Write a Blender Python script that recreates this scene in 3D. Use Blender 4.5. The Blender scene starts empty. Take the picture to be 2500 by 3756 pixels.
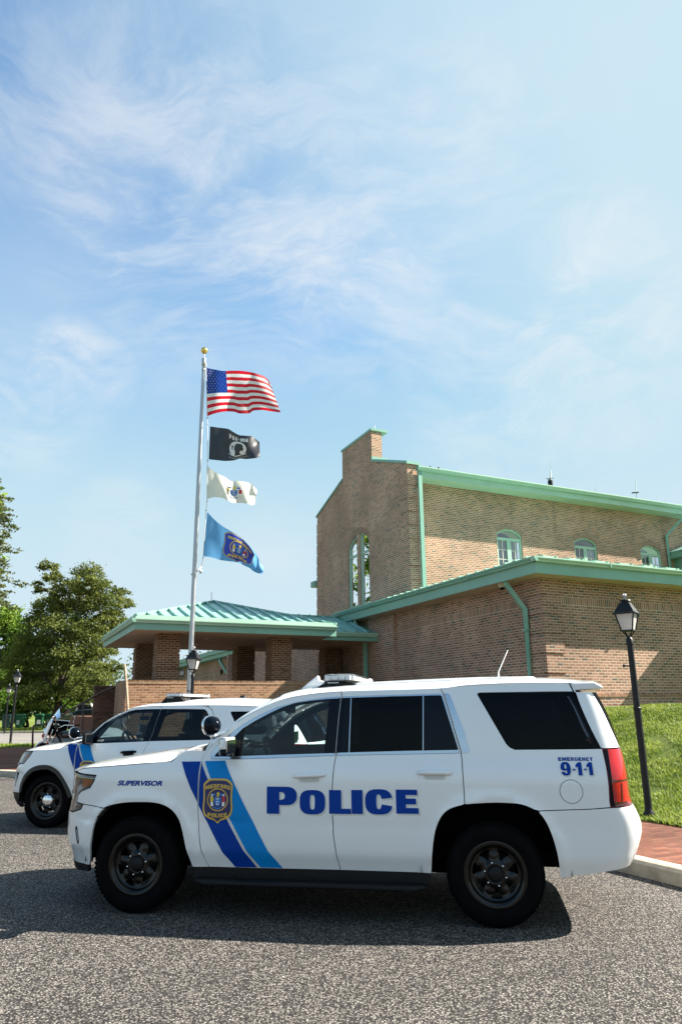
import bpy, bmesh, math, random
import numpy as np
from mathutils import Vector, Matrix, Quaternion
from mathutils.geometry import delaunay_2d_cdt
random.seed(7); rng = np.random.default_rng(11)
SC = bpy.context.scene; COL = SC.collection
PI = math.pi; R = math.radians

# ---------------------------------------------------------------- camera
F_PX, PITCH, ROLL, CAM_H = 2650.0, 0.26688, -0.00991, 1.6057
cam_d = bpy.data.cameras.new('camera'); cam = bpy.data.objects.new('camera', cam_d); COL.objects.link(cam)
cp, sp, cr_, sr_ = math.cos(PITCH), math.sin(PITCH), math.cos(ROLL), math.sin(ROLL)
fw = Vector((0, cp, sp)); up0 = Vector((0, -sp, cp)); rt0 = Vector((1, 0, 0))
rt = rt0*cr_ + up0*sr_; up = up0*cr_ - rt0*sr_
cam.matrix_world = Matrix(((rt.x, up.x, -fw.x, 0), (rt.y, up.y, -fw.y, 0), (rt.z, up.z, -fw.z, CAM_H), (0, 0, 0, 1)))
cam_d.sensor_fit = 'VERTICAL'; cam_d.sensor_height = 36.0; cam_d.lens = F_PX/3756*36
cam_d.clip_start = 0.05; cam_d.clip_end = 5000
SC.camera = cam
def ray(px, py):
    return Vector((0, 0, CAM_H)), fw + rt*((px-1250)/F_PX) - up*((py-1878)/F_PX)
def at(px, py, Y):
    c, d = ray(px, py); return c + d*(Y/d.y)

# ---------------------------------------------------------------- world, sun, exposure
SUN = Vector((1.199, 0.195, 1.0)).normalized()
SUN_EL = math.asin(SUN.z); SUN_AZ = math.atan2(SUN.x, SUN.y)
w = bpy.data.worlds.new('World'); SC.world = w; w.use_nodes = True
nt = w.node_tree; nt.nodes.clear()
def nd(t, ty, **kw):
    n = t.nodes.new(ty)
    for k, v in kw.items():
        if k.startswith('i_'):
            n.inputs[int(k[2:]) if k[2:].isdigit() else k[2:]].default_value = v
        else: setattr(n, k, v)
    return n
def math_(t, op, a=None, b=None, c=None, clamp=False):
    n = t.nodes.new('ShaderNodeMath'); n.operation = op; n.use_clamp = clamp
    for i, v in enumerate((a, b, c)):
        if v is None: continue
        if hasattr(v, 'is_output'): t.links.new(v, n.inputs[i])
        else: n.inputs[i].default_value = v
    return n.outputs[0]
def mixc(t, fac, a, b, bt='MIX'):
    n = t.nodes.new('ShaderNodeMix'); n.data_type = 'RGBA'; n.blend_type = bt
    for s, v in ((n.inputs[0], fac), (n.inputs[6], a), (n.inputs[7], b)):
        if hasattr(v, 'is_output'): t.links.new(v, s)
        else: s.default_value = v if not isinstance(v, tuple) else (v + (1,))[:4]
    return n.outputs[2]
def maprange(t, v, a, b, c=0.0, d=1.0):
    n = t.nodes.new('ShaderNodeMapRange'); n.interpolation_type = 'SMOOTHSTEP'
    t.links.new(v, n.inputs[0])
    for i, x in enumerate((a, b, c, d)): n.inputs[i+1].default_value = x
    return n.outputs[0]
sky = nd(nt, 'ShaderNodeTexSky', sky_type='NISHITA', sun_disc=False, sun_elevation=SUN_EL, sun_rotation=SUN_AZ,
         altitude=10, air_density=1.0, dust_density=0.6, ozone_density=1.6)
tc = nd(nt, 'ShaderNodeTexCoord'); gen = tc.outputs['Generated']
# thin cirrus: stretched noise on the direction projected to a high flat layer
sep = nd(nt, 'ShaderNodeSeparateXYZ'); nt.links.new(gen, sep.inputs[0])
zz = math_(nt, 'MAXIMUM', sep.outputs[2], 0.04)
pu = math_(nt, 'DIVIDE', sep.outputs[0], zz); pv = math_(nt, 'DIVIDE', sep.outputs[1], zz)
cmb = nd(nt, 'ShaderNodeCombineXYZ'); nt.links.new(pu, cmb.inputs[0]); nt.links.new(pv, cmb.inputs[1])
def noise(t, vec, scale, detail=6, rough=0.55, dist=0.0, mp=None):
    if mp:
        m = nd(t, 'ShaderNodeMapping'); m.inputs[1].default_value = mp[0]; m.inputs[2].default_value = mp[1]; m.inputs[3].default_value = mp[2]
        t.links.new(vec, m.inputs[0]); vec = m.outputs[0]
    n = nd(t, 'ShaderNodeTexNoise'); n.inputs['Scale'].default_value = scale; n.inputs['Detail'].default_value = detail
    n.inputs['Roughness'].default_value = rough; n.inputs['Distortion'].default_value = dist
    if vec is not None: t.links.new(vec, n.inputs['Vector'])
    return n.outputs[0]
# the cirrus lies in loose patches: soft caps round some sky directions, broken up by stretched noise
def skydir(px, py): return ray(px*1.5944, py*1.5944)[1].normalized()
def cap_(px, py, r0, r1, amp):
    n = nd(nt, 'ShaderNodeVectorMath', operation='DOT_PRODUCT'); nt.links.new(gen, n.inputs[0]); n.inputs[1].default_value = skydir(px, py)
    return maprange(nt, n.outputs['Value'], math.cos(R(r1)), math.cos(R(r0)), 0.0, amp)
wv = nd(nt, 'ShaderNodeTexNoise'); wv.inputs['Scale'].default_value = 2.2; wv.inputs['Detail'].default_value = 4; nt.links.new(gen, wv.inputs['Vector'])
wsub = nd(nt, 'ShaderNodeVectorMath', operation='MULTIPLY_ADD'); nt.links.new(wv.outputs['Color'], wsub.inputs[0]); wsub.inputs[1].default_value = (.28, .28, .28); nt.links.new(gen, wsub.inputs[2])
wg = wsub.outputs[0]
c1 = noise(nt, wg, 4.2, 9, 0.66, 0.35, ((.3, .4, .1), (0, R(38), 0), (1.0, 1.0, 2.5)))
c2 = noise(nt, wg, 7.5, 8, 0.62, 0.25, ((2.3, 1.4, .6), (0, R(-42), 0), (0.8, 1.0, 3.0)))
c3 = noise(nt, wg, 2.0, 4, 0.55, 0.2, ((2.1, 7.7, 0), (0, 0, 0), (1, 1, 1)))
tot = None
for args in ((430, 390, 2, 15, .55), (640, 470, 1, 14, .62), (800, 580, 2, 14, .70), (980, 470, 1, 14, .55), (1340, 690, 1, 10, .95), (1240, 800, 1, 14, .60), (40, 230, 1, 9, .35), (500, 640, 2, 12, .45),
             (170, 845, .5, 4.5, .75), (240, 850, .5, 3.5, .6), (270, 1215, .5, 5, .55), (60, 930, 1, 7, .5), (1180, 590, .5, 7, .5), (640, 1230, 1, 5, .3), (1120, 980, 1, 9, .4)):
    c_ = cap_(*args); tot = c_ if tot is None else math_(nt, 'MAXIMUM', tot, c_)
br = math_(nt, 'MAXIMUM', maprange(nt, c1, 0.36, 0.70), math_(nt, 'MULTIPLY', maprange(nt, c2, 0.42, 0.72), .75))
cl = math_(nt, 'MULTIPLY', math_(nt, 'MULTIPLY', br, tot), maprange(nt, c3, .28, .58, .35, 1.0))
cl = math_(nt, 'ADD', cl, math_(nt, 'MULTIPLY', maprange(nt, c3, .40, .72), .18))
dotn = nd(nt, 'ShaderNodeVectorMath', operation='DOT_PRODUCT'); nt.links.new(gen, dotn.inputs[0]); dotn.inputs[1].default_value = SUN
veil = maprange(nt, dotn.outputs['Value'], 0.05, 0.85, 0.0, 0.95)
hz = maprange(nt, sep.outputs[2], 0.10, 0.80, 1.0, 0.0)
cla = nd(nt, 'ShaderNodeVectorMath', operation='MINIMUM'); nt.links.new(sky.outputs[0], cla.inputs[0]); cla.inputs[1].default_value = (2.3, 2.9, 3.5)
tint = nd(nt, 'ShaderNodeVectorMath', operation='MULTIPLY'); nt.links.new(cla.outputs[0], tint.inputs[0]); tint.inputs[1].default_value = (.46, .83, .97)
pale = mixc(nt, math_(nt, 'MAXIMUM', veil, hz), tint.outputs[0], (1.95, 2.74, 3.20))
pale = mixc(nt, maprange(nt, sep.outputs[2], .03, .42, .75, 0.0), pale, (2.65, 3.22, 3.5))
pale = mixc(nt, maprange(nt, dotn.outputs['Value'], .35, .9, 0.0, .55), pale, (2.6, 3.2, 3.5))
skc = mixc(nt, cl, pale, (3.25, 3.4, 3.5))
bg = nd(nt, 'ShaderNodeBackground'); bg.inputs[1].default_value = 0.075
nt.links.new(skc, bg.inputs[0])
wo = nd(nt, 'ShaderNodeOutputWorld'); nt.links.new(bg.outputs[0], wo.inputs[0])

sun_d = bpy.data.lights.new('sun', 'SUN'); sun_d.energy = 5.0; sun_d.angle = R(0.53); sun_d.color = (1.0, 0.93, 0.82)
sun = bpy.data.objects.new('sun', sun_d); COL.objects.link(sun); sun.rotation_euler = SUN.to_track_quat('Z', 'Y').to_euler()
vs = SC.view_settings; vs.view_transform = 'Standard'; vs.look = 'None'; vs.exposure = 1.85; vs.gamma = 1.0; vs.use_curve_mapping = False

# ---------------------------------------------------------------- scene bookkeeping
def tag(o, label=None, cat=None, group=None, kind=None):
    for k, v in (('label', label), ('category', cat), ('group', group), ('kind', kind)):
        if v: o[k] = v
    return o
def thing(name, label, cat, loc=(0, 0, 0), rz=0.0, group=None):
    o = bpy.data.objects.new(name, None); COL.objects.link(o); o.empty_display_size = .2
    o.location = loc; o.rotation_euler = (0, 0, rz); return tag(o, label, cat, group)
def children(o): return [c for c in bpy.data.objects if c.parent is o]
def copy_tree(o, parent=None, label=None):
    c = o.copy(); COL.objects.link(c)
    if parent: c.parent = parent
    if label: c['label'] = label
    for ch in children(o): copy_tree(ch, c)
    return c
def mk(name, V, Fc, mat, parent=None, smooth=False, normals=None, mats=None, mi=None):
    me = bpy.data.meshes.new(name); me.from_pydata([tuple(v) for v in V], [], [tuple(f) for f in Fc])
    for m in (mats or [mat]): me.materials.append(m)
    if mi is not None: me.polygons.foreach_set('material_index', mi)
    if smooth: me.polygons.foreach_set('use_smooth', [True]*len(me.polygons))
    me.update()
    if normals is not None: me.normals_split_custom_set_from_vertices([tuple(n) for n in normals])
    o = bpy.data.objects.new(name, me); COL.objects.link(o)
    if parent: o.parent = parent
    return o
class MB:
    def __init__(s): s.v, s.f = [], []
    def add(s, V, Fc):
        n = len(s.v); s.v += [tuple(x) for x in V]; s.f += [tuple(i+n for i in f) for f in Fc]; return s
    def box(s, a, b, M=None):
        x0, y0, z0 = a; x1, y1, z1 = b
        V = [Vector(p) for p in ((x0, y0, z0), (x1, y0, z0), (x1, y1, z0), (x0, y1, z0), (x0, y0, z1), (x1, y0, z1), (x1, y1, z1), (x0, y1, z1))]
        if M is not None: V = [M @ p for p in V]
        return s.add(V, ((0, 3, 2, 1), (4, 5, 6, 7), (0, 1, 5, 4), (1, 2, 6, 5), (2, 3, 7, 6), (3, 0, 4, 7)))
    def tube(s, pts, r, n=8, cap=True, sx=1.0):
        pts = [Vector(p) for p in pts]; rr = r if isinstance(r, (list, tuple)) else [r]*len(pts)
        ref = None; rings = []
        for i, p in enumerate(pts):
            t = (pts[min(i+1, len(pts)-1)] - pts[max(i-1, 0)]).normalized()
            if ref is None: ref = t.orthogonal().normalized() if abs(t.z) > .9 else t.cross(Vector((0, 0, 1))).normalized()
            ref = (ref - t*ref.dot(t)).normalized(); b = t.cross(ref)
            rings.append([p + (ref*math.cos(2*PI*k/n)*sx + b*math.sin(2*PI*k/n))*rr[i] for k in range(n)])
        V = [q for g in rings for q in g]; Fc = []
        for i in range(len(rings)-1):
            for k in range(n): Fc.append((i*n+k, i*n+(k+1) % n, (i+1)*n+(k+1) % n, (i+1)*n+k))
        if cap: Fc.append(tuple(range(n-1, -1, -1))); m = (len(rings)-1)*n; Fc.append(tuple(range(m, m+n)))
        return s.add(V, Fc)
    def rtube(s, pts, wx, wy, up_=Vector((0, 0, 1))):     # rectangular tube along a polyline
        pts = [Vector(p) for p in pts]; V = []; Fc = []
        for i, p in enumerate(pts):
            t = (pts[min(i+1, len(pts)-1)] - pts[max(i-1, 0)]).normalized()
            a = t.cross(up_)
            if a.length < .1: a = Vector((1, 0, 0)) if abs(t.x) < .9 else Vector((0, 1, 0))
            a.normalize(); b = t.cross(a)
            V += [p+a*wx+b*wy, p-a*wx+b*wy, p-a*wx-b*wy, p+a*wx-b*wy]
        for i in range(len(pts)-1):
            for k in range(4): Fc.append((i*4+k, i*4+(k+1) % 4, i*4+4+(k+1) % 4, i*4+4+k))
        Fc.append((3, 2, 1, 0)); m = 4*(len(pts)-1); Fc.append((m, m+1, m+2, m+3))
        return s.add(V, Fc)
    def lathe(s, prof, n=32, M=None, axis='Z', closed=False):
        V = []; Fc = []; m = len(prof)
        for k in range(n):
            a = 2*PI*k/n; c, si = math.cos(a), math.sin(a)
            for (r, z) in prof:
                p = Vector((r*c, r*si, z)) if axis == 'Z' else Vector((r*c, z, r*si))
                V.append(M @ p if M is not None else p)
        for k in range(n):
            for j in range(m-1 if not closed else m):
                j2 = (j+1) % m; k2 = (k+1) % n
                Fc.append((k*m+j, k2*m+j, k2*m+j2, k*m+j2))
        return s.add(V, Fc)
    def sphere(s, c, r, n=16, m=10):
        c = Vector(c); rx, ry, rz = r if isinstance(r, (tuple, list)) else (r, r, r)
        return s.lathe([(max(1e-5, math.sin(PI*j/m)), math.cos(PI*j/m)) for j in range(m+1)], n, Matrix.Translation(c) @ Matrix.Diagonal((rx, ry, rz, 1)))
    def prism(s, poly, f0, f1):       # poly: list of 2-D, f0/f1 map 2-D to 3-D
        n = len(poly); V = [f0(*p) for p in poly] + [f1(*p) for p in poly]
        Fc = [tuple(range(n-1, -1, -1)), tuple(range(n, 2*n))] + [(i, (i+1) % n, n+(i+1) % n, n+i) for i in range(n)]
        return s.add(V, Fc)
    def build(s, name, mat, parent=None, smooth=False, bevel=0.0, angle=None):
        o = mk(name, s.v, s.f, mat, parent, smooth)
        bm = bmesh.new(); bm.from_mesh(o.data); bmesh.ops.recalc_face_normals(bm, faces=bm.faces); bm.to_mesh(o.data); bm.free()
        if bevel:
            b = o.modifiers.new('b', 'BEVEL'); b.width = bevel; b.segments = 2; b.limit_method = 'ANGLE'; b.angle_limit = R(40); b.harden_normals = False
        if smooth and angle: o.data.set_sharp_from_angle(angle=R(angle))
        return o

# ---------------------------------------------------------------- 2-D triangulation of outlines with holes
def resample(loop, h):
    out = []
    for i, p in enumerate(loop):
        q = loop[(i+1) % len(loop)]; L = math.hypot(q[0]-p[0], q[1]-p[1]); n = max(1, int(math.ceil(L/h)))
        for k in range(n): out.append((p[0]+(q[0]-p[0])*k/n, p[1]+(q[1]-p[1])*k/n))
    return out
def inside(P, loops):
    c = np.zeros(len(P), bool)
    for L in loops:
        L = np.asarray(L); A = L; B = np.roll(L, -1, 0)
        for (x0, y0), (x1, y1) in zip(A, B):
            if y0 == y1: continue
            m = ((P[:, 1] < y0) != (P[:, 1] < y1)) & (P[:, 0] < (x1-x0)*(P[:, 1]-y0)/(y1-y0)+x0)
            c ^= m
    return c
def tri2d(loops, h=.06, hb=None, grid=True):
    hb = hb or h*.6
    loops = [resample(l, hb) for l in loops]
    V = []; E = []
    for l in loops:
        n = len(V); V += l; E += [(n+i, n+(i+1) % len(l)) for i in range(len(l))]
    nb = len(V)
    if grid:
        a = np.array(V); lo, hi = a.min(0), a.max(0)
        gx = np.arange(lo[0]+h*.5, hi[0], h); gy = np.arange(lo[1]+h*.5, hi[1], h*.866)
        if len(gx) and len(gy):
            G = np.array([(x+(h*.5 if j % 2 else 0), y) for j, y in enumerate(gy) for x in gx])
            G = G[inside(G, loops)]
            if len(G):
                d = np.min(((G[:, None, :]-a[None])**2).sum(2), 1); G = G[d > (h*.45)**2]
                V = V + [tuple(g) for g in G]
    r = delaunay_2d_cdt([Vector(v) for v in V], E, [], 0, 1e-7)
    V2 = [(v.x, v.y) for v in r[0]]; T = [tuple(f) for f in r[2]]
    if T:
        cen = np.array([[sum(V2[i][0] for i in t)/3, sum(V2[i][1] for i in t)/3] for t in T])
        ok = inside(cen, loops); T = [t for t, k in zip(T, ok) if k]
    T2 = []
    for a, b, c in T:
        ar = (V2[b][0]-V2[a][0])*(V2[c][1]-V2[a][1])-(V2[c][0]-V2[a][0])*(V2[b][1]-V2[a][1])
        if abs(ar) < 1e-12: continue
        T2.append((a, b, c) if ar > 0 else (a, c, b))
    return V2, T2
def spline(pts, n=6, closed=False):
    P = [Vector((p[0], p[1])) for p in pts]; m = len(P); out = []
    for i in range(m if closed else m-1):
        g = lambda k: P[k % m] if closed else P[min(max(k, 0), m-1)]
        p0, p1, p2, p3 = g(i-1), g(i), g(i+1), g(i+2)
        for k in range(n):
            t = k/n; out.append(tuple(.5*((2*p1)+(-p0+p2)*t+(2*p0-5*p1+4*p2-p3)*t*t+(-p0+3*p1-3*p2+p3)*t*t*t)))
    if not closed: out.append(tuple(P[-1]))
    return out
def boundary(T):
    cnt = {}
    for t in T:
        for i in range(3):
            a, b = t[i], t[(i+1) % 3]
            cnt[(a, b)] = cnt.get((a, b), 0)+1
    return [(a, b) for (a, b) in cnt if (b, a) not in cnt]
def sheet(name, loops, fn, mat, parent, h=.06, hb=None, thick=0.0, grid=True, smooth=True):
    """2-D region -> curved sheet with thickness; fn(u,v,off) -> point (off = distance outward)"""
    V2, T = tri2d(loops, h, hb, grid); e = 1e-3
    V = [Vector(fn(u, v, 0)) for u, v in V2]; N = []
    for (u, v), p in zip(V2, V):
        n = (Vector(fn(u+e, v, 0))-Vector(fn(u-e, v, 0))).cross(Vector(fn(u, v+e, 0))-Vector(fn(u, v-e, 0)))
        o = Vector(fn(u, v, .01))-p
        if n.length < 1e-12: n = o
        if n.dot(o) < 0: n = -n
        N.append(n.normalized())
    Fc = []
    for t in T:
        a, b, c = (V[i] for i in t); g = (b-a).cross(c-a)
        Fc.append(t if g.dot(N[t[0]]+N[t[1]]+N[t[2]]) >= 0 else (t[0], t[2], t[1]))
    if thick:
        B = boundary(Fc); nv = len(V); idx = {}
        ring = sorted({i for e_ in B for i in e_})
        base = len(V)
        for k, i in enumerate(ring):
            idx[i] = (base+2*k, base+2*k+1)
        ext = {i: Vector() for i in ring}
        for a, b in B:
            d = V[b]-V[a]; s_ = d.cross(N[a])
            ext[a] += s_; ext[b] += s_
        for i in ring:
            nn = ext[i].normalized() if ext[i].length > 1e-9 else N[i]
            V.append(V[i].copy()); V.append(V[i]-N[i]*thick); N.append(nn); N.append(nn)
        for a, b in B: Fc.append((idx[b][0], idx[a][0], idx[a][1], idx[b][1]))
    return mk(name, V, Fc, mat, parent, smooth, N if smooth else None)
def text2d(s, size=1.0, offset=0.0, shear=0.0, space=1.0):
    cu = bpy.data.curves.new('t', 'FONT'); cu.body = s; cu.size = 1.0; cu.offset = offset; cu.shear = shear; cu.align_x = 'CENTER'; cu.space_character = space; cu.resolution_u = 4
    o = bpy.data.objects.new('t', cu); me = bpy.data.meshes.new_from_object(o)
    V = np.array([(v.co.x, v.co.y) for v in me.vertices]); Fc = [tuple(p.vertices) for p in me.polygons]
    bpy.data.objects.remove(o); bpy.data.meshes.remove(me); bpy.data.curves.remove(cu)
    lo, hi = V.min(0), V.max(0)
    V = (V-(lo+hi)/2)/(hi[1]-lo[1])*size
    return V, Fc, (hi[0]-lo[0])/(hi[1]-lo[1])*size
def text_on(name, s, fn, cu, cv, h, width=None, mat=None, parent=None, off=.003, offset=.012, shear=0, arc=0, space=1.0, two=False):
    """lettering of cap height h centred at (cu,cv) mapped by fn"""
    V, Fc, wd = text2d(s, h, offset, shear, space); k = (width/wd) if width else 1.0
    P = []
    for x, y in V:
        x *= k
        if arc: yy = cv+y-arc*(x/(.5*(width or wd)))**2
        else: yy = cv+y
        P.append((cu+x, yy))
    V3 = [fn(u, v, off) for u, v in P]; F3 = [tuple(reversed(f)) for f in Fc]
    if two:
        n = len(V3); V3 += [fn(u, v, -off) for u, v in P]; F3 += [tuple(i+n for i in f) for f in Fc]
    return mk(name, V3, F3, mat, parent)
# ---------------------------------------------------------------- materials
def newmat(name):
    m = bpy.data.materials.new(name); m.use_nodes = True; t = m.node_tree; t.nodes.clear()
    o = t.nodes.new('ShaderNodeOutputMaterial'); b = t.nodes.new('ShaderNodeBsdfPrincipled'); t.links.new(b.outputs[0], o.inputs[0])
    return m, t, b, o
def objco(t): return t.nodes.new('ShaderNodeTexCoord').outputs['Object']
def bump(t, b, h, strength=.3, dist=.01):
    n = t.nodes.new('ShaderNodeBump'); n.inputs['Strength'].default_value = strength; n.inputs['Distance'].default_value = dist
    t.links.new(h, n.inputs['Height']); t.links.new(n.outputs[0], b.inputs['Normal'])
def pm(name, col, rough=.5, metal=0.0, var=0.0, vscale=3.0, coat=0.0, spec=.5, bmp=None, rv=0.0):
    m, t, b, o = newmat(name)
    b.inputs['Base Color'].default_value = (*col, 1); b.inputs['Roughness'].default_value = rough; b.inputs['Metallic'].default_value = metal
    b.inputs['Coat Weight'].default_value = coat; b.inputs['Coat Roughness'].default_value = .04; b.inputs['Specular IOR Level'].default_value = spec
    if var or bmp or rv:
        co = objco(t); n = noise(t, co, vscale, 6, .6)
        if var:
            c = mixc(t, maprange(t, n, .3, .7), tuple(x*(1-var) for x in col), tuple(min(1, x*(1+var)) for x in col)); t.links.new(c, b.inputs['Base Color'])
        if rv: t.links.new(maprange(t, n, .3, .7, max(0, rough-rv), rough+rv), b.inputs['Roughness'])
        if bmp: bump(t, b, noise(t, co, bmp[0], 5, .6), bmp[1], bmp[2])
    return m
def ramp(t, v, stops):
    n = t.nodes.new('ShaderNodeValToRGB'); e = n.color_ramp.elements
    while len(e) < len(stops): e.new(.5)
    for q, (p, c) in zip(e, stops): q.position = p; q.color = (*c, 1)
    t.links.new(v, n.inputs[0]); return n.outputs[0]
def brickmat(name, stops, mortar, bw=.2033, bh=.0677, mw=.0165, mode='wall', bond=.5, stain=.25, depth=.006):
    """running-bond masonry; u runs along the wall (from the object-space normal), v is height"""
    m, t, b, o = newmat(name)
    tcn = t.nodes.new('ShaderNodeTexCoord'); s = nd(t, 'ShaderNodeSeparateXYZ'); t.links.new(tcn.outputs['Object'], s.inputs[0])
    sn = nd(t, 'ShaderNodeSeparateXYZ'); t.links.new(tcn.outputs['Normal'], sn.inputs[0])
    if mode == 'wall':
        isx = math_(t, 'GREATER_THAN', math_(t, 'ABSOLUTE', sn.outputs[0]), .6)
        mx = nd(t, 'ShaderNodeMix'); mx.data_type = 'FLOAT'; t.links.new(isx, mx.inputs[0]); t.links.new(s.outputs[0], mx.inputs[2])
        t.links.new(math_(t, 'ADD', s.outputs[1], .09), mx.inputs[3]); u = mx.outputs[0]; v = s.outputs[2]
    else: u, v = s.outputs[0], s.outputs[1]
    row = math_(t, 'DIVIDE', v, bh); ri = math_(t, 'FLOOR', row); rf = math_(t, 'SUBTRACT', row, ri)
    par = math_(t, 'MULTIPLY', math_(t, 'MODULO', math_(t, 'ADD', ri, 1000.0), 2.0), bond)
    cx = math_(t, 'ADD', math_(t, 'DIVIDE', u, bw), par); ci = math_(t, 'FLOOR', cx); cf = math_(t, 'SUBTRACT', cx, ci)
    dx = math_(t, 'MULTIPLY', math_(t, 'MINIMUM', cf, math_(t, 'SUBTRACT', 1.0, cf)), bw)
    dy = math_(t, 'MULTIPLY', math_(t, 'MINIMUM', rf, math_(t, 'SUBTRACT', 1.0, rf)), bh)
    d = math_(t, 'MINIMUM', dx, dy)
    wob = math_(t, 'MULTIPLY', math_(t, 'SUBTRACT', noise(t, tcn.outputs['Object'], 40, 3, .6), .5), .006)
    mask = maprange(t, math_(t, 'ADD', d, wob), mw*.38, mw*.62)
    cv = nd(t, 'ShaderNodeCombineXYZ'); t.links.new(ci, cv.inputs[0]); t.links.new(ri, cv.inputs[1])
    wn = nd(t, 'ShaderNodeTexWhiteNoise', noise_dimensions='2D'); t.links.new(cv.outputs[0], wn.inputs['Vector'])
    bc = ramp(t, wn.outputs[0], stops)
    n1 = noise(t, tcn.outputs['Object'], 30, 4, .65); n2 = noise(t, tcn.outputs['Object'], .55, 5, .6); n5 = noise(t, tcn.outputs['Object'], 1.0, 5, .65, .2, ((0, 0, 0), (0, 0, 0), (2.6, 2.6, .16)))
    bc = mixc(t, math_(t, 'MULTIPLY', maprange(t, n1, .35, .75), .35), bc, tuple(c*.6 for c in stops[0][1]))
    st = math_(t, 'MULTIPLY', maprange(t, n2, .3, .75, 1-stain, 1.0+stain*.3), maprange(t, n5, .55, .75, 1.0, .80))
    mc = mixc(t, maprange(t, n1, .3, .7), mortar, tuple(c*.8 for c in mortar))
    c = mixc(t, mask, mc, bc)
    sc = nd(t, 'ShaderNodeVectorMath', operation='SCALE'); t.links.new(c, sc.inputs[0]); t.links.new(st, sc.inputs['Scale'])
    t.links.new(sc.outputs[0], b.inputs['Base Color']); b.inputs['Roughness'].default_value = .9; b.inputs['Specular IOR Level'].default_value = .2
    bump(t, b, math_(t, 'ADD', mask, math_(t, 'MULTIPLY', n1, .25)), .7, depth)
    return m
def asphaltmat():
    m, t, b, o = newmat('asphalt_aggregate'); co = objco(t)
    v = nd(t, 'ShaderNodeTexVoronoi', feature='F1'); v.inputs['Scale'].default_value = 72; v.inputs['Randomness'].default_value = 1.0; t.links.new(co, v.inputs['Vector'])
    wn = nd(t, 'ShaderNodeSeparateColor'); t.links.new(v.outputs['Color'], wn.inputs[0])
    st = ramp(t, wn.outputs[0], ((0, (.055, .049, .045)), (.3, (.12, .108, .097)), (.55, (.18, .161, .144)), (.8, (.25, .225, .20)), (.93, (.30, .272, .245)), (1, (.36, .33, .30))))
    core = maprange(t, v.outputs['Distance'], .28, .62, 0, 1)
    c = mixc(t, core, st, (.018, .016, .015))
    n2 = noise(t, co, .45, 6, .62); n3 = noise(t, co, 6.0, 5, .7)
    f = math_(t, 'MULTIPLY', maprange(t, n2, .3, .7, .82, 1.10), maprange(t, n3, .3, .7, .85, 1.1))
    # old oil drips
    n4 = noise(t, co, 1.1, 3, .5, .6, ((3.7, 1.2, 0), (0, 0, 0), (1, 1, 1)))
    f = math_(t, 'MULTIPLY', f, maprange(t, n4, .66, .76, 1.0, .62))
    sc = nd(t, 'ShaderNodeVectorMath', operation='SCALE'); t.links.new(c, sc.inputs[0]); t.links.new(f, sc.inputs['Scale'])
    # hairline cracks
    vc = nd(t, 'ShaderNodeTexVoronoi', feature='DISTANCE_TO_EDGE'); vc.inputs['Scale'].default_value = .13
    mp = nd(t, 'ShaderNodeMix'); mp.data_type = 'VECTOR'; mp.inputs[0].default_value = .12
    nn = nd(t, 'ShaderNodeTexNoise'); nn.inputs['Scale'].default_value = 2.3; nn.inputs['Detail'].default_value = 6; t.links.new(co, nn.inputs['Vector'])
    t.links.new(co, mp.inputs[4]); t.links.new(nn.outputs['Color'], mp.inputs[5]); t.links.new(mp.outputs[1], vc.inputs['Vector'])
    cr = maprange(t, vc.outputs['Distance'], .0004, .0012)
    c2 = mixc(t, cr, (.03, .027, .025), sc.outputs[0])
    t.links.new(c2, b.inputs['Base Color']); b.inputs['Roughness'].default_value = .85; b.inputs['Specular IOR Level'].default_value = .3
    bump(t, b, math_(t, 'SUBTRACT', 1.0, v.outputs['Distance']), .9, .006)
    return m
def grassmat(name, lo, hi):
    m, t, b, o = newmat(name); co = objco(t)
    n = noise(t, co, 2.2, 6, .65); n2 = noise(t, co, 60, 4, .7)
    c = mixc(t, maprange(t, n, .3, .7), lo, hi); c = mixc(t, maprange(t, n2, .35, .75, 0, .6), c, tuple(x*.35 for x in lo))
    t.links.new(c, b.inputs['Base Color']); b.inputs['Roughness'].default_value = .9; b.inputs['Specular IOR Level'].default_value = .15
    bump(t, b, n2, .8, .03); return m
def leafmat(name, lo, hi, trans=.35, vscale=.9):
    m, t, b, o = newmat(name); co = objco(t)
    n = noise(t, co, vscale, 4, .6); n2 = noise(t, co, 9.0, 3, .6)
    c = mixc(t, maprange(t, n, .35, .65), lo, hi); c = mixc(t, maprange(t, n2, .3, .7, 0, .5), c, tuple(x*.45 for x in lo))
    t.links.new(c, b.inputs['Base Color']); b.inputs['Roughness'].default_value = .6; b.inputs['Specular IOR Level'].default_value = .25
    tr = nd(t, 'ShaderNodeBsdfTranslucent'); t.links.new(c, tr.inputs[0]); mx = nd(t, 'ShaderNodeMixShader'); mx.inputs[0].default_value = trans
    t.links.new(b.outputs[0], mx.inputs[1]); t.links.new(tr.outputs[0], mx.inputs[2]); t.links.new(mx.outputs[0], o.inputs[0]); return m
def glassmat(name, tint, refl=1.0, ior=1.5):
    m, t, b, o = newmat(name); t.nodes.remove(b)
    tr = nd(t, 'ShaderNodeBsdfTransparent'); tr.inputs[0].default_value = (*tint, 1)
    gl = nd(t, 'ShaderNodeBsdfGlossy'); gl.inputs['Roughness'].default_value = .01; gl.inputs[0].default_value = (1, 1, 1, 1)
    fr = nd(t, 'ShaderNodeFresnel'); fr.inputs[0].default_value = ior
    mx = nd(t, 'ShaderNodeMixShader'); t.links.new(math_(t, 'MULTIPLY', fr.outputs[0], refl, clamp=True), mx.inputs[0])
    t.links.new(tr.outputs[0], mx.inputs[1]); t.links.new(gl.outputs[0], mx.inputs[2]); t.links.new(mx.outputs[0], o.inputs[0]); return m
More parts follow.
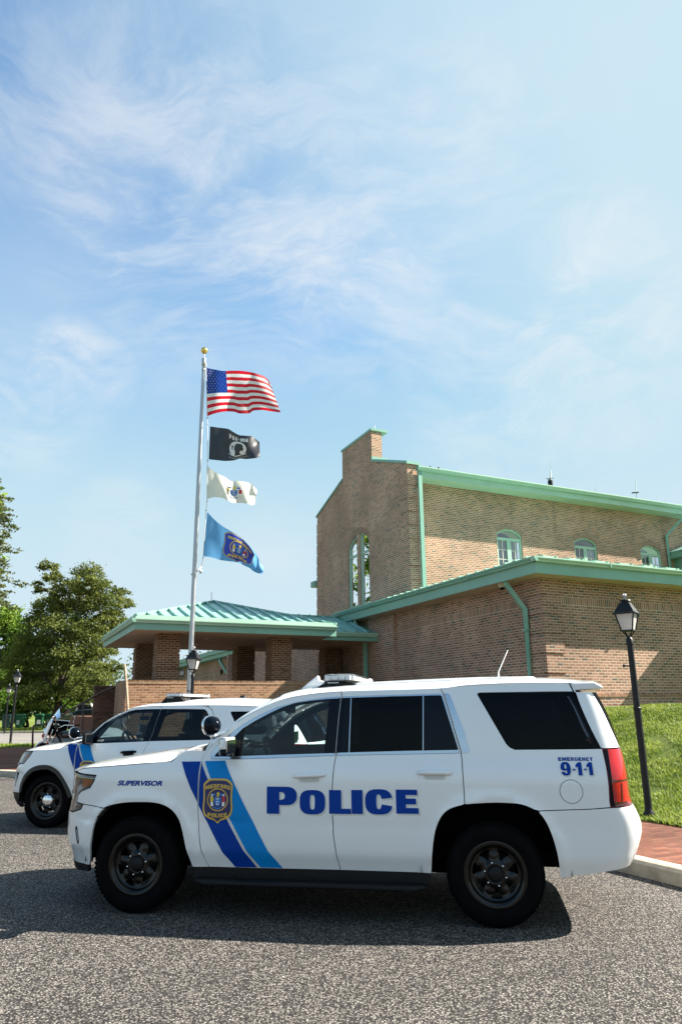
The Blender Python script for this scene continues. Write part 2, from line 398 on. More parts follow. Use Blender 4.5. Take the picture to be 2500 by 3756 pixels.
def clothmat(name, col, trans=.4, rough=.7):
    m, t, b, o = newmat(name); co = objco(t); n = noise(t, co, 5, 4, .6)
    c = mixc(t, maprange(t, n, .3, .7), tuple(x*.94 for x in col), col)
    t.links.new(c, b.inputs['Base Color']); b.inputs['Roughness'].default_value = rough; b.inputs['Sheen Weight'].default_value = .2
    tr = nd(t, 'ShaderNodeBsdfTranslucent'); t.links.new(c, tr.inputs[0]); mx = nd(t, 'ShaderNodeMixShader'); mx.inputs[0].default_value = trans
    t.links.new(b.outputs[0], mx.inputs[1]); t.links.new(tr.outputs[0], mx.inputs[2]); t.links.new(mx.outputs[0], o.inputs[0]); return m
def emb(name, col): return pm(name, col, .45, 0, .04, 20)
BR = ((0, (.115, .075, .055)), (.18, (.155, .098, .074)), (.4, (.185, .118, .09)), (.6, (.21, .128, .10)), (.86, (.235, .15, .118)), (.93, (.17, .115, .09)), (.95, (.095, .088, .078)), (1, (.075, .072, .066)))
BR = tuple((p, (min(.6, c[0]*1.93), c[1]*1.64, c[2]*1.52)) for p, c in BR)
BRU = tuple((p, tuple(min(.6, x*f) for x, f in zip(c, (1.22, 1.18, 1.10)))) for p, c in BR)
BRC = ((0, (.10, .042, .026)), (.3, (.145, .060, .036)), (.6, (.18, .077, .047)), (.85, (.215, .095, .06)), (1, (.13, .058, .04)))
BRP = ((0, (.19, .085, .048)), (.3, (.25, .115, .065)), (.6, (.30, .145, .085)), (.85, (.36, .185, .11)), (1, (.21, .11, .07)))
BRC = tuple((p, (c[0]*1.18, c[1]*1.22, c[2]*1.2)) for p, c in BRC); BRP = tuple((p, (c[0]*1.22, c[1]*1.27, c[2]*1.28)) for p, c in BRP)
M = {}
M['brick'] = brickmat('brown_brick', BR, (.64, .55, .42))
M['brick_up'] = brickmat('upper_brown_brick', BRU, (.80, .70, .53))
M['soldier'] = brickmat('upright_brick', BR, (.64, .55, .42), bw=.0677, bh=.2033, bond=0, mw=.018)
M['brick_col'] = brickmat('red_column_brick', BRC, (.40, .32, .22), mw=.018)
M['brick_par'] = brickmat('orange_wall_brick', BRP, (.44, .36, .235), mw=.017)
M['rowlock'] = brickmat('cap_brick', BRP, (.44, .36, .235), bw=.0677, bh=.4, bond=0, mw=.017)
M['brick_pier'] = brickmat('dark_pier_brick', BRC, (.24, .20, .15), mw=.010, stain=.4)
M['paver'] = brickmat('red_paving_brick', ((0, (.13, .045, .028)), (.4, (.18, .068, .043)), (.7, (.225, .090, .058)), (1, (.16, .062, .044))), (.10, .078, .055), bw=.2, bh=.1, mw=.009, mode='floor', stain=.35)
M['asphalt'] = asphaltmat()
M['road'] = pm('far_road', (.16, .15, .14), .9, 0, .2, 1.5)
M['kerb'] = pm('concrete_kerb', (.42, .37, .29), .9, 0, .22, 6, bmp=(60, .4, .006))
M['lawn'] = grassmat('lawn_soil', (.075, .11, .018), (.13, .17, .03))
M['farground'] = grassmat('far_grass', (.10, .14, .025), (.18, .22, .05))
M['blade'] = leafmat('grass_blade', (.155, .235, .022), (.36, .43, .085), .35, 1.7)
M['green'] = pm('green_painted_metal', (.20, .40, .315), .38, 0, .07, 1.2, spec=.5)
M['green_light'] = pm('pale_green_trim', (.37, .57, .44), .4, 0, .06, 1.2)
M['roof'] = pm('standing_seam_roof', (.22, .42, .37), .28, 0, .10, .8, spec=.6)
M['soffit'] = pm('stained_soffit', (.56, .46, .37), .8, 0, .10, .6)
M['soffit_green'] = pm('green_soffit', (.44, .62, .46), .7, 0, .05, 1)
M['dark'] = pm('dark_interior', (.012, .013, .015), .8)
M['winglass'] = glassmat('window_glass', (.12, .14, .15), 3.2)
M['curtain'] = clothmat('pale_curtain', (.62, .64, .68), .3)
M['muntin'] = pm('pale_muntin', (.62, .60, .54), .5)
M['black_metal'] = pm('black_metal', (.010, .011, .013), .45, 0, .2, 8, spec=.25)
M['lamp_glass'] = clothmat('milk_glass', (.66, .65, .64), .45, .25)
M['zinc'] = pm('grey_finial', (.42, .44, .46), .45, .3)
M['alu'] = pm('brushed_aluminium', (.40, .41, .43), .38, .8, .06, 4, rv=.06)
M['gold'] = pm('gilded_ball', (.85, .60, .16), .22, 1.0)
M['rope'] = pm('white_rope', (.62, .62, .60), .8)
M['white'] = pm('white_car_paint', (.76, .77, .775), .30, 0, .012, 1.5, coat=1.0, spec=.5)
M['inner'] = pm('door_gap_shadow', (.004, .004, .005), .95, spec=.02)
M['plastic'] = pm('black_plastic', (.007, .0075, .009), .5, 0, .15, 10, spec=.2)
M['cladding'] = pm('grey_wheel_cladding', (.030, .028, .026), .6, 0, .1, 10)
M['gloss_black'] = pm('gloss_black', (.002, .004, .009), .08, 0, coat=.0, spec=.16)
M['tyre'] = pm('tyre_rubber', (.0035, .0035, .004), .8, 0, .25, 14, spec=.05)
M['rim'] = pm('black_steel_rim', (.004, .0037, .0035), .17, 0, .15, 6, spec=.35)
M['chrome'] = pm('chrome', (.78, .79, .80), .08, 1.0)
M['satin'] = pm('satin_trim', (.50, .55, .60), .18, .9)
M['glass'] = glassmat('tinted_front_glass', (.62, .74, .74), .8)
M['privacy'] = glassmat('privacy_glass', (.03, .045, .08), .25)
M['blue'] = pm('dark_blue_vinyl', (.001, .040, .27), .4, 0, .02, 3, coat=.0, spec=.12)
M['sky_blue'] = pm('mid_blue_vinyl', (.003, .21, .56), .4, 0, .02, 3, coat=.0, spec=.12)
M['pinstripe'] = pm('silver_pinstripe', (.66, .64, .62), .35, .1)
M['navy'] = pm('badge_navy', (.020, .022, .10), .4)
M['gold_vinyl'] = pm('badge_gold', (.62, .40, .06), .4)
M['silver_vinyl'] = pm('letter_shadow', (.55, .57, .56), .4)
M['red_lens'] = pm('red_lens', (.36, .006, .008), .10, 0, .12, 8, coat=.6)
M['dark_lens'] = pm('smoked_lens', (.05, .006, .006), .06, 0, coat=.8)
M['amber'] = pm('amber_reflector', (.50, .13, .01), .2, 0, .2, 30, coat=.5)
M['clear'] = glassmat('clear_lens', (.88, .90, .92), 1.4)
M['lens_white'] = pm('clear_lightbar_lens', (.82, .84, .86), .16, .0, .12, 22, coat=.6)
M['seat'] = pm('grey_seat_cloth', (.085, .088, .095), .85, 0, .2, 20)
M['dash'] = pm('dashboard_plastic', (.10, .107, .115), .6, 0, .1, 10)
M['dash_light'] = pm('light_console_plastic', (.26, .27, .28), .55)
M['bark'] = pm('bark', (.055, .042, .032), .95, 0, .35, 5, bmp=(14, .8, .04))
M['cedar'] = leafmat('cedar_foliage', (.085, .115, .022), (.20, .225, .05), .35, .55)
M['spruce'] = leafmat('spruce_foliage', (.075, .105, .03), (.165, .185, .06), .3, .8)
M['leaf'] = leafmat('bright_leaf', (.10, .20, .025), (.26, .37, .06), .4, .5)
M['leaf_dark'] = leafmat('dark_leaf', (.035, .075, .014), (.085, .14, .025), .35, .5)  # darker green foliage colour
M['bin'] = pm('green_bin_plastic', (.012, .105, .050), .5, 0, .12, 3)
M['bin_blue'] = pm('grey_green_bin_plastic', (.05, .10, .09), .5, 0, .12, 3)
M['timber'] = pm('weathered_timber', (.26, .20, .14), .85, 0, .25, 12)
M['rail'] = pm('brown_rail', (.085, .045, .035), .5, 0, .15, 10)
M['silver_paint'] = pm('silver_paint', (.52, .53, .54), .3, .3, coat=.6)
M['black_paint'] = pm('black_paint', (.012, .013, .016), .2, 0, coat=.8)
M['beige_plastic'] = pm('ivory_plastic', (.56, .52, .42), .5)
for k, c in (('red', (.62, .010, .025)), ('flag_white', (.80, .80, .78)), ('flag_blue', (.006, .045, .30)), ('flag_black', (.022, .024, .032)), ('cream', (.80, .78, .70)), ('azure', (.13, .36, .66))):
    M['cloth_'+k] = clothmat(k+'_cloth', c, .5 if k != 'flag_black' else .1, .6 if k != 'flag_black' else .35)
for k, c in (('yellow', (.70, .52, .06)), ('crimson', (.50, .03, .05)), ('bright_blue', (.03, .17, .52)), ('brown', (.16, .07, .04)), ('skin', (.55, .33, .22)), ('emblem_white', (.75, .75, .73)), ('royal', (.016, .05, .42))):
    M[k] = emb(k+'_print', c)
# ---------------------------------------------------------------- ground, paving, kerb, lawn
YB = 0.438706
ca, sa = math.cos(YB), math.sin(YB)
def ab(a, b, z=0.0): return Vector((ca*a-sa*b, sa*a+ca*b, z))
def sm(t): t = min(1, max(0, t)); return t*t*(3-2*t)
def farz(y): return -.06 + .41*sm((y-21)/8) + .10*sm((y-47)/14) + .9*sm((y-62)/120)
KERB = [(5.9, -30), (5.9, 11.8), (5.72, 12.9), (5.2, 14.2), (4.2, 15.8), (3.1, 17.2), (2.1, 18.6), (1.45, 19.9), (.85, 21.2), (.30, 22.05), (-.6, 23.0), (-1.94, 24.1), (-4.5, 26.3), (-8.25, 29.5), (-18, 37.4), (-30, 47)]
KS = spline(KERB, 6)
def flat(name, pts, z, mat, kind='structure'):
    V = [(x, y, z) for x, y in pts]; V2, T = tri2d([[(v[0], v[1]) for v in V]], 5, 50, False)
    return tag(mk(name, [(x, y, z) for x, y in V2], T, mat), kind=kind)
# land to the horizon
xs = [-2500, -900, -400, -200, -120, -80, -60, -45, -30, -20, -10, 0, 10, 20, 40, 80, 160, 400, 900, 2500]
ys = [-900, -300, -100, -40, -10, 0, 10, 18, 20, 21, 22, 23, 24, 25, 26, 27, 28, 29, 30, 35, 42, 47, 50, 53, 56, 60, 70, 85, 100, 130, 180, 300, 600, 1200, 3000]
V = [(x, y, farz(y)) for y in ys for x in xs]; nx = len(xs)
Fc = [(j*nx+i, j*nx+i+1, (j+1)*nx+i+1, (j+1)*nx+i) for j in range(len(ys)-1) for i in range(nx-1)]
tag(mk('ground', V, Fc, M['farground'], smooth=True), kind='structure')
# asphalt lot on the open side of the kerb
lot = [ab(a, b) for a, b in KS]
flat('parking_lot', [(p.x, p.y) for p in lot] + [(-60, 30), (-60, -60), (40, -60)], 0.0, M['asphalt'])
# brick paving behind the kerb
W_PATH = 2.05
pav_o = [ab(a+.16, b) for a, b in KS]
def gz_pav(b): return .15 + .24*sm((b-22.5)/8)
inner = [(7.95, -30), (7.95, 16.5), (7.5, 18.2), (6.5, 19.6), (5, 20.6), (3.6, 21.3), (3.3, 24), (2.9, 28.9), (1.3, 29.9), (-13.6, 41.7), (-30, 54.6)]
loop = [(a+.15, b) for a, b in KS] + inner[::-1]
V2, T = tri2d([loop], 2.0, 1.0)
path = mk('brick_path', [(a, b, gz_pav(b)) for a, b in V2], T, M['paver']); path.rotation_euler = (0, 0, YB); tag(path, kind='structure')
# concrete kerb, swept
kv = []; kf = []
pr = [(0, -.12), (0, .115), (.02, .145), (.045, .155), (.15, .157), (.15, -.12)]
for i, (a, b) in enumerate(KS):
    a0, b0 = KS[max(i-1, 0)]; a1, b1 = KS[min(i+1, len(KS)-1)]; L = math.hypot(a1-a0, b1-b0) or 1; n = ((b1-b0)/L, -(a1-a0)/L)
    dz = gz_pav(b)-.15
    kv += [ab(a+n[0]*o, b+n[1]*o, z+(dz if z > 0 else 0)) for o, z in pr]
m_ = len(pr)
for i in range(len(KS)-1):
    for k in range(m_-1): kf.append((i*m_+k, (i+1)*m_+k, (i+1)*m_+k+1, i*m_+k+1))
tag(mk('kerb', kv, kf, M['kerb']), kind='structure')
# road behind, its pale far kerb, green verge
def strip(name, y0, y1, mat, dz, x0=-140, x1=-3, n=30, kind='structure'):
    V = []; 
    for i in range(n+1):
        x = x0+(x1-x0)*i/n; s_ = (x+15)*-.012
        for y in (y0, (2*y0+y1)/3, (y0+2*y1)/3, y1): V.append((x, y+s_, farz(y+s_)+dz))
    Fc = [(i*4+k, (i+1)*4+k, (i+1)*4+k+1, i*4+k+1) for i in range(n) for k in range(3)]
    return tag(mk(name, V, Fc, mat, smooth=True), kind=kind)
strip('road', 30.4, 46.6, M['road'], .03)
bk = MB()
for i in range(30):
    x0, x1 = -140+4.5*i, -140+4.5*(i+1)-.02
    bk.box((x0, 46.6-(x0+15)*.012, .1), (x1, 46.8-(x0+15)*.012, farz(47)+.16))
tag(bk.build('kerb', M['kerb']), kind='structure')
# lawn bank rising to the building on the right
def lawn_z(a, b):
    d = a-8.0 if b < 17 else min(a-8.0, 40)
    return .155+1.44*sm(d/5.6)*.55+1.44*min(1, max(0, d/5.3))*.45 + .02*math.sin(a*1.7+b*.9) + .015*math.sin(b*2.3-a)
L_A = [7.95+.22*i for i in range(26)] + [14, 15, 17, 20, 26]; L_B = [-25, -15, -8, -4] + [-2+.35*i for i in range(58)]
V = [(a, b, lawn_z(a, b)) for b in L_B for a in L_A]; nx = len(L_A)
Fc = [(j*nx+i, j*nx+i+1, (j+1)*nx+i+1, (j+1)*nx+i) for j in range(len(L_B)-1) for i in range(nx-1)]
lawn = mk('lawn', V, Fc, M['lawn'], smooth=True); lawn.rotation_euler = (0, 0, YB); tag(lawn, kind='structure')
def blades(name, spots, hgt, mat, wid=.006):
    """every blade is a bent three-sided sliver"""
    n = len(spots); S_ = np.asarray(spots); h = hgt*(.55+.9*rng.random(n)); an = rng.random(n)*2*PI; le = .25+.75*rng.random(n); wd = wid*(.6+.9*rng.random(n))
    dx, dy = np.cos(an), np.sin(an); px, py = -dy, dx
    V = np.zeros((n, 5, 3))
    for k, (t, wf) in enumerate(((0, 1), (0, -1), (.55, .8), (.55, -.8), (1, 0))):
        out = le*h*t*t*.9
        V[:, k, 0] = S_[:, 0]+dx*out+px*wd*wf; V[:, k, 1] = S_[:, 1]+dy*out+py*wd*wf; V[:, k, 2] = S_[:, 2]+h*t*(1-.25*le*t)
    base = (np.arange(n)*5)[:, None]
    q = (base+np.array([0, 1, 3, 2])); tr = (base+np.array([2, 3, 4]))
    me = bpy.data.meshes.new(name); me.vertices.add(n*5); me.vertices.foreach_set('co', V.reshape(-1))
    me.loops.add(n*7); me.polygons.add(n*2)
    me.loops.foreach_set('vertex_index', np.hstack([q, tr]).reshape(-1).astype(np.int32))
    me.polygons.foreach_set('loop_start', np.stack([np.arange(n)*7, np.arange(n)*7+4], 1).reshape(-1).astype(np.int32))
    me.materials.append(mat); me.update(calc_edges=True)
    o = bpy.data.objects.new(name, me); COL.objects.link(o); return tag(o, kind='stuff')
sp_ = []
for _ in range(210000):
    a = 7.97+rng.random()*9.3; b = 3.5+rng.random()*10.4
    if a > 11.9 and b > 13.85: continue
    p = ab(a, b)
    if p.x/p.y > .53 or p.x/p.y < .27: continue
    if math.sin(a*3.1+1.7*math.sin(b*2.3))*math.sin(b*2.7+1.3*math.sin(a*3.7)) > .45+.5*rng.random(): continue
    sp_.append((p.x, p.y, lawn_z(a, b)-.005))
for _ in range(2500):      # ragged edge over the paving
    a = 7.9+rng.random()*.12; b = 4+rng.random()*6; p = ab(a, b); sp_.append((p.x, p.y, .16))
blades('grass', sp_, .055, M['blade'], .0055)
sp_ = []
for _ in range(26000):
    y = 26.2+rng.random()*4.0; x = -.42*y-2-rng.random()*5 if rng.random() < .5 else -12-rng.random()*8
    sp_.append((x, y-(x+15)*.012, farz(y)))
for _ in range(24000):
    y = 47.0+rng.random()*10; x = -40+rng.random()*24; sp_.append((x, y-(x+15)*.012, farz(y)))
blades('grass', sp_, .10, M['blade'], .014)

# ---------------------------------------------------------------- the brick police building (built in its own a, b frame)
BLD = thing('police_building', 'two storey brown brick police building with green metal roofs, gable chimney and columned porch', 'building', (0, 0, 0), YB)
def bx(name, mat, boxes, parent=BLD, bevel=0):
    m = MB()
    for a, b in boxes: m.box(a, b)
    return m.build(name, mat, parent, bevel=bevel)
A0, B0 = 11.93, 13.9                       # near corner of the single-storey wing
A1, B1, B2 = 12.25, 20.66, 28.6            # gable wall
BU = 21.15                                 # upper side wall
bx('front_wall', M['brick'], [((A0, B0, .3), (22.0, B0+.3, 4.74))])
bx('side_wall', M['brick'], [((A0, B0+.3, .2), (A0+.3, B1+.49, 4.74)), ((A0-.12, B1+.49, .2), (A0+.3, 23.0, 4.74)), ((A0, 23.0, .2), (A0+.3, 28.6, 4.74))])
bx('plinth', M['brick'], [((A0-.03, B0-.03, .3), (22.0, B0, 1.845))])
bx('plinth_cap', M['rowlock'], [((A0-.045, B0-.045, 1.845), (22.0, B0, 1.90))])
q = []
for k in range(-2, 5):
    z0 = 2.405+.474*k; z1 = min(z0+.404, 4.70)
    if z0 < 1.9: continue
    q += [((A0-.028, B0-.028, z0), (A0+.56, B0, z1)), ((A0-.028, B0, z0), (A0, B0+.56, z1))]
bx('corner_quoin', M['brick'], q)
bx('soldier_course', M['soldier'], [((A0+.56, B0-.004, 4.065), (22.0, B0, 4.265)), ((A0-.004, B0+.56, 4.065), (A0, B1+.48, 4.265)), ((A0-.124, B1+.50, 4.065), (A0-.12, 22.98, 4.265))])
# bay that stands out to the right, beyond the frame
bx('side_bay', M['brick'], [((18.6, 13.4, .3), (23, B0+.3, 4.74))])
bx('bay_eave', M['green'], [((18.0, 12.8, 4.70), (23.6, B0, 4.74)), ((17.96, 12.76, 4.742), (18.0, B0, 4.96)), ((18.0, 12.76, 4.742), (23.6, 12.8, 4.96))])
# eaves of the wing: soffit, fascia, gutter
E0, E1 = 11.33, 13.34
bx('soffit', M['soffit'], [((E0+.02, E1+.02, 4.70), (18.2, B0+.02, 4.735)), ((E0+.02, B0+.02, 4.70), (A0+.02, 28.7, 4.735))])
bx('fascia', M['green'], [((E0, E1, 4.685), (18.2, E1+.02, 4.95)), ((E0, E1+.02, 4.685), (E0+.02, 24.7, 4.95))])
def gutter(name, p0, p1, out, zb, zt, mat=None, w_=.12):
    """K-style gutter trough between two points; out = unit outward direction"""
    o = Vector((*out, 0)); p0 = Vector((*p0, 0)); p1 = Vector((*p1, 0)); h = zt-zb
    pf = [(0, 0), (w_*.62, 0), (w_*.70, h*.30), (w_*.95, h*.62), (w_, h*.78), (w_, h), (w_-.018, h), (w_-.018, h*.85), (.01, h*.8), (.01, h*1.05), (0, h*1.05)]
    m = MB(); n = len(pf)
    for p in (p0, p1): m.v += [tuple(p+o*x+Vector((0, 0, zb+z))) for x, z in pf]
    m.f += [(i, (i+1) % n, n+(i+1) % n, n+i) for i in range(n)] + [tuple(range(n)), tuple(range(2*n-1, n-1, -1))]
    return m.build(name, mat or M['green_light'], BLD)
gutter('gutter', (E0-.12, E1), (18.2, E1), (0, -1), 4.953, 5.065)
gutter('gutter', (E0, E1-.12), (E0, 24.9), (-1, 0), 4.953, 5.065, M['green'])
gj = []                                     # gutter joints
for a in (13.6, 16.2): gj.append(((a, E1-.124, 4.95), (a+.03, E1-.1, 5.068)))
for b in (15.9, 18.6, 21.6): gj.append(((E0-.124, b, 4.95), (E0-.1, b+.03, 5.068)))
for g_1 in gj: bx('gutter_joint', M['green'], [g_1])
# low standing-seam roof of the wing
SL = .13
def rz(a, b): return 5.07+SL*min(a-E0, b-E1)
rm = MB(); H_ = BU-E1
rm.add([(E0, E1, 5.07), (18.2, E1, 5.07), (18.2, BU, 5.07+SL*H_), (E0+H_, BU, 5.07+SL*H_)], [(0, 1, 2, 3)])
rm.add([(E0, E1, 5.07), (E0+H_, BU, 5.07+SL*H_), (E0, BU, 5.07)], [(0, 1, 2)])
rm.add([(E0, BU, 5.07), (A1, BU, 5.07+SL*(A1-E0)), (A1, 24.9, 5.07+SL*(A1-E0)), (E0, 24.9, 5.07)], [(0, 1, 2, 3)])
rm.build('wing_roof', M['roof'], BLD)
sm_ = MB()
for k in range(17):
    a = E0+.25+.41*k; L = min(H_, a-E0)
    Z0 = 5.07; sm_.rtube([(a, E1-.03, Z0+.03), (a, E1+L, Z0+SL*L+.03)], .025, .03)
for k in range(28):
    b = E1+.3+.41*k; L = min(H_, b-E1) if b < B1 else A1-E0
    sm_.rtube([(E0-.03, b, 5.10), (E0+L, b, 5.10+SL*L)], .03, .03)
sm_.build('roof_seam', M['green_light'], BLD)
for k in range(8): bx('snow_guard', M['green_light'], [((E0+.3+.82*k, E1+.02, 5.10), (E0+.62+.82*k, E1+.08, 5.135))])

# windows with arched heads, cut through the wall sheets
def arch_loop(u0, u1, z0, zs_, zc, n=14):
    c = (u0+u1)/2; hw = (u1-u0)/2; r = zc-zs_; Rr = (hw*hw+r*r)/(2*r); th = math.asin(min(1, hw/Rr)); cz = zc-Rr
    return [(u0, z0), (u1, z0)] + [(c+Rr*math.sin(th-2*th*k/n), cz+Rr*math.cos(th-2*th*k/n)) for k in range(n+1)], (c, cz, Rr, th)
W2 = [(16.27, 17.43), (19.98, 21.14), (23.50, 24.66), (30.0, 31.16)]
holes = [arch_loop(u0, u1, 6.2, 7.86, 8.07)[0] for u0, u1 in W2]
def wall_b(b): return lambda u, v, o=0: (u, b-o, v)
def wall_a(a): return lambda u, v, o=0: (a-o, u, v)
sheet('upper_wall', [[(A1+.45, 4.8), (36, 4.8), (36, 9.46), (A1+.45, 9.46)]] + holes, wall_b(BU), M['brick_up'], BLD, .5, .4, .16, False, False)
def arch_ring(name, geo, fn, r0, r1, n, mat):
    c, cz, Rr, th = geo; m = MB(); g = .009
    for k in range(n):
        t0 = -th+2*th*k/n; t1 = -th+2*th*(k+1)/n; e = g/Rr
        P = [(c+r*math.sin(t), cz+r*math.cos(t)) for r, t in ((Rr+r0, t0+e), (Rr+r0, t1-e), (Rr+r1, t1-e), (Rr+r1, t0+e))]
        m.prism(P, lambda u, v: fn(u, v, .0), lambda u, v: fn(u, v, .010))
    m.build(name, mat, BLD)
    m2 = MB(); S_ = 16
    P = [(c+(Rr+r0)*math.sin(-th+2*th*k/S_), cz+(Rr+r0)*math.cos(-th+2*th*k/S_)) for k in range(S_+1)] + [(c+(Rr+r1)*math.sin(th-2*th*k/S_), cz+(Rr+r1)*math.cos(th-2*th*k/S_)) for k in range(S_+1)]
    m2.prism(P, lambda u, v: fn(u, v, -.01), lambda u, v: fn(u, v, .004)); m2.build('arch_mortar', M['mortar'], BLD)
M['mortar'] = pm('mortar', (.58, .49, .37), .95, 0, .15, 12)
M['voussoir'] = pm('arch_brick', (.30, .185, .13), .9, 0, .3, 9)
def frame_poly(name, loop_o, loop_i, fn, o0, o1, mat, parent):
    n = len(loop_o); m = MB()
    V = [fn(*p, o0) for p in loop_o]+[fn(*p, o0) for p in loop_i]+[fn(*p, o1) for p in loop_o]+[fn(*p, o1) for p in loop_i]
    Fc = []
    for i in range(n):
        j = (i+1) % n; Fc += [(2*n+i, 2*n+j, 3*n+j, 3*n+i), (i, n+i, n+j, j), (i, j, 2*n+j, 2*n+i), (n+i, 3*n+i, 3*n+j, n+j)]
    m.add(V, Fc); return m.build(name, mat, parent)
def inset(loop, d):
    c = (sum(p[0] for p in loop)/len(loop), sum(p[1] for p in loop)/len(loop)); xs_ = [p[0] for p in loop]; ys_ = [p[1] for p in loop]
    sx = 1-d/((max(xs_)-min(xs_))/2); sz = 1-d/((max(ys_)-min(ys_))/2); cx, cz = (max(xs_)+min(xs_))/2, (max(ys_)+min(ys_))/2
    return [(cx+(x-cx)*sx, cz+(z-cz)*sz) for x, z in loop]
def window(loop, fn, bars, munts, depth=-.07, curtain=False):
    """window > frame, pane, muntins: bars = green mullions/transoms, munts = thin pale glazing bars (u0,z0,u1,z1)"""
    lo = loop; li = inset(loop, .055)
    f = frame_poly('window', lo, li, fn, depth-.05, depth+.02, M['green_light'], BLD)
    V2, T = tri2d([li], 1, 1, False); mk('pane', [fn(u, v, depth-.02) for u, v in V2], T, M['winglass'] if not curtain else M['winglass_c'], f)
    for nm, bars_, mat, d0, d1 in (('mullion', bars, M['green_light'], depth-.03, depth+.015), ('muntin', munts, M['muntin'], depth-.024, depth-.004)):
        if not bars_: continue
        m = MB()
        for (u0, z0, u1, z1) in bars_: m.prism([(u0, z0), (u1, z0), (u1, z1), (u0, z1)], lambda u, v: fn(u, v, d0), lambda u, v: fn(u, v, d1))
        m.build(nm, mat, f)
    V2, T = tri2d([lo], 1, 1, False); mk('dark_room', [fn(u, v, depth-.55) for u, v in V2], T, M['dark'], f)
    return f
M['winglass_c'] = glassmat('clear_window_glass', (.75, .8, .85), 4.0)
for i, (u0, u1) in enumerate(W2[:3]):
    lp, geo = arch_loop(u0, u1, 6.2, 7.86, 8.07); c = (u0+u1)/2
    bars = [(u0+.03, 7.66, u1-.03, 7.73), (c-.05, 6.25, c+.05, 7.66)]
    for s_ in (-1, 1):      # casement sashes
        xa, xb = (u0+.05, c-.05) if s_ < 0 else (c+.05, u1-.05)
        bars += [(xa, 6.25, xa+.035, 7.66), (xb-.035, 6.25, xb, 7.66), (xa, 7.625, xb, 7.66)]
    mun = []
    for xa, xb in ((u0+.085, c-.085), (c+.085, u1-.085)):
        mx_ = (xa+xb)/2; mun += [(mx_-.012, 6.25, mx_+.012, 7.625)]
        for z in (6.55, 6.91, 7.27): mun.append((xa, z-.012, xb, z+.012))
    wf = window(lp, wall_b(BU), bars, mun, curtain=(i != 1))
    arch_ring('window_arch', geo, wall_b(BU), .0, .205, 21, M['voussoir'])
    if i != 1:
        cm = MB(); xs2 = [(u0+.08, u1-.08)] if i == 0 else [(u0+.08, c-.06)]
        for xa, xb in xs2:
            nn = 26; V = []; 
            for k in range(nn+1):
                x = xa+(xb-xa)*k/nn; d = -.22+.02*math.sin(k*2.1)
                V += [(x, BU-d, 6.1), (x, BU-d, 7.7)]
            cm.add(V, [(2*k, 2*k+2, 2*k+3, 2*k+1) for k in range(nn)])
        cm.build('curtain', M['curtain'], wf)
# upper eave and roof
UE = BU-.62
bx('upper_soffit', M['soffit_green'], [((A1+.47, UE+.02, 9.42), (36, BU+.02, 9.455))])
bx('upper_fascia', M['green_light'], [((A1+.47, UE, 9.40), (36, UE+.02, 9.70))])
gutter('upper_gutter', (A1+.33, UE), (36, UE), (0, -1), 9.62, 9.76, M['green_light'], .14)
bx('gutter_end', M['green'], [((A1+.31, UE-.14, 9.62), (A1+.33, UE+.1, 9.77))])
RS = 1/3.; RB = 24.64
ru = MB(); zr = 9.72+RS*(RB-UE)
ru.add([(A1+.7, UE, 9.72), (36, UE, 9.72), (36, RB, zr), (A1+.7, RB, zr), (36, 2*RB-UE, 9.72), (A1+.7, 2*RB-UE, 9.72)], [(0, 1, 2, 3), (3, 2, 4, 5)])
ru.build('upper_roof', M['roof'], BLD)
ru = MB()
for k in range(54):
    a = A1+1.1+.42*k; ru.rtube([(a, UE-.04, 9.75), (a, RB, zr+.03)], .02, .03)
ru.build('upper_roof_seam', M['roof'], BLD)
# gable wall with stepped chimney and two arched lights
gp = [(B1, .3), (B2, .3), (B2, 9.88), (25.93, 10.78), (25.93, 12.06), (23.27, 12.06), (23.27, 10.78), (B1, 9.88)]
glp, ggeo = arch_loop(23.67, 25.5, 5.40, 7.80, 8.22, 18)
def clip_loop(lo, hi):      # one light of the pair, split by the brick pier
    out = []
    for i, p in enumerate(glp):
        q_ = glp[(i+1) % len(glp)]; ins = lambda x: lo-1e-9 <= x <= hi+1e-9
        if ins(p[0]): out.append(p)
        for e_ in (lo, hi):
            if (p[0]-e_)*(q_[0]-e_) < -1e-12:
                t = (e_-p[0])/(q_[0]-p[0]); out.append((e_, p[1]+t*(q_[1]-p[1])))
    return out
gl1, gl2 = clip_loop(23.67, 24.46), clip_loop(24.68, 25.5)
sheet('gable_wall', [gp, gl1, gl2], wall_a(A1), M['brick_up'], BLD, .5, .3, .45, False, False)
for lp, (x0, x1) in ((gl1, (23.67, 24.46)), (gl2, (24.68, 25.5))):
    f = window(lp, wall_a(A1), [(x0+.03, 7.38, x1-.03, 7.47)], [], depth=-.09)
arch_ring('gable_arch', ggeo, wall_a(A1), .0, .24, 40, M['voussoir'])
q = []; q2 = []
for k in range(12):
    z0 = 4.86+.474*k; z1 = z0+.404
    if z1 < 9.6:
        q += [((A1-.014, B1-.028, z0), (A1, B1+.58, z1)), ((A1, B1-.028, z0), (A1+.45, B1, z1))]; q2 += [((A1-.014, B2-.58, z0), (A1, B2+.028, z1)), ((A1, B2, z0), (A1+.45, B2+.028, z1))]
bx('gable_quoin', M['brick_up'], q); bx('gable_quoin', M['brick_up'], q2)
cpg = MB()
for p0, p1 in (((B1-.06, 9.86), (23.27, 10.785)), ((25.93, 10.785), (B2+.06, 9.86))):
    for da0, da1, z in ((-.035, .49, .10), (-.05, -.035, .06)):
        cpg.prism([(p0[0], p0[1]), (p1[0], p1[1]), (p1[0], p1[1]+z), (p0[0], p0[1]+z)], lambda u, v: (A1+da0, u, v), lambda u, v: (A1+da1, u, v))
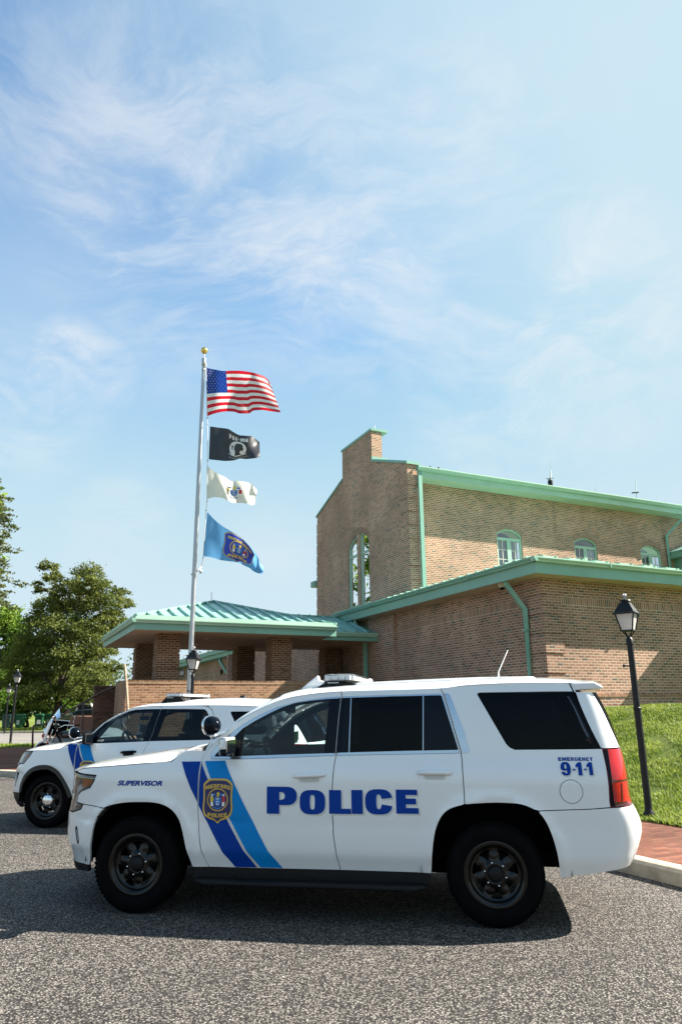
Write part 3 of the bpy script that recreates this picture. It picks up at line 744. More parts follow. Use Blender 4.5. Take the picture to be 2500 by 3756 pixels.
cpg.box((A1-.04, 23.22, 12.06), (A1+.70, 25.98, 12.15)); cpg.box((A1-.02, 23.24, 10.79), (A1+.66, 23.27, 10.99))
cpg.build('gable_coping', M['green'], BLD)
bx('gable_far_eave', M['green'], [((A1-.1, B2+.03, 6.78), (A1+.3, B2+.5, 7.02))])
# box downspouts
def spout(pts, w_=.055, name='downspout'): return MB().rtube(pts, w_, w_*.8).build(name, M['green'], BLD)
spout([(E0+.10, 14.62, 4.94), (E0+.10, 14.62, 4.62), (A0-.10, 14.45, 3.97), (A0-.10, 14.45, .6)], .065)
spout([(E0+.10, 23.3, 4.94), (E0+.10, 23.3, 4.60), (A0-.20, 23.1, 4.05), (A0-.20, 23.1, .8)], .065)
spout([(A1+.42, B1-.12, 9.6), (A1+.42, B1-.12, 5.1)], .07)
spout([(25.65, UE-.04, 9.62), (25.65, UE+.02, 9.36), (25.0, BU-.09, 8.55), (25.0, BU-.09, 5.8)], .06)
for z in (3.45, 2.28, 1.5): bx('spout_strap', M['green'], [((A0-.175, 14.37, z), (A0-.02, 14.53, z+.03))])
for z in (3.1, 2.0): bx('spout_strap', M['green'], [((A0-.28, 23.02, z), (A0-.11, 23.18, z+.03))])
# green dormer on the wing roof at the right edge
dm = MB(); dm.box((25.35, 17.6, 5.6), (31, BU, 7.55)); dm.build('dormer', M['green'], BLD)
dm = MB(); dm.box((25.30, 17.55, 7.42), (25.36, 17.7, 7.55)); dm.box((25.33, 17.7, 5.9), (25.35, BU-.3, 6.0)); dm.box((25.05, 17.2, 7.55), (31.3, BU, 7.82)); dm.build('dormer_fascia', M['green'], BLD)
dm = MB(); dm.prism([(25.0, 7.823), (31.4, 7.823), (28.2, 9.1)], lambda u, v: (u, 17.15, v), lambda u, v: (u, BU, v)); dm.build('dormer_roof', M['roof'], BLD)
# porch: columns, soffit, hipped standing-seam roof
PA0, PA1, PB0, PB1, ZS = 3.44, 9.72, 21.15, 27.7, 3.875
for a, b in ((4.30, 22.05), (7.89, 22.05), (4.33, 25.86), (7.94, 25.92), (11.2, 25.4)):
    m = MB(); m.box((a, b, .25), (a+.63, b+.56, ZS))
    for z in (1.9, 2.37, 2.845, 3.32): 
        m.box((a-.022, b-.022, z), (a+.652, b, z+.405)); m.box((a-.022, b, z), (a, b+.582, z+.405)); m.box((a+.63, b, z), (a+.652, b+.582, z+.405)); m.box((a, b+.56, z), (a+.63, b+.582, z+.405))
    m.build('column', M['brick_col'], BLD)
bx('porch_soffit', M['soffit'], [((PA0+.02, PB0+.02, ZS), (PA1-.02, PB1-.02, ZS+.03)), ((PA1-.02, 22.3, ZS+.002), (A0-.01, 26.6, ZS+.032))])
bx('porch_fascia', M['green'], [((PA0, PB0, ZS-.02), (PA1, PB0+.02, ZS+.17)), ((PA0, PB0+.02, ZS-.02), (PA0+.02, PB1, ZS+.17)), ((PA0+.02, PB1-.02, ZS-.02), (PA1, PB1, ZS+.17)), ((PA1-.02, PB0+.02, ZS+.0), (PA1, PB1-.02, ZS+.17)), ((PA1, 22.28, ZS-.02), (A0-.01, 22.3, ZS+.12))])
gutter('porch_gutter', (PA0-.12, PB0), (PA1, PB0), (0, -1), ZS+.172, ZS+.285)
gutter('porch_gutter', (PA0, PB0-.12), (PA0, PB1), (-1, 0), ZS+.172, ZS+.285, M['green'])
gutter('porch_gutter', (PA1+.002, 22.28), (A0-.16, 22.28), (0, -1), ZS+.122, ZS+.25)
bx('porch_drip_edge', M['green_light'], [((PA0, PB0-.02, ZS+.30), (PA1, PB0+.05, ZS+.40)), ((PA0-.02, PB0+.05, ZS+.30), (PA0+.05, PB1, ZS+.40))])
ZE, AP, CR = ZS+.36, ((PA0+PA1)/2, (PB0+PB1)/2), 5.24
pr_ = MB(); pr_.add([(PA0, PB0, ZE), (PA1, PB0, ZE), (PA1, PB1, ZE), (PA0, PB1, ZE), (*AP, CR)], [(0, 1, 4), (1, 2, 4), (2, 3, 4), (3, 0, 4)])
zc_ = 4.90; pr_.add([(7.9, 22.28, ZS+.27), (A0-.02, 22.28, ZS+.27), (A1, AP[1], zc_), (7.9, AP[1], zc_), (A0-.02, 26.6, ZS+.27), (7.9, 26.6, ZS+.27)], [(0, 1, 2, 3), (3, 2, 4, 5)])
pr_.build('porch_roof', M['roof'], BLD)
sm_ = MB()
def seam(p0, p1, w_=.022, h=.035): sm_.rtube([Vector(p0)+Vector((0, 0, h)), Vector(p1)+Vector((0, 0, h))], w_, h)
n_ = 16
for k in range(1, n_):
    t = k/n_; f_ = min(t, 1-t)*2
    for P0, P1 in (((PA0, PB0, ZE), (PA1, PB0, ZE)), ((PA0, PB1, ZE), (PA0, PB0, ZE)), ((PA1, PB1, ZE), (PA0, PB1, ZE))):
        e0 = Vector(P0).lerp(Vector(P1), t); mid = (Vector(P0)+Vector(P1))/2; inw = Vector((*AP, CR))-mid
        seam(e0, e0+inw*f_)
for p in ((PA0, PB0), (PA1, PB0), (PA0, PB1)): seam((*p, ZE), (*AP, CR), .05, .03)
for k in range(6): seam((9.3+.42*k, 22.28, ZS+.27), (9.3+.42*k, AP[1], zc_))
seam((9.0, AP[1], zc_), (A1, AP[1], zc_), .05, .02)
sm_.build('porch_roof_seam', M['roof'], BLD)
for a, b in ((6.2, 23.6), (8.4, 23.7), (6.3, 25.4), (9.8, 23.9)):
    MB().lathe([(.001, -.012), (.06, -.012), (.085, -.004), (.09, 0)], 20, Matrix.Translation((a, b, ZS))).build('recessed_light', M['chrome'], BLD, True)
# far wing seen between the columns
bx('far_wing_wall', M['brick'], [((12.7, 28.7, .2), (13.0, 62, 4.72)), ((12.0, 41.0, .2), (12.7, 41.3, 4.72)), ((13.0, 40.9, .2), (19, 41.2, 4.72))])
bx('far_wing_soldier_course', M['soldier'], [((12.694, 41.3, 3.7), (12.70, 62, 4.0)), ((13.0, 40.894, 3.6), (19, 40.9, 3.9))])
bx('far_wing_eave', M['green'], [((12.1, 40.4, 4.70), (13, 62, 4.93)), ((12.0, 40.4, 4.94), (12.1, 62, 5.08)), ((12.1, 40.3, 4.70), (19, 40.4, 4.93))])
bx('far_wing_roof', M['roof'], [((12.0, 40.2, 5.085), (19, 62, 5.2))])
spout([(12.2, 43.5, 4.9), (12.2, 43.5, 4.55), (12.6, 43, 3.7), (12.6, 43, .6)], .09)
f_ = bx('window', M['green'], [((13.35, 40.80, 1.2), (13.47, 40.9, 3.35)), ((14.5, 40.80, 1.2), (14.62, 40.9, 3.35)), ((13.47, 40.80, 3.23), (14.5, 40.9, 3.35)), ((13.93, 40.80, 1.2), (14.03, 40.9, 3.23))])
bx('pane', M['winglass'], [((13.47, 40.86, 1.2), (14.5, 40.89, 3.23))], f_)
# raised terrace under the porch
tz_ = MB(); tz_.box((3.66, 21.86, .1), (A0-.02, 40, 1.42)); o = tz_.build('terrace', M['paver']); o.rotation_euler = (0, 0, YB); tag(o, kind='structure')

# low garden wall in front of the porch, and the pier behind its end
gw = thing('garden_wall', 'orange brick garden wall with upright brick cap in front of the porch', 'wall', (0, 0, 0), YB)
bx('wall', M['brick_par'], [((3.38, 21.6, 0), (A0-.03, 21.85, 2.37)), ((3.38, 21.85, 0), (3.63, 23.6, 2.37))], gw)
bx('cap', M['rowlock'], [((3.375, 21.59, 2.37), (A0-.03, 21.86, 2.48)), ((3.375, 21.86, 2.37), (3.64, 23.61, 2.48))], gw)
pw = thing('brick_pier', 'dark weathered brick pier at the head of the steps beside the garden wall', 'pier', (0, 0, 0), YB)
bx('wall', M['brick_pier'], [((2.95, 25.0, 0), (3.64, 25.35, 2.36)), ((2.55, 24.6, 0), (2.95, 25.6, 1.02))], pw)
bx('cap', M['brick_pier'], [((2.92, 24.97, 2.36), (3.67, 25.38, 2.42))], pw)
# ---------------------------------------------------------------- police cars
def pchip(xs,ys):
    n=len(xs); h=[xs[i+1]-xs[i] for i in range(n-1)]; d=[(ys[i+1]-ys[i])/h[i] for i in range(n-1)]
    m=[0]*n; m[0]=d[0]; m[-1]=d[-1]
    for i in range(1,n-1):
        if d[i-1]*d[i]>0:
            w1=2*h[i]+h[i-1]; w2=h[i]+2*h[i-1]; m[i]=(w1+w2)/(w1/d[i-1]+w2/d[i])
    def f(x):
        if x<=xs[0]: return ys[0]+m[0]*(x-xs[0])
        if x>=xs[-1]: return ys[-1]+m[-1]*(x-xs[-1])
        i=0
        while x>xs[i+1]: i+=1
        t=(x-xs[i])/h[i]; a=t*t; b=a*t
        return ys[i]*(2*b-3*a+1)+h[i]*m[i]*(b-2*a+t)+ys[i+1]*(3*a-2*b)+h[i]*m[i+1]*(b-a)
    return f
class Surf:
    def __init__(s,W,F,R,xf,nf,Lf,xr,nr,Lr,arch,flare=.018):
        s.W=pchip(*W); s.F=pchip(*F); s.R=pchip(*R)
        s.xf,s.nf,s.Lf,s.xr,s.nr,s.Lr=xf,nf,Lf,xr,nr,Lr; s.arch=arch; s.fl=flare
    def w(s,u,z):
        w=s.W(z)
        for (xc,zc,hw,hh) in s.arch:
            r=math.hypot((u-xc)/hw,(z-zc)/hh)
            if .8<r<1.6: w+=s.fl*math.exp(-((r-1.04)/.11)**2)*min(1,max(0,(1.1-z)/.2))
        return w
    def P(s,u,z):
        w=s.w(u,z)
        if u<s.xf:
            t=min((s.xf-u)/s.Lf,1)*math.pi/2; a=s.F(z)-s.xf; n=s.nf; sg=1
            x0=s.xf
        elif u>s.xr:
            t=min((u-s.xr)/s.Lr,1)*math.pi/2; a=s.R(z)-s.xr; n=s.nr; x0=s.xr
        else: return (u,-w,z)
        c,si=math.cos(t),math.sin(t); r=(abs(c)**n+abs(si)**n)**(-1/n)
        return (x0+a*r*si,-w*r*c,z)
TAHOE=Surf(W=([.28,.36,.43,.485,.51,.68,.70,.725,.745,.90,1.02,1.08,1.12,1.17,1.22,1.40,1.60,1.80,1.95],[.910,.934,.960,.984,.989,.9985,.9965,.9975,1.002,1.010,1.012,1.008,1.000,.984,.967,.930,.885,.83,.79]),
  F=([.25,.40,.50,.70,.85,1.0,1.10,1.2],[-2.40,-2.44,-2.48,-2.49,-2.46,-2.46,-2.44,-2.38]),
  R=([.30,.40,.50,.70,.84,.90,1.0,1.15,1.30,1.42,1.60,1.72,1.84],[2.48,2.52,2.58,2.655,2.615,2.58,2.575,2.57,2.55,2.52,2.465,2.41,2.34]),
  xf=-1.66,nf=2.1,Lf=1.25,xr=2.20,nr=4.4,Lr=1.25,arch=[(-1.47,.40,.50,.48),(1.475,.40,.50,.50)])
EXPL=Surf(W=([.25,.36,.48,.60,.75,.92,1.03,1.09,1.14,1.20,1.35,1.50,1.65,1.80],[.93,.955,.975,.985,.99,.985,.972,.955,.93,.905,.86,.81,.755,.70]),
  F=([.22,.30,.45,.60,.80,.90,1.05,1.15],[-2.22,-2.36,-2.43,-2.42,-2.40,-2.36,-2.24,-2.05]),
  R=([.25,.40,.60,.80,1.0,1.15,1.35,1.60,1.72],[2.46,2.52,2.56,2.55,2.50,2.47,2.40,2.22,2.05]),
  xf=-1.55,nf=2.0,Lf=1.3,xr=1.95,nr=3.0,Lr=1.3,arch=[(-1.46,.38,.45,.47),(1.40,.38,.45,.47)],flare=.012)
def sidefn(S, side):          # side -1 = the flank towards the camera; off = outwards
    def fn(u, v, off=0.0):
        x, y, z = S.P(u, v)
        if off:
            e = 2e-3; a = Vector(S.P(u+e, v))-Vector(S.P(u-e, v)); b = Vector(S.P(u, v+e))-Vector(S.P(u, v-e)); n = a.cross(b)
            if n.y > 0 and u < S.xr+.9 and u > S.xf-.9: n = -n
            elif abs(n.y) < 1e-9 or not (S.xf-.9 < u < S.xr+.9):
                if n.dot(Vector((x, y, 0))) < 0: n = -n
            n.normalize(); x, y, z = x+n.x*off, y+n.y*off, z+n.z*off
        return Vector((x, y*(-side), z))
    return fn
def ring2(o, i, n=0): return [o, i]
class Deck:
    """hood, windscreen and roof: z over (x, y) as super-elliptic cross sections between two side lines"""
    def __init__(s, S, zs, zc, xb, xp, p=2.5, q=1.6): s.S, s.zs, s.zc, s.xb, s.xp, s.p, s.q = S, pchip(*zs), pchip(*zc), xb, xp, p, q
    def P(s, x, t):           # t in -1..1 across
        zs = s.zs(x); y0 = s.S.w(min(max(x, s.S.xf), s.S.xr), zs)
        if x < s.xp: y0 *= math.sqrt(max(1e-4, (x-s.xb)/(s.xp-s.xb)))
        if x > s.S.xr:
            pz = s.S; k = min(1, (x-pz.xr)/max(.05, pz.R(zs)-pz.xr)); y0 *= (1-k**pz.nr)**(1/pz.nr) if k < 1 else .3
        h = max(0.0, s.zc(x)-zs); return Vector((x, -y0*t, zs+h*max(0, 1-abs(t)**s.p)**(1/s.q)))
def deckgrid(name, D, x0, x1, t0, t1, nx_, nt_, mat, parent, off=0.0, thick=0.0, xfun=None, tdist=None):
    V = []; Fc = []
    for i in range(nx_+1):
        for j in range(nt_+1):
            tt = t0+(t1-t0)*j/nt_
            if tdist: tt = tdist(tt)
            xa = xfun(tt) if xfun else x0
            x = xa+(x1-xa)*i/nx_
            V.append(D.P(x, tt)+Vector((0, 0, off)))
    m = nt_+1
    for i in range(nx_):
        for j in range(nt_): Fc.append((i*m+j, (i+1)*m+j, (i+1)*m+j+1, i*m+j+1))
    o = mk(name, V, Fc, mat, parent, True)
    if thick:
        sd = o.modifiers.new('s', 'SOLIDIFY'); sd.thickness = thick; sd.offset = 1
    bm = bmesh.new(); bm.from_mesh(o.data); bmesh.ops.recalc_face_normals(bm, faces=bm.faces)
    if sum(f.normal.z for f in bm.faces) < 0: bmesh.ops.reverse_faces(bm, faces=bm.faces)
    bm.to_mesh(o.data); bm.free()
    return o
def tdist(t): return math.copysign(1-(1-abs(t))**1.9, t)

def wheel_mesh(parent, x, y, side, r, wdt, rr, style, rot=0.0):
    """tyre, rim, hub cap, nuts; side -1 faces -y"""
    wk = bpy.data.objects.new('wheel', None); COL.objects.link(wk); wk.parent = parent; wk.location = (x, y, r); wk.rotation_euler = (0, rot, 0 if side < 0 else PI)
    h = wdt/2; s = r-rr
    prof = [(rr-.012, -h*.80), (rr+.012, -h*.88), (rr+.03, -h*.93), (rr+s*.45, -h*1.04), (rr+s*.70, -h*1.0), (r-.022, -h*.90), (r-.006, -h*.80)]
    for g in (-.62, -.22, .22, .62): prof += [(r, h*(g-.10)), (r-.009, h*(g-.09)), (r-.009, h*(g+.03)), (r, h*(g+.04))]
    prof += [(r-.006, h*.80), (r-.022, h*.90), (rr+s*.7, h), (rr+s*.45, h*1.04), (rr+.012, h*.88), (rr-.012, h*.8)]
    tb = MB().lathe(prof, 72, None, 'Y')
    # tread blocks on the shoulders
    nb = 66
    for k in range(nb):
        for sg in (-1, 1):
            Mx = Matrix.Rotation(2*PI*(k+(.5 if sg > 0 else 0))/nb, 4, 'Y'); w_ = r*2*PI/nb*.33
            tb.box((-w_, sg*h*.62-(0.0 if sg > 0 else h*.30), r-.012), (w_, sg*h*.62+(h*.30 if sg > 0 else 0.0), r-.004), Mx)
    tb.build('tyre', M['tyre'], wk, True, angle=35)
    rp = [(rr-.02, h*.8), (rr-.03, h*.3), (rr-.045, 0), (rr-.04, -h*.5), (rr-.022, -h*.70), (rr-.006, -h*.82), (rr+.012, -h*.895), (rr+.014, -h*.93), (rr+.004, -h*.945), (rr-.012, -h*.93), (rr-.026, -h*.80), (rr-.036, -h*.66)]
    MB().lathe(rp, 64, None, 'Y').build('rim', M['rim'], wk, True, angle=50)
    R1 = rr-.034
    def dish(u, v, off=0):
        q_ = math.hypot(u, v)/R1
        k_ = abs(((math.atan2(v, u)/(2*PI)-style.get('ph', 0)/style['n'])*style['n']) % 1-.5)*2      # 0 on a spoke, 1 on a window
        d = -h*.50 - h*.20*math.exp(-((q_-.36)/.15)**2) - h*.14*max(0, q_-.82)/.18 - h*.14*(.5+.5*math.cos(PI*k_))*math.exp(-((q_-.66)/.17)**2)
        return Vector((u, d-off, v))
    n = style['n']; hol = []
    for k in range(n):
        a0 = 2*PI*(k+style.get('ph', 0))/n; L = []
        for (q_, da) in style['hole']: L.append((R1*q_*math.cos(a0+da), R1*q_*math.sin(a0+da)))
        hol.append(spline(L, 4, True))
    out = [(R1*math.cos(2*PI*k/64), R1*math.sin(2*PI*k/64)) for k in range(64)]
    sheet('disc', [out]+hol, dish, M['rim'], wk, .022, .012, .022)
    # raised spoke ribs catch the light
    if style.get('ribs'):
        rb = MB()
        for k in range(n):
            a0 = 2*PI*(k+.5+style.get('ph', 0))/n
            for da in (-.16, .16):
                P = [dish(R1*q_*math.cos(a0+da*(1.1-.35*q_)), R1*q_*math.sin(a0+da*(1.1-.35*q_)), .004) for q_ in (.46, .6, .75, .88)]
                rb.tube(P, [.006, .007, .007, .005], 6)
        rb.build('spoke_rib', M['rim'], wk, True)
    cpm = M['chrome'] if style.get('chrome') else M['plastic']; rc = style['cap']
    MB().lathe([(.001, -h*.80-.012), (rc*.5, -h*.80-.010), (rc*.86, -h*.80), (rc, -h*.70), (rc, -h*.5)], 28, None, 'Y').build('hub_cap', cpm, wk, True)
    nm = MB()
    for k in range(style['nuts']):
        a = 2*PI*k/style['nuts']+.4; q_ = style['nr']
        nm.sphere((q_*math.cos(a), -h*.74, q_*math.sin(a)), (.0095, .012, .0095), 10, 6)
    nm.build('lug_nut', M['chrome'], wk, True)
    MB().lathe([(.15, h*.1), (.15, -h*.05), (.02, -h*.05)], 32, None, 'Y').build('brake_disc', M['plastic'], wk, True)
    return wk
def arch_liner(m, x, y0, y1, r, z):
    n = 20; V = []
    for k in range(n+1):
        a = PI*1.04*k/n-.02*PI; V += [(x+r*math.cos(a), y0, z+r*math.sin(a)), (x+r*math.cos(a), y1, z+r*math.sin(a))]
    m.add(V, [(2*k, 2*k+2, 2*k+3, 2*k+1) for k in range(n)])
    m.add([V[2*k+1] for k in range(n+1)], [tuple(range(n+1))])
def rbox(name, a, b, mat, parent, bev=.02): 
    o = MB().box(a, b).build(name, mat, parent, True, bev); o.modifiers['b'].segments = 4
    return o
def interior(root, x0, x1, W0, zb, sx, dash_x, D=None):
    it = MB().box((x0, -W0, .42), (x1, W0, .50)).build('cabin_floor', M['inner'], root)
    ds = MB(); ds.prism([(dash_x-.5, .9), (dash_x+.05, .75), (dash_x+.06, zb-.08), (dash_x-.08, zb+.03), (dash_x-.5, zb-.02)], lambda u, v: (u, -W0, v), lambda u, v: (u, W0, v))
    d = ds.build('dashboard', M['dash'], root, False, .02)
    cl = MB().sphere((dash_x-.03, -.40, zb+.035), (.10, .19, .05), 16, 8).build('instrument_cowl', M['dash'], d, True)
    MB().box((dash_x+.02, -.12, .60), (dash_x+.55, .14, .88)).build('centre_console', M['dash_light'], d, False, .03)
    c = Vector((dash_x+.27, -.40, zb-.005)); st = MB(); ax = Matrix.Translation(c) @ Matrix.Rotation(R(62), 4, 'Y')
    st.lathe([(.185+.017*math.cos(a), .017*math.sin(a)) for a in [2*PI*k/8 for k in range(8)]], 32, ax, closed=True)
    for a in (0, PI*.5, PI, ): st.tube([ax @ Vector((.02*math.cos(a), .02*math.sin(a), .02)), ax @ Vector((.175*math.cos(a), .175*math.sin(a), 0))], .016, 6)
    st.sphere(c, .05, 12, 8); st.tube([c, c+Vector((-.3, 0, -.16))], .03, 8); st.build('steering_wheel', M['plastic'], root, True)
    for row, xs_ in enumerate(sx):
        ys_ = (-.40, .40) if row == 0 else (-.37, 0, .37)
        for y in ys_:
            s = rbox('seat', (xs_-.27, y-.24 if row == 0 else y-.17, .52), (xs_+.25, y+.24 if row == 0 else y+.17, .74), M['seat'], root, .06)
            bk = MB(); Mx = Matrix.Translation((xs_+.24, y, .70)) @ Matrix.Rotation(R(14), 4, 'Y'); bw_ = .23 if row == 0 else .17; bk.box((-.06, -bw_, 0), (.07, bw_, .60), Mx); o = bk.build('backrest', M['seat'], s, True, .05)
            hr = MB(); hr.box((-.04, -.13, .62), (.06, .13, .80), Mx); hr.tube([Mx @ Vector((0, -.06, .55)), Mx @ Vector((0, -.06, .66))], .008); hr.tube([Mx @ Vector((0, .06, .55)), Mx @ Vector((0, .06, .66))], .008)
            hr.build('headrest', M['seat'], s, True, .04)
    return it
LET = {}
def sell(cx, cy, rx, ry, n_, a0=0, a1=2*PI, k=28):
    out = []
    for i in range(k+1):
        a = a0+(a1-a0)*i/k; c, s_ = math.cos(a), math.sin(a); out.append((cx+rx*math.copysign(abs(c)**(2/n_), c), cy+ry*math.copysign(abs(s_)**(2/n_), s_)))
    return out
LET['P'] = [[(0, 0), (0, 1), (.62, 1)] + sell(.66, .66, .34, .34, 2.3, PI/2, -PI/2, 16) + [(.42, .32), (.42, 0)], [(.42, .80), (.47, .80)] + sell(.48, .66, .12, .14, 2.3, PI/2, -PI/2, 10) + [(.42, .52)]]
LET['O'] = [sell(.5, .5, .5, .5, 2.9)[:-1], sell(.5, .5, .095, .30, 3.2, k=20)[:-1]]
LET['L'] = [[(0, 0), (0, 1), (.56, 1), (.56, .22), (1, .22), (1, 0)]]
LET['I'] = [[(0, 0), (0, 1), (1, 1), (1, 0)]]
LET['C'] = [sell(.5, .5, .5, .5, 2.8, R(12), R(348), 34) + [(.60, .40), (.60, .34)] + sell(.5, .5, .09, .29, 3, R(320), R(40), 18) + [(.60, .66), (.60, .61)]]
LET['E'] = [[(0, 0), (0, 1), (.96, 1), (.96, .775), (.44, .775), (.44, .63), (.90, .63), (.90, .39), (.44, .39), (.44, .24), (1, .24), (1, 0)]]
LET['9'] = [sell(.5, .68, .46, .32, 2.5, R(-20), R(200), 24)[::-1] + [] if False else sell(.5, .5, .46, .5, 2.6, R(-158), R(180), 40) + [(.04, .62)] + sell(.40, .62, .36, .26, 2.6, R(180), R(300), 12) + [(.60, .42), (.60, .25)] + sell(.52, .22, .09, .07, 2, R(0), R(-180), 8) + [(.43, .26)], sell(.5, .66, .10, .17, 2.6, k=18)[:-1]]
LET['1'] = [[(.30, 0), (.30, .66), (.0, .60), (.0, .80), (.38, 1), (.82, 1), (.82, 0)]]
LET['-'] = [[(0, 0), (0, 1), (1, 1), (1, 0)]]
LET['M'] = [[(0, 0), (0, 1), (.33, 1), (.5, .52), (.67, 1), (1, 1), (1, 0), (.76, 0), (.76, .60), (.59, .10), (.41, .10), (.24, .60), (.24, 0)]]
LET['D'] = [[(0, 0), (0, 1), (.5, 1)] + sell(.5, .5, .5, .5, 2.5, PI/2, -PI/2, 18) + [(.5, 0)], [(.33, .77), (.45, .77)] + sell(.46, .5, .19, .27, 2.4, PI/2, -PI/2, 12) + [(.33, .23)]]
LET['F'] = [[(0, 0), (0, 1), (.98, 1), (.98, .77), (.36, .77), (.36, .61), (.86, .61), (.86, .39), (.36, .39), (.36, 0)]]
LET['R'] = [[(0, 0), (0, 1), (.60, 1)] + sell(.62, .70, .34, .30, 2.3, PI/2, -R(62), 14) + [(1, 0), (.64, 0), (.46, .38), (.34, .38), (.34, 0)], [(.34, .79), (.52, .79)] + sell(.54, .69, .11, .10, 2.2, PI/2, -PI/2, 8) + [(.34, .59)]]
LET['N'] = [[(0, 0), (0, 1), (.32, 1), (.70, .42), (.70, 1), (1, 1), (1, 0), (.70, 0), (.30, .60), (.30, 0)]]
LET['G'] = [sell(.5, .5, .5, .5, 2.8, R(22), R(325), 32) + [(.92, .10), (.98, .10), (.98, .54), (.56, .54), (.56, .36), (.66, .36), (.64, .27)] + sell(.5, .5, .16, .27, 3, R(300), R(55), 16) + [(.66, .68)]]
LET['Y'] = [[(.33, 0), (.33, .38), (0, 1), (.36, 1), (.5, .66), (.64, 1), (1, 1), (.67, .38), (.67, 0)]]
def word(name, s_, fn, cu, cv, h, width, mat, parent, off, arc=0.0, gap=.16, two=False):
    """block-letter word built from the outlines above"""
    wd = {'I': .40, 'M': 1.2, '1': .6}; ws = [wd.get(c, .86) for c in s_]; tot = sum(ws)+gap*(len(s_)-1); k = width/tot; x = -width/2; V = []; Fc = []
    for c, w_ in zip(s_, ws):
        lp = [[(x+px*w_*k, (py-.5)*h) for px, py in l] for l in LET[c]]; V2, T = tri2d(lp, h*.5, h*.35, False)
        for o_ in ((off, -off) if two else (off,)):
            n = len(V); V += [fn(cu+a, cv+b-arc*(a/(width/2))**2, o_) for a, b in V2]; Fc += [(a+n, c_+n, b+n) for a, b, c_ in T]
        x += (w_+gap)*k
    return mk(name, V, Fc, mat, parent, False)
def letters(name, spec, fn, mat, parent, off, grow=0.0, dx=0.0, dz=0.0):
    V = []; Fc = []
    for ch, u0, u1, z0, z1 in spec:
        lp = [[(u0+(u1-u0)*x+dx, z0+(z1-z0)*y+dz) for x, y in l] for l in LET[ch]]
        V2, T = tri2d(lp, .05, .03); n = len(V); V += [fn(u, v, off) for u, v in V2]; Fc += [(a+n, c+n, b+n) for a, b, c in T]
    return mk(name, V, Fc, mat, parent, False)
def decal(name, loops, fn, mat, parent, off=.002, h=.07): return sheet(name, loops, lambda u, v, o=0: fn(u, v, off+o), mat, parent, h, h*.6)
SHIELD = [(-.42, .42), (-.30, .485), (-.15, .50), (0, .50), (.15, .50), (.30, .485), (.42, .42), (.47, .36), (.465, .25), (.455, .05), (.475, -.12), (.455, -.25), (.40, -.33), (.26, -.395), (.10, -.43), (0, -.50), (-.10, -.43), (-.26, -.395), (-.40, -.33), (-.455, -.25), (-.475, -.12), (-.455, .05), (-.465, .25), (-.47, .36)]
def seal(fn, cu, cv, s, parent, off, two=False, ring=True):
    """small state-seal like roundel: two robed figures beside a blue shield with three ploughs and a horse head crest"""
    T = lambda pts: [(cu+x*s, cv+y*s) for x, y in pts]
    ci = lambda x, y, rx, ry, n=14: T([(x+rx*math.cos(2*PI*k/n), y+ry*math.sin(2*PI*k/n)) for k in range(n)])
    if ring: decal('seal_ring', [ci(0, 0, .5, .5, 36), ci(0, 0, .455, .455, 36)], fn, M['gold_vinyl'], parent, off, .05)
    decal('seal_shield', [T([(-.16, .10), (.16, .10), (.16, -.10), (.10, -.24), (0, -.30), (-.10, -.24), (-.16, -.10)])], fn, M['bright_blue'], parent, off, .05)
    decal('seal_plough', [T([(-.07, y), (.07, y), (.05, y-.045), (-.06, y-.045)]) for y in (.06, -.06, -.17)], fn, M['emblem_white'], parent, off+.0006, .05)
    decal('seal_crest', [T([(-.10, .13), (-.02, .16), (-.05, .30), (.05, .34), (.10, .24), (.05, .22), (.08, .13)])], fn, M['yellow'], parent, off, .05)
    decal('seal_wreath', [ci(-.19, .22, .10, .05), ci(.20, .22, .10, .05), T([(-.22, -.30), (0, -.36), (.22, -.30), (.20, -.36), (0, -.42), (-.20, -.36)])], fn, M['bright_blue'], parent, off, .05)
    decal('seal_figure', [T([(-.36, .14), (-.22, .14), (-.20, 0), (-.22, -.10), (-.34, -.10)])], fn, M['yellow'], parent, off, .05)
    decal('seal_figure', [T([(.22, .14), (.36, .14), (.36, -.10), (.22, -.10)])], fn, M['crimson'], parent, off, .05)
    decal('seal_robe', [T([(-.34, -.10), (-.22, -.10), (-.20, -.28), (-.33, -.28)]), T([(.22, -.10), (.35, -.10), (.33, -.28), (.21, -.28)]), ci(-.28, .20, .045, .055, 10), ci(.29, .20, .045, .055, 10)], fn, M['emblem_white'], parent, off, .05)
def badge(fn, cu, cv, wd, ht, parent):
    T = lambda k: [(cu+x*wd*k, cv+y*ht*k) for x, y in SHIELD]
    b = decal('badge', [spline(T(1.0), 3, True)], fn, M['gold_vinyl'], parent, .0075, .05)
    decal('badge_field', [spline([(cu+x*(wd-.028), cv+y*(ht-.03)) for x, y in SHIELD], 3, True)], fn, M['navy'], b, .0085, .05)
    word('badge_lettering', 'MEDFORD', fn, cu, cv+ht*.335, ht*.088, wd*.80, M['gold_vinyl'], b, .0096, ht*.045)
    word('badge_lettering', 'POLICE', fn, cu, cv-ht*.318, ht*.088, wd*.62, M['gold_vinyl'], b, .0096, -ht*.02)
    seal(fn, cu, cv+ht*.03, wd*.66, b, .0096)
    return b
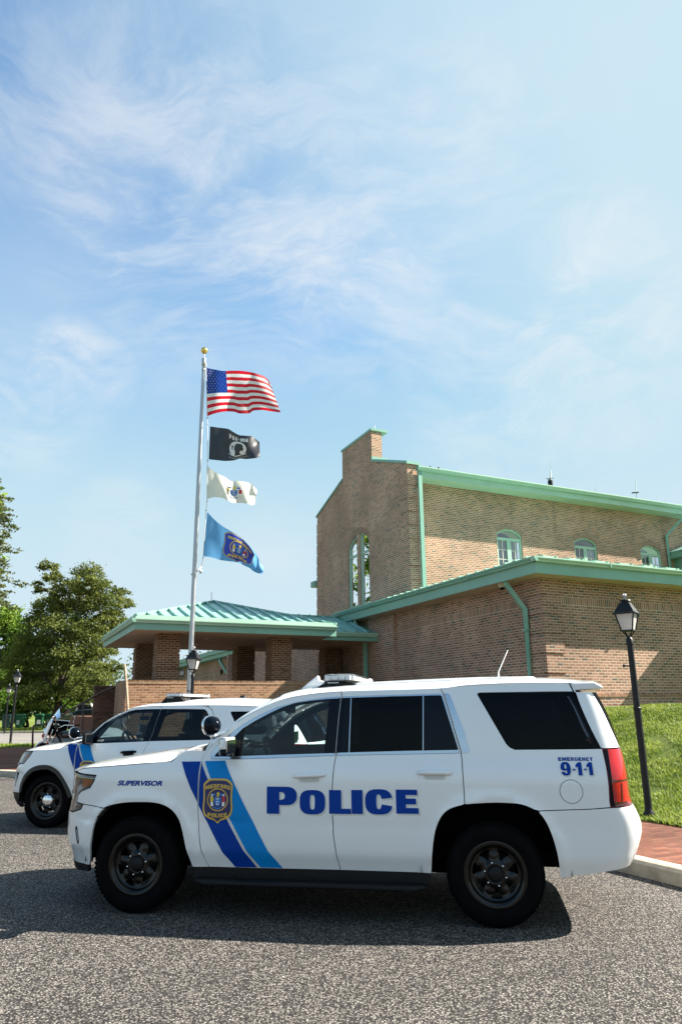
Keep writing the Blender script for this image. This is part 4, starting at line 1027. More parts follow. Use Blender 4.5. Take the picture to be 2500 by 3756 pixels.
def lightbar(root, xa, xb, yw, z0, z1, zr):
    lb = bpy.data.objects.new('light_bar', None); COL.objects.link(lb); lb.parent = root
    m = MB(); c = .07
    pl = [(xa, -yw+c), (xa+c, -yw), (xb-c, -yw), (xb, -yw+c), (xb, yw-c), (xb-c, yw), (xa+c, yw), (xa, yw-c)]
    zm = z0+(z1-z0)*.52
    MB().prism(pl, lambda u, v: (u, v, z0), lambda u, v: (u, v, z0+.012)).build('base', M['plastic'], lb)
    MB().prism([(x, y) for x, y in pl], lambda u, v: (u, v, z0+.0125), lambda u, v: (u*.96+(xa+xb)/2*.04, v*.985, z1)).build('lens', M['barlens'], lb, False, .012)
    mod = MB(); n = 9
    for k in range(n):
        y = -yw+.06+(2*yw-.12)*k/n; y2 = y+(2*yw-.12)/n-.015
        for xs_ in (xa+.02, xb-.07): mod.box((xs_, y, z0+.018), (xs_+.05, y2, z1-.014))
    for sg in (-1, 1):
        for k in range(3): mod.box((xa+.085+.06*k, sg*(yw-.05)-.025, z0+.018), (xa+.135+.06*k, sg*(yw-.05)+.025, z1-.014))
    mod.build('lamp_module', M['lens_white'], lb, False, .006)
    MB().box((xa+.075, -yw+.1, z0+.018), (xb-.075, yw-.1, z1-.02)).build('core', M['silver_vinyl'], lb)
    for sg in (-1, 1):
        f = MB(); y = sg*(yw-.06)
        f.prism([(xa+.02, z0-.002), (xb-.02, z0-.002), (xb+.04, zr-.03), (xa-.05, zr-.03)], lambda u, v: (u, y-.05, v), lambda u, v: (u, y+.05, v)); f.build('mounting_foot', M['plastic'], lb, False, .008)
        s = MB(); s.box(((xa+xb)/2-.10, y+sg*.045-.004, zr-.06), ((xa+xb)/2, y+sg*.045+.004, z0)); s.build('strap', M['satin'], lb)
    return lb
def spotlight(root, c, r, arm, side):
    s = MB(); c = Vector(c); d = Vector((-.86, .42*(-side), -.12)).normalized(); Q = d.to_track_quat('Z', 'Y').to_matrix().to_4x4(); Mx = Matrix.Translation(c) @ Q
    s.lathe([(.001, -r), (r*.5, -r*.88), (r*.85, -r*.55), (r, -.05*r), (r*.98, r*.25)], 24, Mx); b = s.build('spotlight', M['gloss_black'], root, True)
    MB().lathe([(r*.97, r*.18), (r*1.05, r*.22), (r*1.06, r*.42), (r*.96, r*.46), (r*.9, r*.38)], 24, Mx).build('bezel', M['chrome'], b, True)
    MB().lathe([(.001, r*.48), (r*.6, r*.44), (r*.95, r*.36)], 24, Mx).build('lens', M['lens_white'], b, True)
    MB().tube([c+Vector((0, 0, -r*.9)), c+Vector((.02, 0, -r*1.15)), Vector(arm)+Vector((-.10, 0, -.01)), Vector(arm)], [.02, .022, .02, .026], 10).build('bracket', M['chrome'], b, True)
def mirror(root, x0, x1, y0, y1, z0, z1, up_mat, lo_mat, side):
    Y = lambda y: y*(-side)
    zm = z0+(z1-z0)*.36
    def shell(za, zb, mat, nm, par, k0, k1):
        m = MB(); 
        P = lambda z, k: [(x0+.03*k, Y(y0), z), (x0, Y((y0+y1)/2), z), (x0+.05*k, Y(y1), z), (x1, Y(y1), z), (x1, Y(y0), z)]
        m.v += P(za, k0)+P(zb, k1); m.f += [(i, (i+1) % 5, 5+(i+1) % 5, 5+i) for i in range(5)]+[(4, 3, 2, 1, 0), (5, 6, 7, 8, 9)]
        return m.build(nm, mat, par, True, .014)
    a = shell(zm, z1, up_mat, 'wing_mirror', root, 1, 1.8)
    shell(z0, zm-.002, lo_mat, 'mirror_base', a, 1.4, 1)
    MB().box((x1+.001, min(Y(y0)+0, Y(y1)), z0+.03), (x1+.006, max(Y(y0), Y(y1)), z1-.02)).build('mirror_glass', M['chrome'], a)
    MB().rtube([(x1-.03, Y(y0-.08), z0+.02), (x1-.03, Y(y0+.02), z0+.03)], .03, .03).build('mirror_arm', M['plastic'], a)
def handle(fn, u0, u1, z, mat, parent, tilt=0.0):
    """door grip standing off the skin, with a flat patch painting the recess shade behind it"""
    n = 12; rows = [(-.017, .004), (-.016, .030), (0, .040), (.014, .032), (.016, .004)]
    V = []
    for i in range(n+1):
        t = i/n; u = u0+(u1-u0)*t; e = min(1, min(t, 1-t)*6)
        for dz, o in rows: V.append(fn(u, z+dz*(.72+.28*e)+tilt*(t-.5), .004+(o-.004)*(.35+.65*e)))
    m = MB(); k = len(rows); m.add(V, [(i*k+j, i*k+j+1, (i+1)*k+j+1, (i+1)*k+j) for i in range(n) for j in range(k-1)]+[tuple(range(k)), tuple(n*k+j for j in range(k-1, -1, -1))])
    o = m.build('door_handle', mat, parent, True)
    um = (u0+u1)/2
    sheet('recess_shade', [[(um-.075+.0*1, z-.05), (um+.075, z-.05), (um+.085, z-.03), (um+.075, z-.012), (um-.075, z-.012), (um-.085, z-.03)]], lambda u, v, o_=0: fn(u, v, .0015+o_), M['silver_vinyl'] if mat is M['white'] else M['plastic'], o, .04)  # flat darker patch that paints the shade of a dished recess
    return o
def offset_loop_in(loop, d):
    n = len(loop); A = sum(loop[i][0]*loop[(i+1) % n][1]-loop[(i+1) % n][0]*loop[i][1] for i in range(n)); sg = 1 if A > 0 else -1; out = []
    for i in range(n):
        p, a, b = Vector(loop[i]), Vector(loop[i-1]), Vector(loop[(i+1) % n]); t1 = (p-a).normalized(); t2 = (b-p).normalized()
        nn = Vector((-(t1.y+t2.y), t1.x+t2.x)); 
        if nn.length < 1e-6: nn = Vector((-t1.y, t1.x))
        nn.normalize(); c = max(.4, abs(nn.dot(Vector((-t1.y, t1.x))))); q = p+nn*sg*d/c; out.append((q.x, q.y))
    return out

def build_suv(root, S, C):
    """common builder for both patrol cars; C holds the outlines traced on the flank (u along, z up)"""
    wh = M['white']
    for side in (-1, 1):
        fn = sidefn(S, side); near = side < 0
        def skin(nm, loops, mat=wh, par=root, h=.055, th=.022, off=0.0): return sheet(nm, loops, lambda u, v, o=0: fn(u, v, off+o), mat, par, h, .028, th)
        ff = skin('front_fender', [C['fender']])
        fd = skin('front_door', [C['fdoor'], C['fwin_o']])
        rd = skin('rear_door', [C['rdoor'], C['rwin_o']])
        qp = skin('rear_quarter', C['quarter'])
        bp = skin('front_bumper_side', C['fbump']); 
        if 'fvalance' in C: skin('front_valance', [C['fvalance']], M['plastic'], bp)
        rb = skin('rear_bumper_side', [C['rbump']])
        if 'rvalance' in C: skin('rear_valance', [C['rvalance']], M['plastic'], rb)
        hl = sheet('headlight', [C['headlight']], lambda u, v, o=0: fn(u, v, -.001+o), M['headlens'], root, .05, .03)
        sheet('headlight_bowl', [offset_loop_in(C['headlight'], .004)], lambda u, v, o=0: fn(u, v, -.030+o), M['bowl'], hl, .05, .03)
        sheet('headlight_trim', [C['headlight'], offset_loop_in(C['headlight'], .007)], lambda u, v, o=0: fn(u, v, .0005+o), M['plastic'], hl, .05, .03)
        sheet('headlight_frame', [offset_loop_in(C['headlight'], .010), offset_loop_in(C['headlight'], .024)], lambda u, v, o=0: fn(u, v, -.006+o), M['satin'], hl, .05, .03)
        for lp in C.get('headlight_gleam', []): sheet('reflector_gleam', [lp], lambda u, v, o=0: fn(u, v, -.020+o), M['lens_white'], hl, .05, .03)  # white colour stands for bright reflections on the chrome reflector
        sheet('amber_reflector', [C['amber']], lambda u, v, o=0: fn(u, v, -.018+o), M['amber'], hl, .05, .03)
        tl = sheet('tail_light', [C['tail']], lambda u, v, o=0: fn(u, v, .004+o), M['red_lens'], root, .05, .03, .02)
        for nm, lp, mat in C.get('tail_parts', []): sheet(nm, [lp], lambda u, v, o=0: fn(u, v, .006+o), mat, tl, .05, .03)
        # windows
        gm = C.get('front_glass', M['glass'])
        for par, wo_, wi, gl_ in ((fd, C['fwin_o'], C['fwin_i'], C['fglass']), (rd, C['rwin_o'], C['rwin_i'], C['rglass'])):
            if wo_ is not wi: sheet('window_trim', [offset_loop_in(wo_, .002), wi], lambda u, v, o=0: fn(u, v, .003+o), C['trim'], par, .05, .03, .012)
            for k, (lp, mat, off) in enumerate(gl_): sheet({id(M['gloss_black']): 'pillar_cover'}.get(id(mat), 'side_window' if mat in (gm, M['privacy']) else 'window_divider'), [lp], lambda u, v, o=0: fn(u, v, off+o), mat, par, .08, .05)
        sheet('quarter_window', [C['qglass']], lambda u, v, o=0: fn(u, v, -.004+o), M['gloss_q'], qp, .08, .05)
        for lp, mat in C.get('qtrim', []): sheet('window_trim', [lp], lambda u, v, o=0: fn(u, v, .004+o), mat, qp, .05, .03, .01)
        for lp in C.get('dpillar', []): sheet('rear_pillar', [lp], lambda u, v, o=0: fn(u, v, .001+o), wh, qp, .05, .03, .02)
        if 'rear_glass' in C:
            tg = sheet('tailgate', [C['tailgate']], fn, wh, root, .08, .05, .02)
            sheet('rear_window', [C['rear_glass']], lambda u, v, o=0: fn(u, v, .0+o), M['gloss_q'], tg, .08, .05)
        # near-black sheet painting the shade seen through the shut lines
        sheet('gap_shade_liner', [C['liner']]+C['liner_holes'], lambda u, v, o=0: fn(u, v, -.046+o), M['inner'], root, .10, .05)
        handle(fn, *C['fhandle'], C['handle_mat'], fd, .012 if near else -.012); handle(fn, *C['rhandle'], C['handle_mat'], rd)
        if 'fuel' in C and near:
            (cu, cv, r_) = C['fuel']; ci = lambda q_: [(cu+q_*math.cos(2*PI*k/40), cv+q_*math.sin(2*PI*k/40)) for k in range(40)]
            fdr = sheet('fuel_door', [ci(r_)], lambda u, v, o=0: fn(u, v, .0012+o), M['inner'], qp, .05, .02); sheet('fuel_flap', [ci(r_-.004)], lambda u, v, o=0: fn(u, v, .0022+o), wh, fdr, .05, .02)
        if 'board' in C:
            x0, x1, z = C['board']; b = MB(); y0 = -side*(-.90); y1 = -side*(-1.07)
            V = []
            for x, yy in ((x0, .90), (x0, 1.0), (x0+.10, 1.075), (x1-.10, 1.075), (x1, 1.0), (x1, .90)): V.append((x, side*yy))
            b.prism(V, lambda u, v: (u, v, z-.035), lambda u, v: (u, v, z)); o = b.build('running_board', M['plastic'], root, False, .012)
            for x in (x0+.3, (x0+x1)/2, x1-.3): MB().box((x-.03, min(side*.6, side*.95), z-.03), (x+.03, max(side*.6, side*.95), z+.02)).build('board_bracket', M['plastic'], o)
            MB().box((x0-.02, min(side*.86, side*.935), .26), (x1+.02, max(side*.86, side*.935), C['sill']+.03)).build('sill', M['plastic'], root)
        for lp in C.get('cladding', []): sheet('wheel_cladding', [lp], lambda u, v, o=0: fn(u, v, .006+o), M['cladding'], ff, .05, .03, .02)
        if near or C.get('both_decals'):
            for kind, lp, mat in C['stripes']: decal('stripe', [lp], fn, mat, ff if kind == 'f' else fd, .003, .05)
            badge(fn, *C['badge'], fd)
            C['decals'](fn, fd, rd, ff, qp, root)
        C['mirror'](root, side); spotlight(root, (C['spot'][0], side*C['spot'][1], C['spot'][2]), C['spot'][3], (C['spot'][4], side*C['spot'][5], C['spot'][6]), side)
    # front face between the headlights, rear face
    for side in (-1, 1):
        fn = sidefn(S, side)
        g = sheet('grille', [C['grille']], lambda u, v, o=0: fn(u, v, -.012+o), M['plastic'], root, .06, .04)
        for lp in C['grille_bars']: sheet('grille_bar', [lp], lambda u, v, o=0: fn(u, v, .006+o), M['chrome'], g, .06, .04, .015)
    # hood, windscreen, roof
    D = C['deck']; hd = C['hood']
    V = []; Fc = []; nu, nt_ = 40, 22
    for i in range(nu+1):
        u = hd['u0']+(hd['u1']-hd['u0'])*i/nu; zs = hd['zs'](u); e = Vector(S.P(u, zs)); h = hd['h'](u)
        for j in range(nt_+1):
            t = tdist(-1+2*j/nt_)*.998; V.append((e.x, e.y*t, zs+h*max(0, 1-abs(t)**2.8)**(1/1.5)))
    m = nt_+1; Fc = [(i*m+j, i*m+j+1, (i+1)*m+j+1, (i+1)*m+j) for i in range(nu) for j in range(nt_)]
    o = mk('hood', V, Fc, wh, root, True)
    bm = bmesh.new(); bm.from_mesh(o.data); bmesh.ops.recalc_face_normals(bm, faces=bm.faces)
    if sum(f.normal.z for f in bm.faces) < 0: bmesh.ops.reverse_faces(bm, faces=bm.faces)
    bm.to_mesh(o.data); bm.free()
    xb, xp, xr0 = D.xb, D.xp, C['header_x']
    xs_of = lambda t: xb+(xp-xb)*min(1, t*t*1.02)+.004
    rf = deckgrid('roof', D, xr0, C['roof_x1'], -1, 1, 44, 30, wh, root, 0, 0, None, tdist)
    tp = C.get('pillar_t', .90)
    for a, b in ((tp, .9999), (-.9999, -tp)): deckgrid('windscreen_pillar', D, xp-.02, xr0+.004, a, b, 30, 6, C.get('pillar_mat', wh), rf)
    deckgrid('windscreen', D, 0, xr0, -tp-.012, tp+.012, 26, 24, M['glass'], root, -.006, 0, xs_of)
    deckgrid('headliner', D, xr0+.1, C['roof_x1']-.15, -.93, .93, 8, 8, M['dash_light'], root, -.055)
    deckgrid('windscreen_header', D, xr0-.06, xr0, -tp, tp, 3, 20, M['plastic'], root, -.003)
    mir = MB(); mx_ = xr0-.10; mir.box((mx_-.02, -.13, D.P(mx_, 0).z-.17), (mx_+.02, .13, D.P(mx_, 0).z-.10)); mir.box((mx_-.05, -.015, D.P(mx_, 0).z-.12), (mx_-.03, .015, D.P(mx_, 0).z-.02)); mir.build('interior_mirror', M['plastic'], root, False, .015)
    for sg in (-1, 1): MB().tube([D.P(xb+.13+.1*abs(sg), .25*sg+.2)+Vector((0, 0, .02)), D.P(xb+.22, .1*sg-.2)+Vector((0, 0, .03))], .009, 6).build('wiper', M['plastic'], root)
    # underside and wheels
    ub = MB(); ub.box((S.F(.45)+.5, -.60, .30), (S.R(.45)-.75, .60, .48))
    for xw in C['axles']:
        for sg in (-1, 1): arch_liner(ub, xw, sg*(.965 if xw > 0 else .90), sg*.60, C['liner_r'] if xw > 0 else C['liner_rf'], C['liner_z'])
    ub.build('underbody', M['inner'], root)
    for k, xw in enumerate(C['axles']):
        for sg in (-1, 1): wheel_mesh(root, xw, sg*C['track'], sg, C['tyre_r'], C['tyre_w'], C['rim_r'], C['wheel'], .35+k*.5+sg*.2)
    interior(root, C['cabin'][0], C['cabin'][1], .74, C['cabin'][2], C['seats'], C['dash_x'])
    C['roof_kit'](root, D)
    return root

# ---- near car: tall white wagon
M['privacy2'] = glassmat('rear_tinted_glass', (.16, .19, .20), .5)
M['headlens'] = glassmat('headlight_lens', (.88, .9, .91), 1.1)
M['bowl'] = pm('dark_headlight_bowl', (.035, .036, .036), .2, 0, .3, 40)
M['barlens'] = glassmat('lightbar_lens', (.97, .97, .97), .9)
M['gloss_q'] = glassmat('rear_privacy_glass', (.035, .05, .085), .25)
TA = Surf(W=([.28,.36,.43,.485,.51,.68,.70,.725,.745,.90,1.02,1.08,1.12,1.17,1.22,1.40,1.60,1.80,1.95],[.910,.934,.960,.984,.989,.9985,.9965,.9975,1.002,1.010,1.012,1.008,1.000,.984,.967,.930,.885,.83,.79]),
  F=([.25,.40,.50,.70,.85,1.0,1.10,1.2],[-2.40,-2.44,-2.48,-2.49,-2.46,-2.46,-2.44,-2.38]),
  R=([.30,.40,.50,.70,.84,.90,1.0,1.15,1.30,1.42,1.60,1.72,1.84],[2.48,2.52,2.58,2.655,2.615,2.58,2.575,2.57,2.55,2.52,2.465,2.41,2.34]),
  xf=-1.66,nf=2.1,Lf=1.25,xr=2.20,nr=4.4,Lr=1.25,arch=[(-1.47,.40,.50,.48),(1.475,.40,.50,.50)])
archF = [(-1.958, .342), (-1.922, .454), (-1.889, .611), (-1.846, .733), (-1.779, .811), (-1.711, .839), (-1.593, .859), (-1.468, .865), (-1.341, .864), (-1.245, .848), (-1.166, .811), (-1.110, .754), (-1.079, .686), (-1.056, .605), (-1.034, .51), (-.993, .381), (-.987, .362)]
archR = [(.980, .365), (.985, .40), (.996, .504), (1.012, .607), (1.036, .703), (1.074, .779), (1.116, .824), (1.172, .854), (1.268, .878), (1.383, .889), (1.516, .895), (1.615, .893), (1.681, .888), (1.745, .872), (1.796, .849), (1.827, .831), (1.868, .779), (1.901, .705), (1.926, .619), (1.945, .52), (1.961, .361)]
aF = spline(archF, 4); aR = spline(archR, 4)
def upto(pts, f): return [p for p in pts if f(p)]
doorF = [(-.843, .361), (-.870, .419), (-.895, .488), (-.914, .596), (-.928, .73), (-.934, .845), (-.934, .934), (-.930, 1.106), (-.926, 1.184), (-.918, 1.232), (-.865, 1.31), (-.743, 1.423), (-.613, 1.53), (-.448, 1.616), (-.297, 1.677), (-.106, 1.722), (.138, 1.747), (.262, 1.752)]
dFs = spline(doorF, 4)
Bs = [(.262, 1.703), (.247, 1.524), (.234, 1.315), (.231, 1.241), (.221, 1.194), (.211, 1.081), (.204, .969), (.203, .849), (.209, .636), (.232, .474), (.255, .367)]
Cs = [(1.123, 1.743), (1.139, 1.714), (1.254, 1.284), (1.262, 1.215), (1.267, .978), (1.268, .882)]
rail_zs = ([-1.4, -.95, -.926, -.918, -.865, -.743, -.613, -.448, -.297, -.106, .138, .262, 1.111, 1.35, 1.7, 2.16, 2.45], [1.17, 1.172, 1.190, 1.235, 1.314, 1.427, 1.534, 1.620, 1.681, 1.726, 1.751, 1.757, 1.769, 1.795, 1.805, 1.800, 1.77])
DK = Deck(TA, rail_zs, ([-1.3, -.9, -.6, -.35, -.15, .1, .6, 1.3, 1.9, 2.16, 2.32, 2.45], [1.20, 1.455, 1.635, 1.765, 1.808, 1.832, 1.852, 1.872, 1.872, 1.858, 1.835, 1.79]), -1.30, -.93)
zsr = pchip(*rail_zs)
fwo = [(-.853, 1.208), (-.858, 1.24), (-.838, 1.289), (-.724, 1.394), (-.594, 1.493), (-.444, 1.572), (-.294, 1.633), (-.103, 1.678), (.14, 1.708), (.254, 1.713), (.247, 1.60), (.2405, 1.524), (.228, 1.315), (.223, 1.236), (-.3, 1.216), (-.6, 1.206)]
fwi = [(-.820, 1.226), (-.818, 1.240), (-.80, 1.262), (-.70, 1.352), (-.59, 1.457), (-.479, 1.522), (-.367, 1.579), (-.254, 1.629), (-.141, 1.664), (.0, 1.682), (.141, 1.694), (.246, 1.698), (.239, 1.60), (.233, 1.50), (.221, 1.315), (.218, 1.256), (-.25, 1.243), (-.6, 1.232)]
rwo = [(.275, 1.714), (.7, 1.722), (1.108, 1.726), (1.128, 1.716), (1.19, 1.49), (1.243, 1.287), (1.245, 1.255), (.8, 1.247), (.241, 1.236), (.245, 1.315), (.258, 1.524)]
rwi = [(.282, 1.701), (.7, 1.709), (1.10, 1.713), (1.118, 1.708), (1.18, 1.49), (1.236, 1.290), (1.236, 1.281), (.8, 1.273), (.249, 1.259), (.253, 1.315), (.266, 1.524)]
gb, gp_, gl_ = M['gloss_black'], M['privacy'], M['glass']
CT = dict(
 fender=[p for p in [(x-.006, z) for x, z in dFs if z < 1.236]] + [(-.895, 1.275), (-1.085, 1.275), (-1.137, 1.240), (-1.197, 1.188), (-1.475, 1.167), (-1.722, 1.149), (-1.95, 1.132), (-2.13, 1.115), (-2.235, 1.085), (-2.1, 1.080), (-1.898, 1.076), (-1.900, 1.064), (-1.912, 1.022), (-1.957, .964), (-2.088, .924), (-2.144, .888), (-2.15, .838), (-2.04, .832), (-1.90, .826), (-1.781, .815)] + [p for p in aF if p[0] > -1.775],
 fdoor=dFs + Bs, fwin_o=fwo, fwin_i=fwi, trim=M['satin'],
 fglass=[(offset_loop_in([(-.820, 1.226), (-.818, 1.240), (-.80, 1.262), (-.70, 1.352), (-.59, 1.457), (-.608, 1.232)], -.002), gb, -.006), ([(-.606, 1.230), (-.586, 1.459), (-.479, 1.524), (-.367, 1.581), (-.254, 1.631), (-.141, 1.666), (.0, 1.684), (.141, 1.696), (.160, 1.697), (.150, 1.5), (.132, 1.253), (-.25, 1.242)], gl_, -.010), ([(.128, 1.252), (.146, 1.5), (.157, 1.698), (.248, 1.70), (.236, 1.5), (.223, 1.315), (.220, 1.254)], gb, -.006), ([(.240, 1.699), (.2585, 1.70), (.2435, 1.524), (.2305, 1.315), (.2275, 1.255), (.212, 1.255), (.215, 1.315), (.232, 1.50)], gb, .0045), ([(-.612, 1.232), (-.600, 1.45), (-.588, 1.45), (-.600, 1.232)], M['plastic'], -.002)],
 rdoor=[(.268, 1.757), (.6, 1.762), (1.112, 1.766)] + [(x-.003, z) for x, z in Cs] + [(x, z) for x, z in aR if x < 1.262][::-1] + [(.261, .367)] + [(x+.007, z) for x, z in Bs[::-1]][1:],
 rwin_o=rwo, rwin_i=rwi,
 rglass=[([(.282, 1.703), (.266, 1.524), (.253, 1.315), (.248, 1.258), (.338, 1.26), (.340, 1.40), (.345, 1.704)], gb, -.006), ([(.2655, 1.70), (.290, 1.70), (.275, 1.524), (.262, 1.315), (.257, 1.258), (.2345, 1.258), (.2375, 1.315), (.2505, 1.524)], gb, .0045), ([(.345, 1.704), (.340, 1.4), (.338, 1.26), (.952, 1.278), (.958, 1.5), (.962, 1.712)], M['gloss_q'], -.010), ([(.338, 1.26), (.340, 1.4), (.345, 1.703), (.352, 1.703), (.347, 1.4), (.345, 1.26)], M['satin'], -.002), ([(.950, 1.278), (.956, 1.5), (.960, 1.712), (.968, 1.712), (.963, 1.5), (.957, 1.279)], M['satin'], -.002), ([(.966, 1.712), (1.112, 1.714), (1.18, 1.49), (1.236, 1.288), (.957, 1.279)], gb, -.008)],
 quarter=[[(x+.004, z) for x, z in Cs[::-1]] + [(1.116, 1.766), (1.116, zsr(1.116)-.003), (1.35, 1.791), (1.7, 1.801), (2.0, 1.799), (2.156, 1.796), (2.180, 1.732), (2.0, 1.7335), (1.43, 1.733), (1.412, 1.722), (1.418, 1.705), (1.554, 1.447), (1.619, 1.325), (1.645, 1.298), (1.684, 1.2815), (1.9, 1.283), (2.522, 1.288), (2.528, 1.15), (2.528, 1.02), (2.51, .870), (2.2, .856), (1.832, .840)] + [p for p in aR if 1.272 < p[0] < 1.80 and p[1] > .846][::-1]],
 qglass=[(1.428, 1.726), (2.0, 1.7275), (2.184, 1.727), (2.50, 1.294), (2.3, 1.291), (1.9, 1.289), (1.688, 1.2885), (1.65, 1.304), (1.626, 1.328), (1.561, 1.449), (1.424, 1.708)],
 qtrim=[([(1.136, 1.728), (1.165, 1.728), (1.182, 1.722), (1.235, 1.58), (1.289, 1.429), (1.326, 1.282), (1.322, 1.262), (1.281, 1.256), (1.269, 1.258), (1.266, 1.283), (1.20, 1.52), (1.148, 1.715)], M['satin'])],
 dpillar=[[(2.168, 1.796), (2.196, 1.724), (2.40, 1.724), (2.66, 1.724), (2.72, 1.60), (2.78, 1.42), (2.84, 1.296), (2.533, 1.294), (2.508, 1.304)]],
 fbump=[[(-1.783, .806), (-1.90, .819), (-2.04, .824), (-2.152, .830), (-2.035, .824), (-2.06, .779), (-2.2, .742), (-2.4, .735), (-2.91, .60), (-2.91, .335), (-2.4, .33), (-2.2, .332), (-1.958, .342)] + [p for p in aF if p[0] < -1.79], [(-2.112, .632), (-2.120, .622), (-2.118, .60), (-2.090, .520), (-2.078, .508), (-2.066, .512), (-2.064, .53), (-2.094, .618), (-2.102, .631)]],
 fvalance=[(-1.958, .336), (-2.2, .326), (-2.4, .324), (-2.91, .328), (-2.91, .262), (-2.2, .266), (-1.975, .285)],
 rbump=[(1.832, .833), (2.2, .849), (2.512, .862), (2.75, .868), (2.93, .868), (3.45, .868), (3.45, .45), (2.9, .45), (2.75, .437), (2.6, .425), (2.4, .408), (2.198, .393), (1.961, .36)] + [p for p in aR if p[0] > 1.83][::-1][1:],
 headlight=[(-2.50, 1.076), (-2.24, 1.074), (-1.903, 1.070), (-1.915, 1.026), (-1.961, .968), (-2.091, .928), (-2.15, .891), (-2.157, .834), (-2.039, .829), (-2.062, .784), (-2.2, .748), (-2.36, .742), (-2.48, .86)],
 headlight_gleam=[[(-2.46, 1.062), (-2.24, 1.062), (-1.92, 1.058), (-1.925, 1.040), (-2.24, 1.044), (-2.46, 1.044)], [(-2.14, .985), (-1.985, .962), (-2.10, .918), (-2.17, .90), (-2.2, .80), (-2.25, .80), (-2.24, .95)]],
 amber=[(-2.12, 1.034), (-1.94, 1.030), (-1.972, .985), (-2.07, .958), (-2.13, .962)],
 tail=[(2.536, 1.286), (2.82, 1.284), (2.90, 1.25), (2.95, 1.15), (2.95, .92), (2.90, .880), (2.75, .874), (2.518, .872), (2.535, 1.02), (2.535, 1.15)],
 tail_parts=[('lamp_bezel', [(2.537, 1.284), (2.60, 1.284), (2.585, 1.15), (2.575, 1.02), (2.572, .874), (2.520, .874), (2.537, 1.02), (2.537, 1.15)], M['gloss_black']), ('lamp_divider', [(2.575, 1.062), (2.93, 1.062), (2.93, 1.050), (2.575, 1.050)], M['dark_lens']), ('lamp_base', [(2.573, .905), (2.93, .905), (2.90, .884), (2.75, .877), (2.572, .876)], M['dark_lens']), ('lamp_stripe', [(2.70, 1.04), (2.72, 1.04), (2.70, .91), (2.68, .91)], M['dark_lens'])],
 tailgate=[(2.86, 1.30), (3.45, 1.30), (3.45, .875), (2.95, .875), (2.955, 1.15), (2.91, 1.25)], rear_glass=[(2.665, 1.722), (3.45, 1.735), (3.45, 1.302), (2.845, 1.302), (2.785, 1.42), (2.725, 1.60)],
 liner=[(-.987, .37), (.98, .37)] + [(x, z+.0) for x, z in aR] + [(2.2, .40), (3.4, .45), (3.4, .86), (2.9, .9), (2.9, 1.25), (2.85, 1.29), (2.7, 1.7), (2.16, 1.78), (1.35, 1.775), (1.11, 1.752), (.14, 1.735), (-.10, 1.71), (-.29, 1.665), (-.44, 1.60), (-.60, 1.515), (-.73, 1.41), (-.85, 1.30), (-.905, 1.24), (-1.08, 1.26), (-1.19, 1.18), (-1.72, 1.14), (-2.12, 1.10), (-2.3, 1.06), (-2.3, .36)] + aF,
 liner_holes=[[(-.60, 1.25), (.13, 1.265), (.155, 1.69), (-.1, 1.66), (-.35, 1.575), (-.58, 1.45)], [(.35, 1.28), (1.2, 1.29), (1.11, 1.70), (.36, 1.69)], [(1.70, 1.305), (2.45, 1.305), (2.17, 1.705), (1.46, 1.705)]],
 fhandle=(-.118, .150, 1.082), rhandle=(.906, 1.178, 1.108), handle_mat=M['white'], fuel=(2.083, .979, .087), board=(-.955, .945, .285), sill=.36,
 grille=[(-2.44, 1.085), (-2.91, 1.095), (-2.91, .62), (-2.42, .74), (-2.49, .86), (-2.505, 1.07)], grille_bars=[[(-2.46, .93), (-2.91, .93), (-2.91, .87), (-2.48, .87)], [(-2.45, 1.085), (-2.91, 1.095), (-2.91, 1.065), (-2.45, 1.06)]],
 deck=DK, header_x=-.30, roof_x1=2.40, pillar_t=.915,
 hood=dict(u0=-1.02, u1=-2.90, zs=pchip([-2.91, -2.5, -2.235, -2.13, -1.95, -1.722, -1.475, -1.197, -1.137, -1.08, -1.0], [1.085, 1.087, 1.089, 1.119, 1.136, 1.153, 1.171, 1.192, 1.243, 1.276, 1.28]), h=pchip([-2.91, -2.6, -2.3, -2.1, -1.85, -1.55, -1.2, -1.13, -1.02], [.002, .022, .040, .052, .062, .082, .095, .055, .035])),
 axles=(-1.473, 1.473), liner_r=.572, liner_rf=.505, liner_z=.40, track=.868, tyre_r=.372, tyre_w=.262, rim_r=.226,
 wheel=dict(n=7, hole=[(.53, -.05), (.53, .05), (.72, .17), (.86, .25), (.905, .22), (.915, .0), (.905, -.22), (.86, -.25), (.72, -.17)], cap=.062, nuts=6, nr=.083),
 cabin=(-1.1, 2.3, 1.20), seats=(.12, 1.0), dash_x=-.72,
 stripes=[('f', [(-1.109, 1.187), (-.939, 1.189), (-.942, 1.10), (-.9425, .868), (-1.005, .975)], M['blue']), ('d', [(-.9245, 1.185), (-.921, 1.165), (-.854, 1.044), (-.684, .734), (-.541, .502), (-.434, .368), (-.618, .366), (-.720, .485), (-.931, .844), (-.931, .934), (-.928, 1.106)], M['blue']),
          ('d', [(-.902, 1.192), (-.828, 1.048), (-.662, .747), (-.511, .496), (-.404, .368), (-.218, .369), (-.331, .5), (-.544, .87), (-.711, 1.175), (-.72, 1.196)], M['sky_blue']), ('d', [(-.918, 1.186), (-.908, 1.186), (-.834, 1.048), (-.668, .747), (-.517, .496), (-.410, .368), (-.428, .368), (-.535, .502), (-.678, .734), (-.848, 1.044)], M['pinstripe'])],
 badge=(-.763, .880, .272, .352), spot=(-.825, 1.055, 1.485, .080, -.705, .90, 1.425))
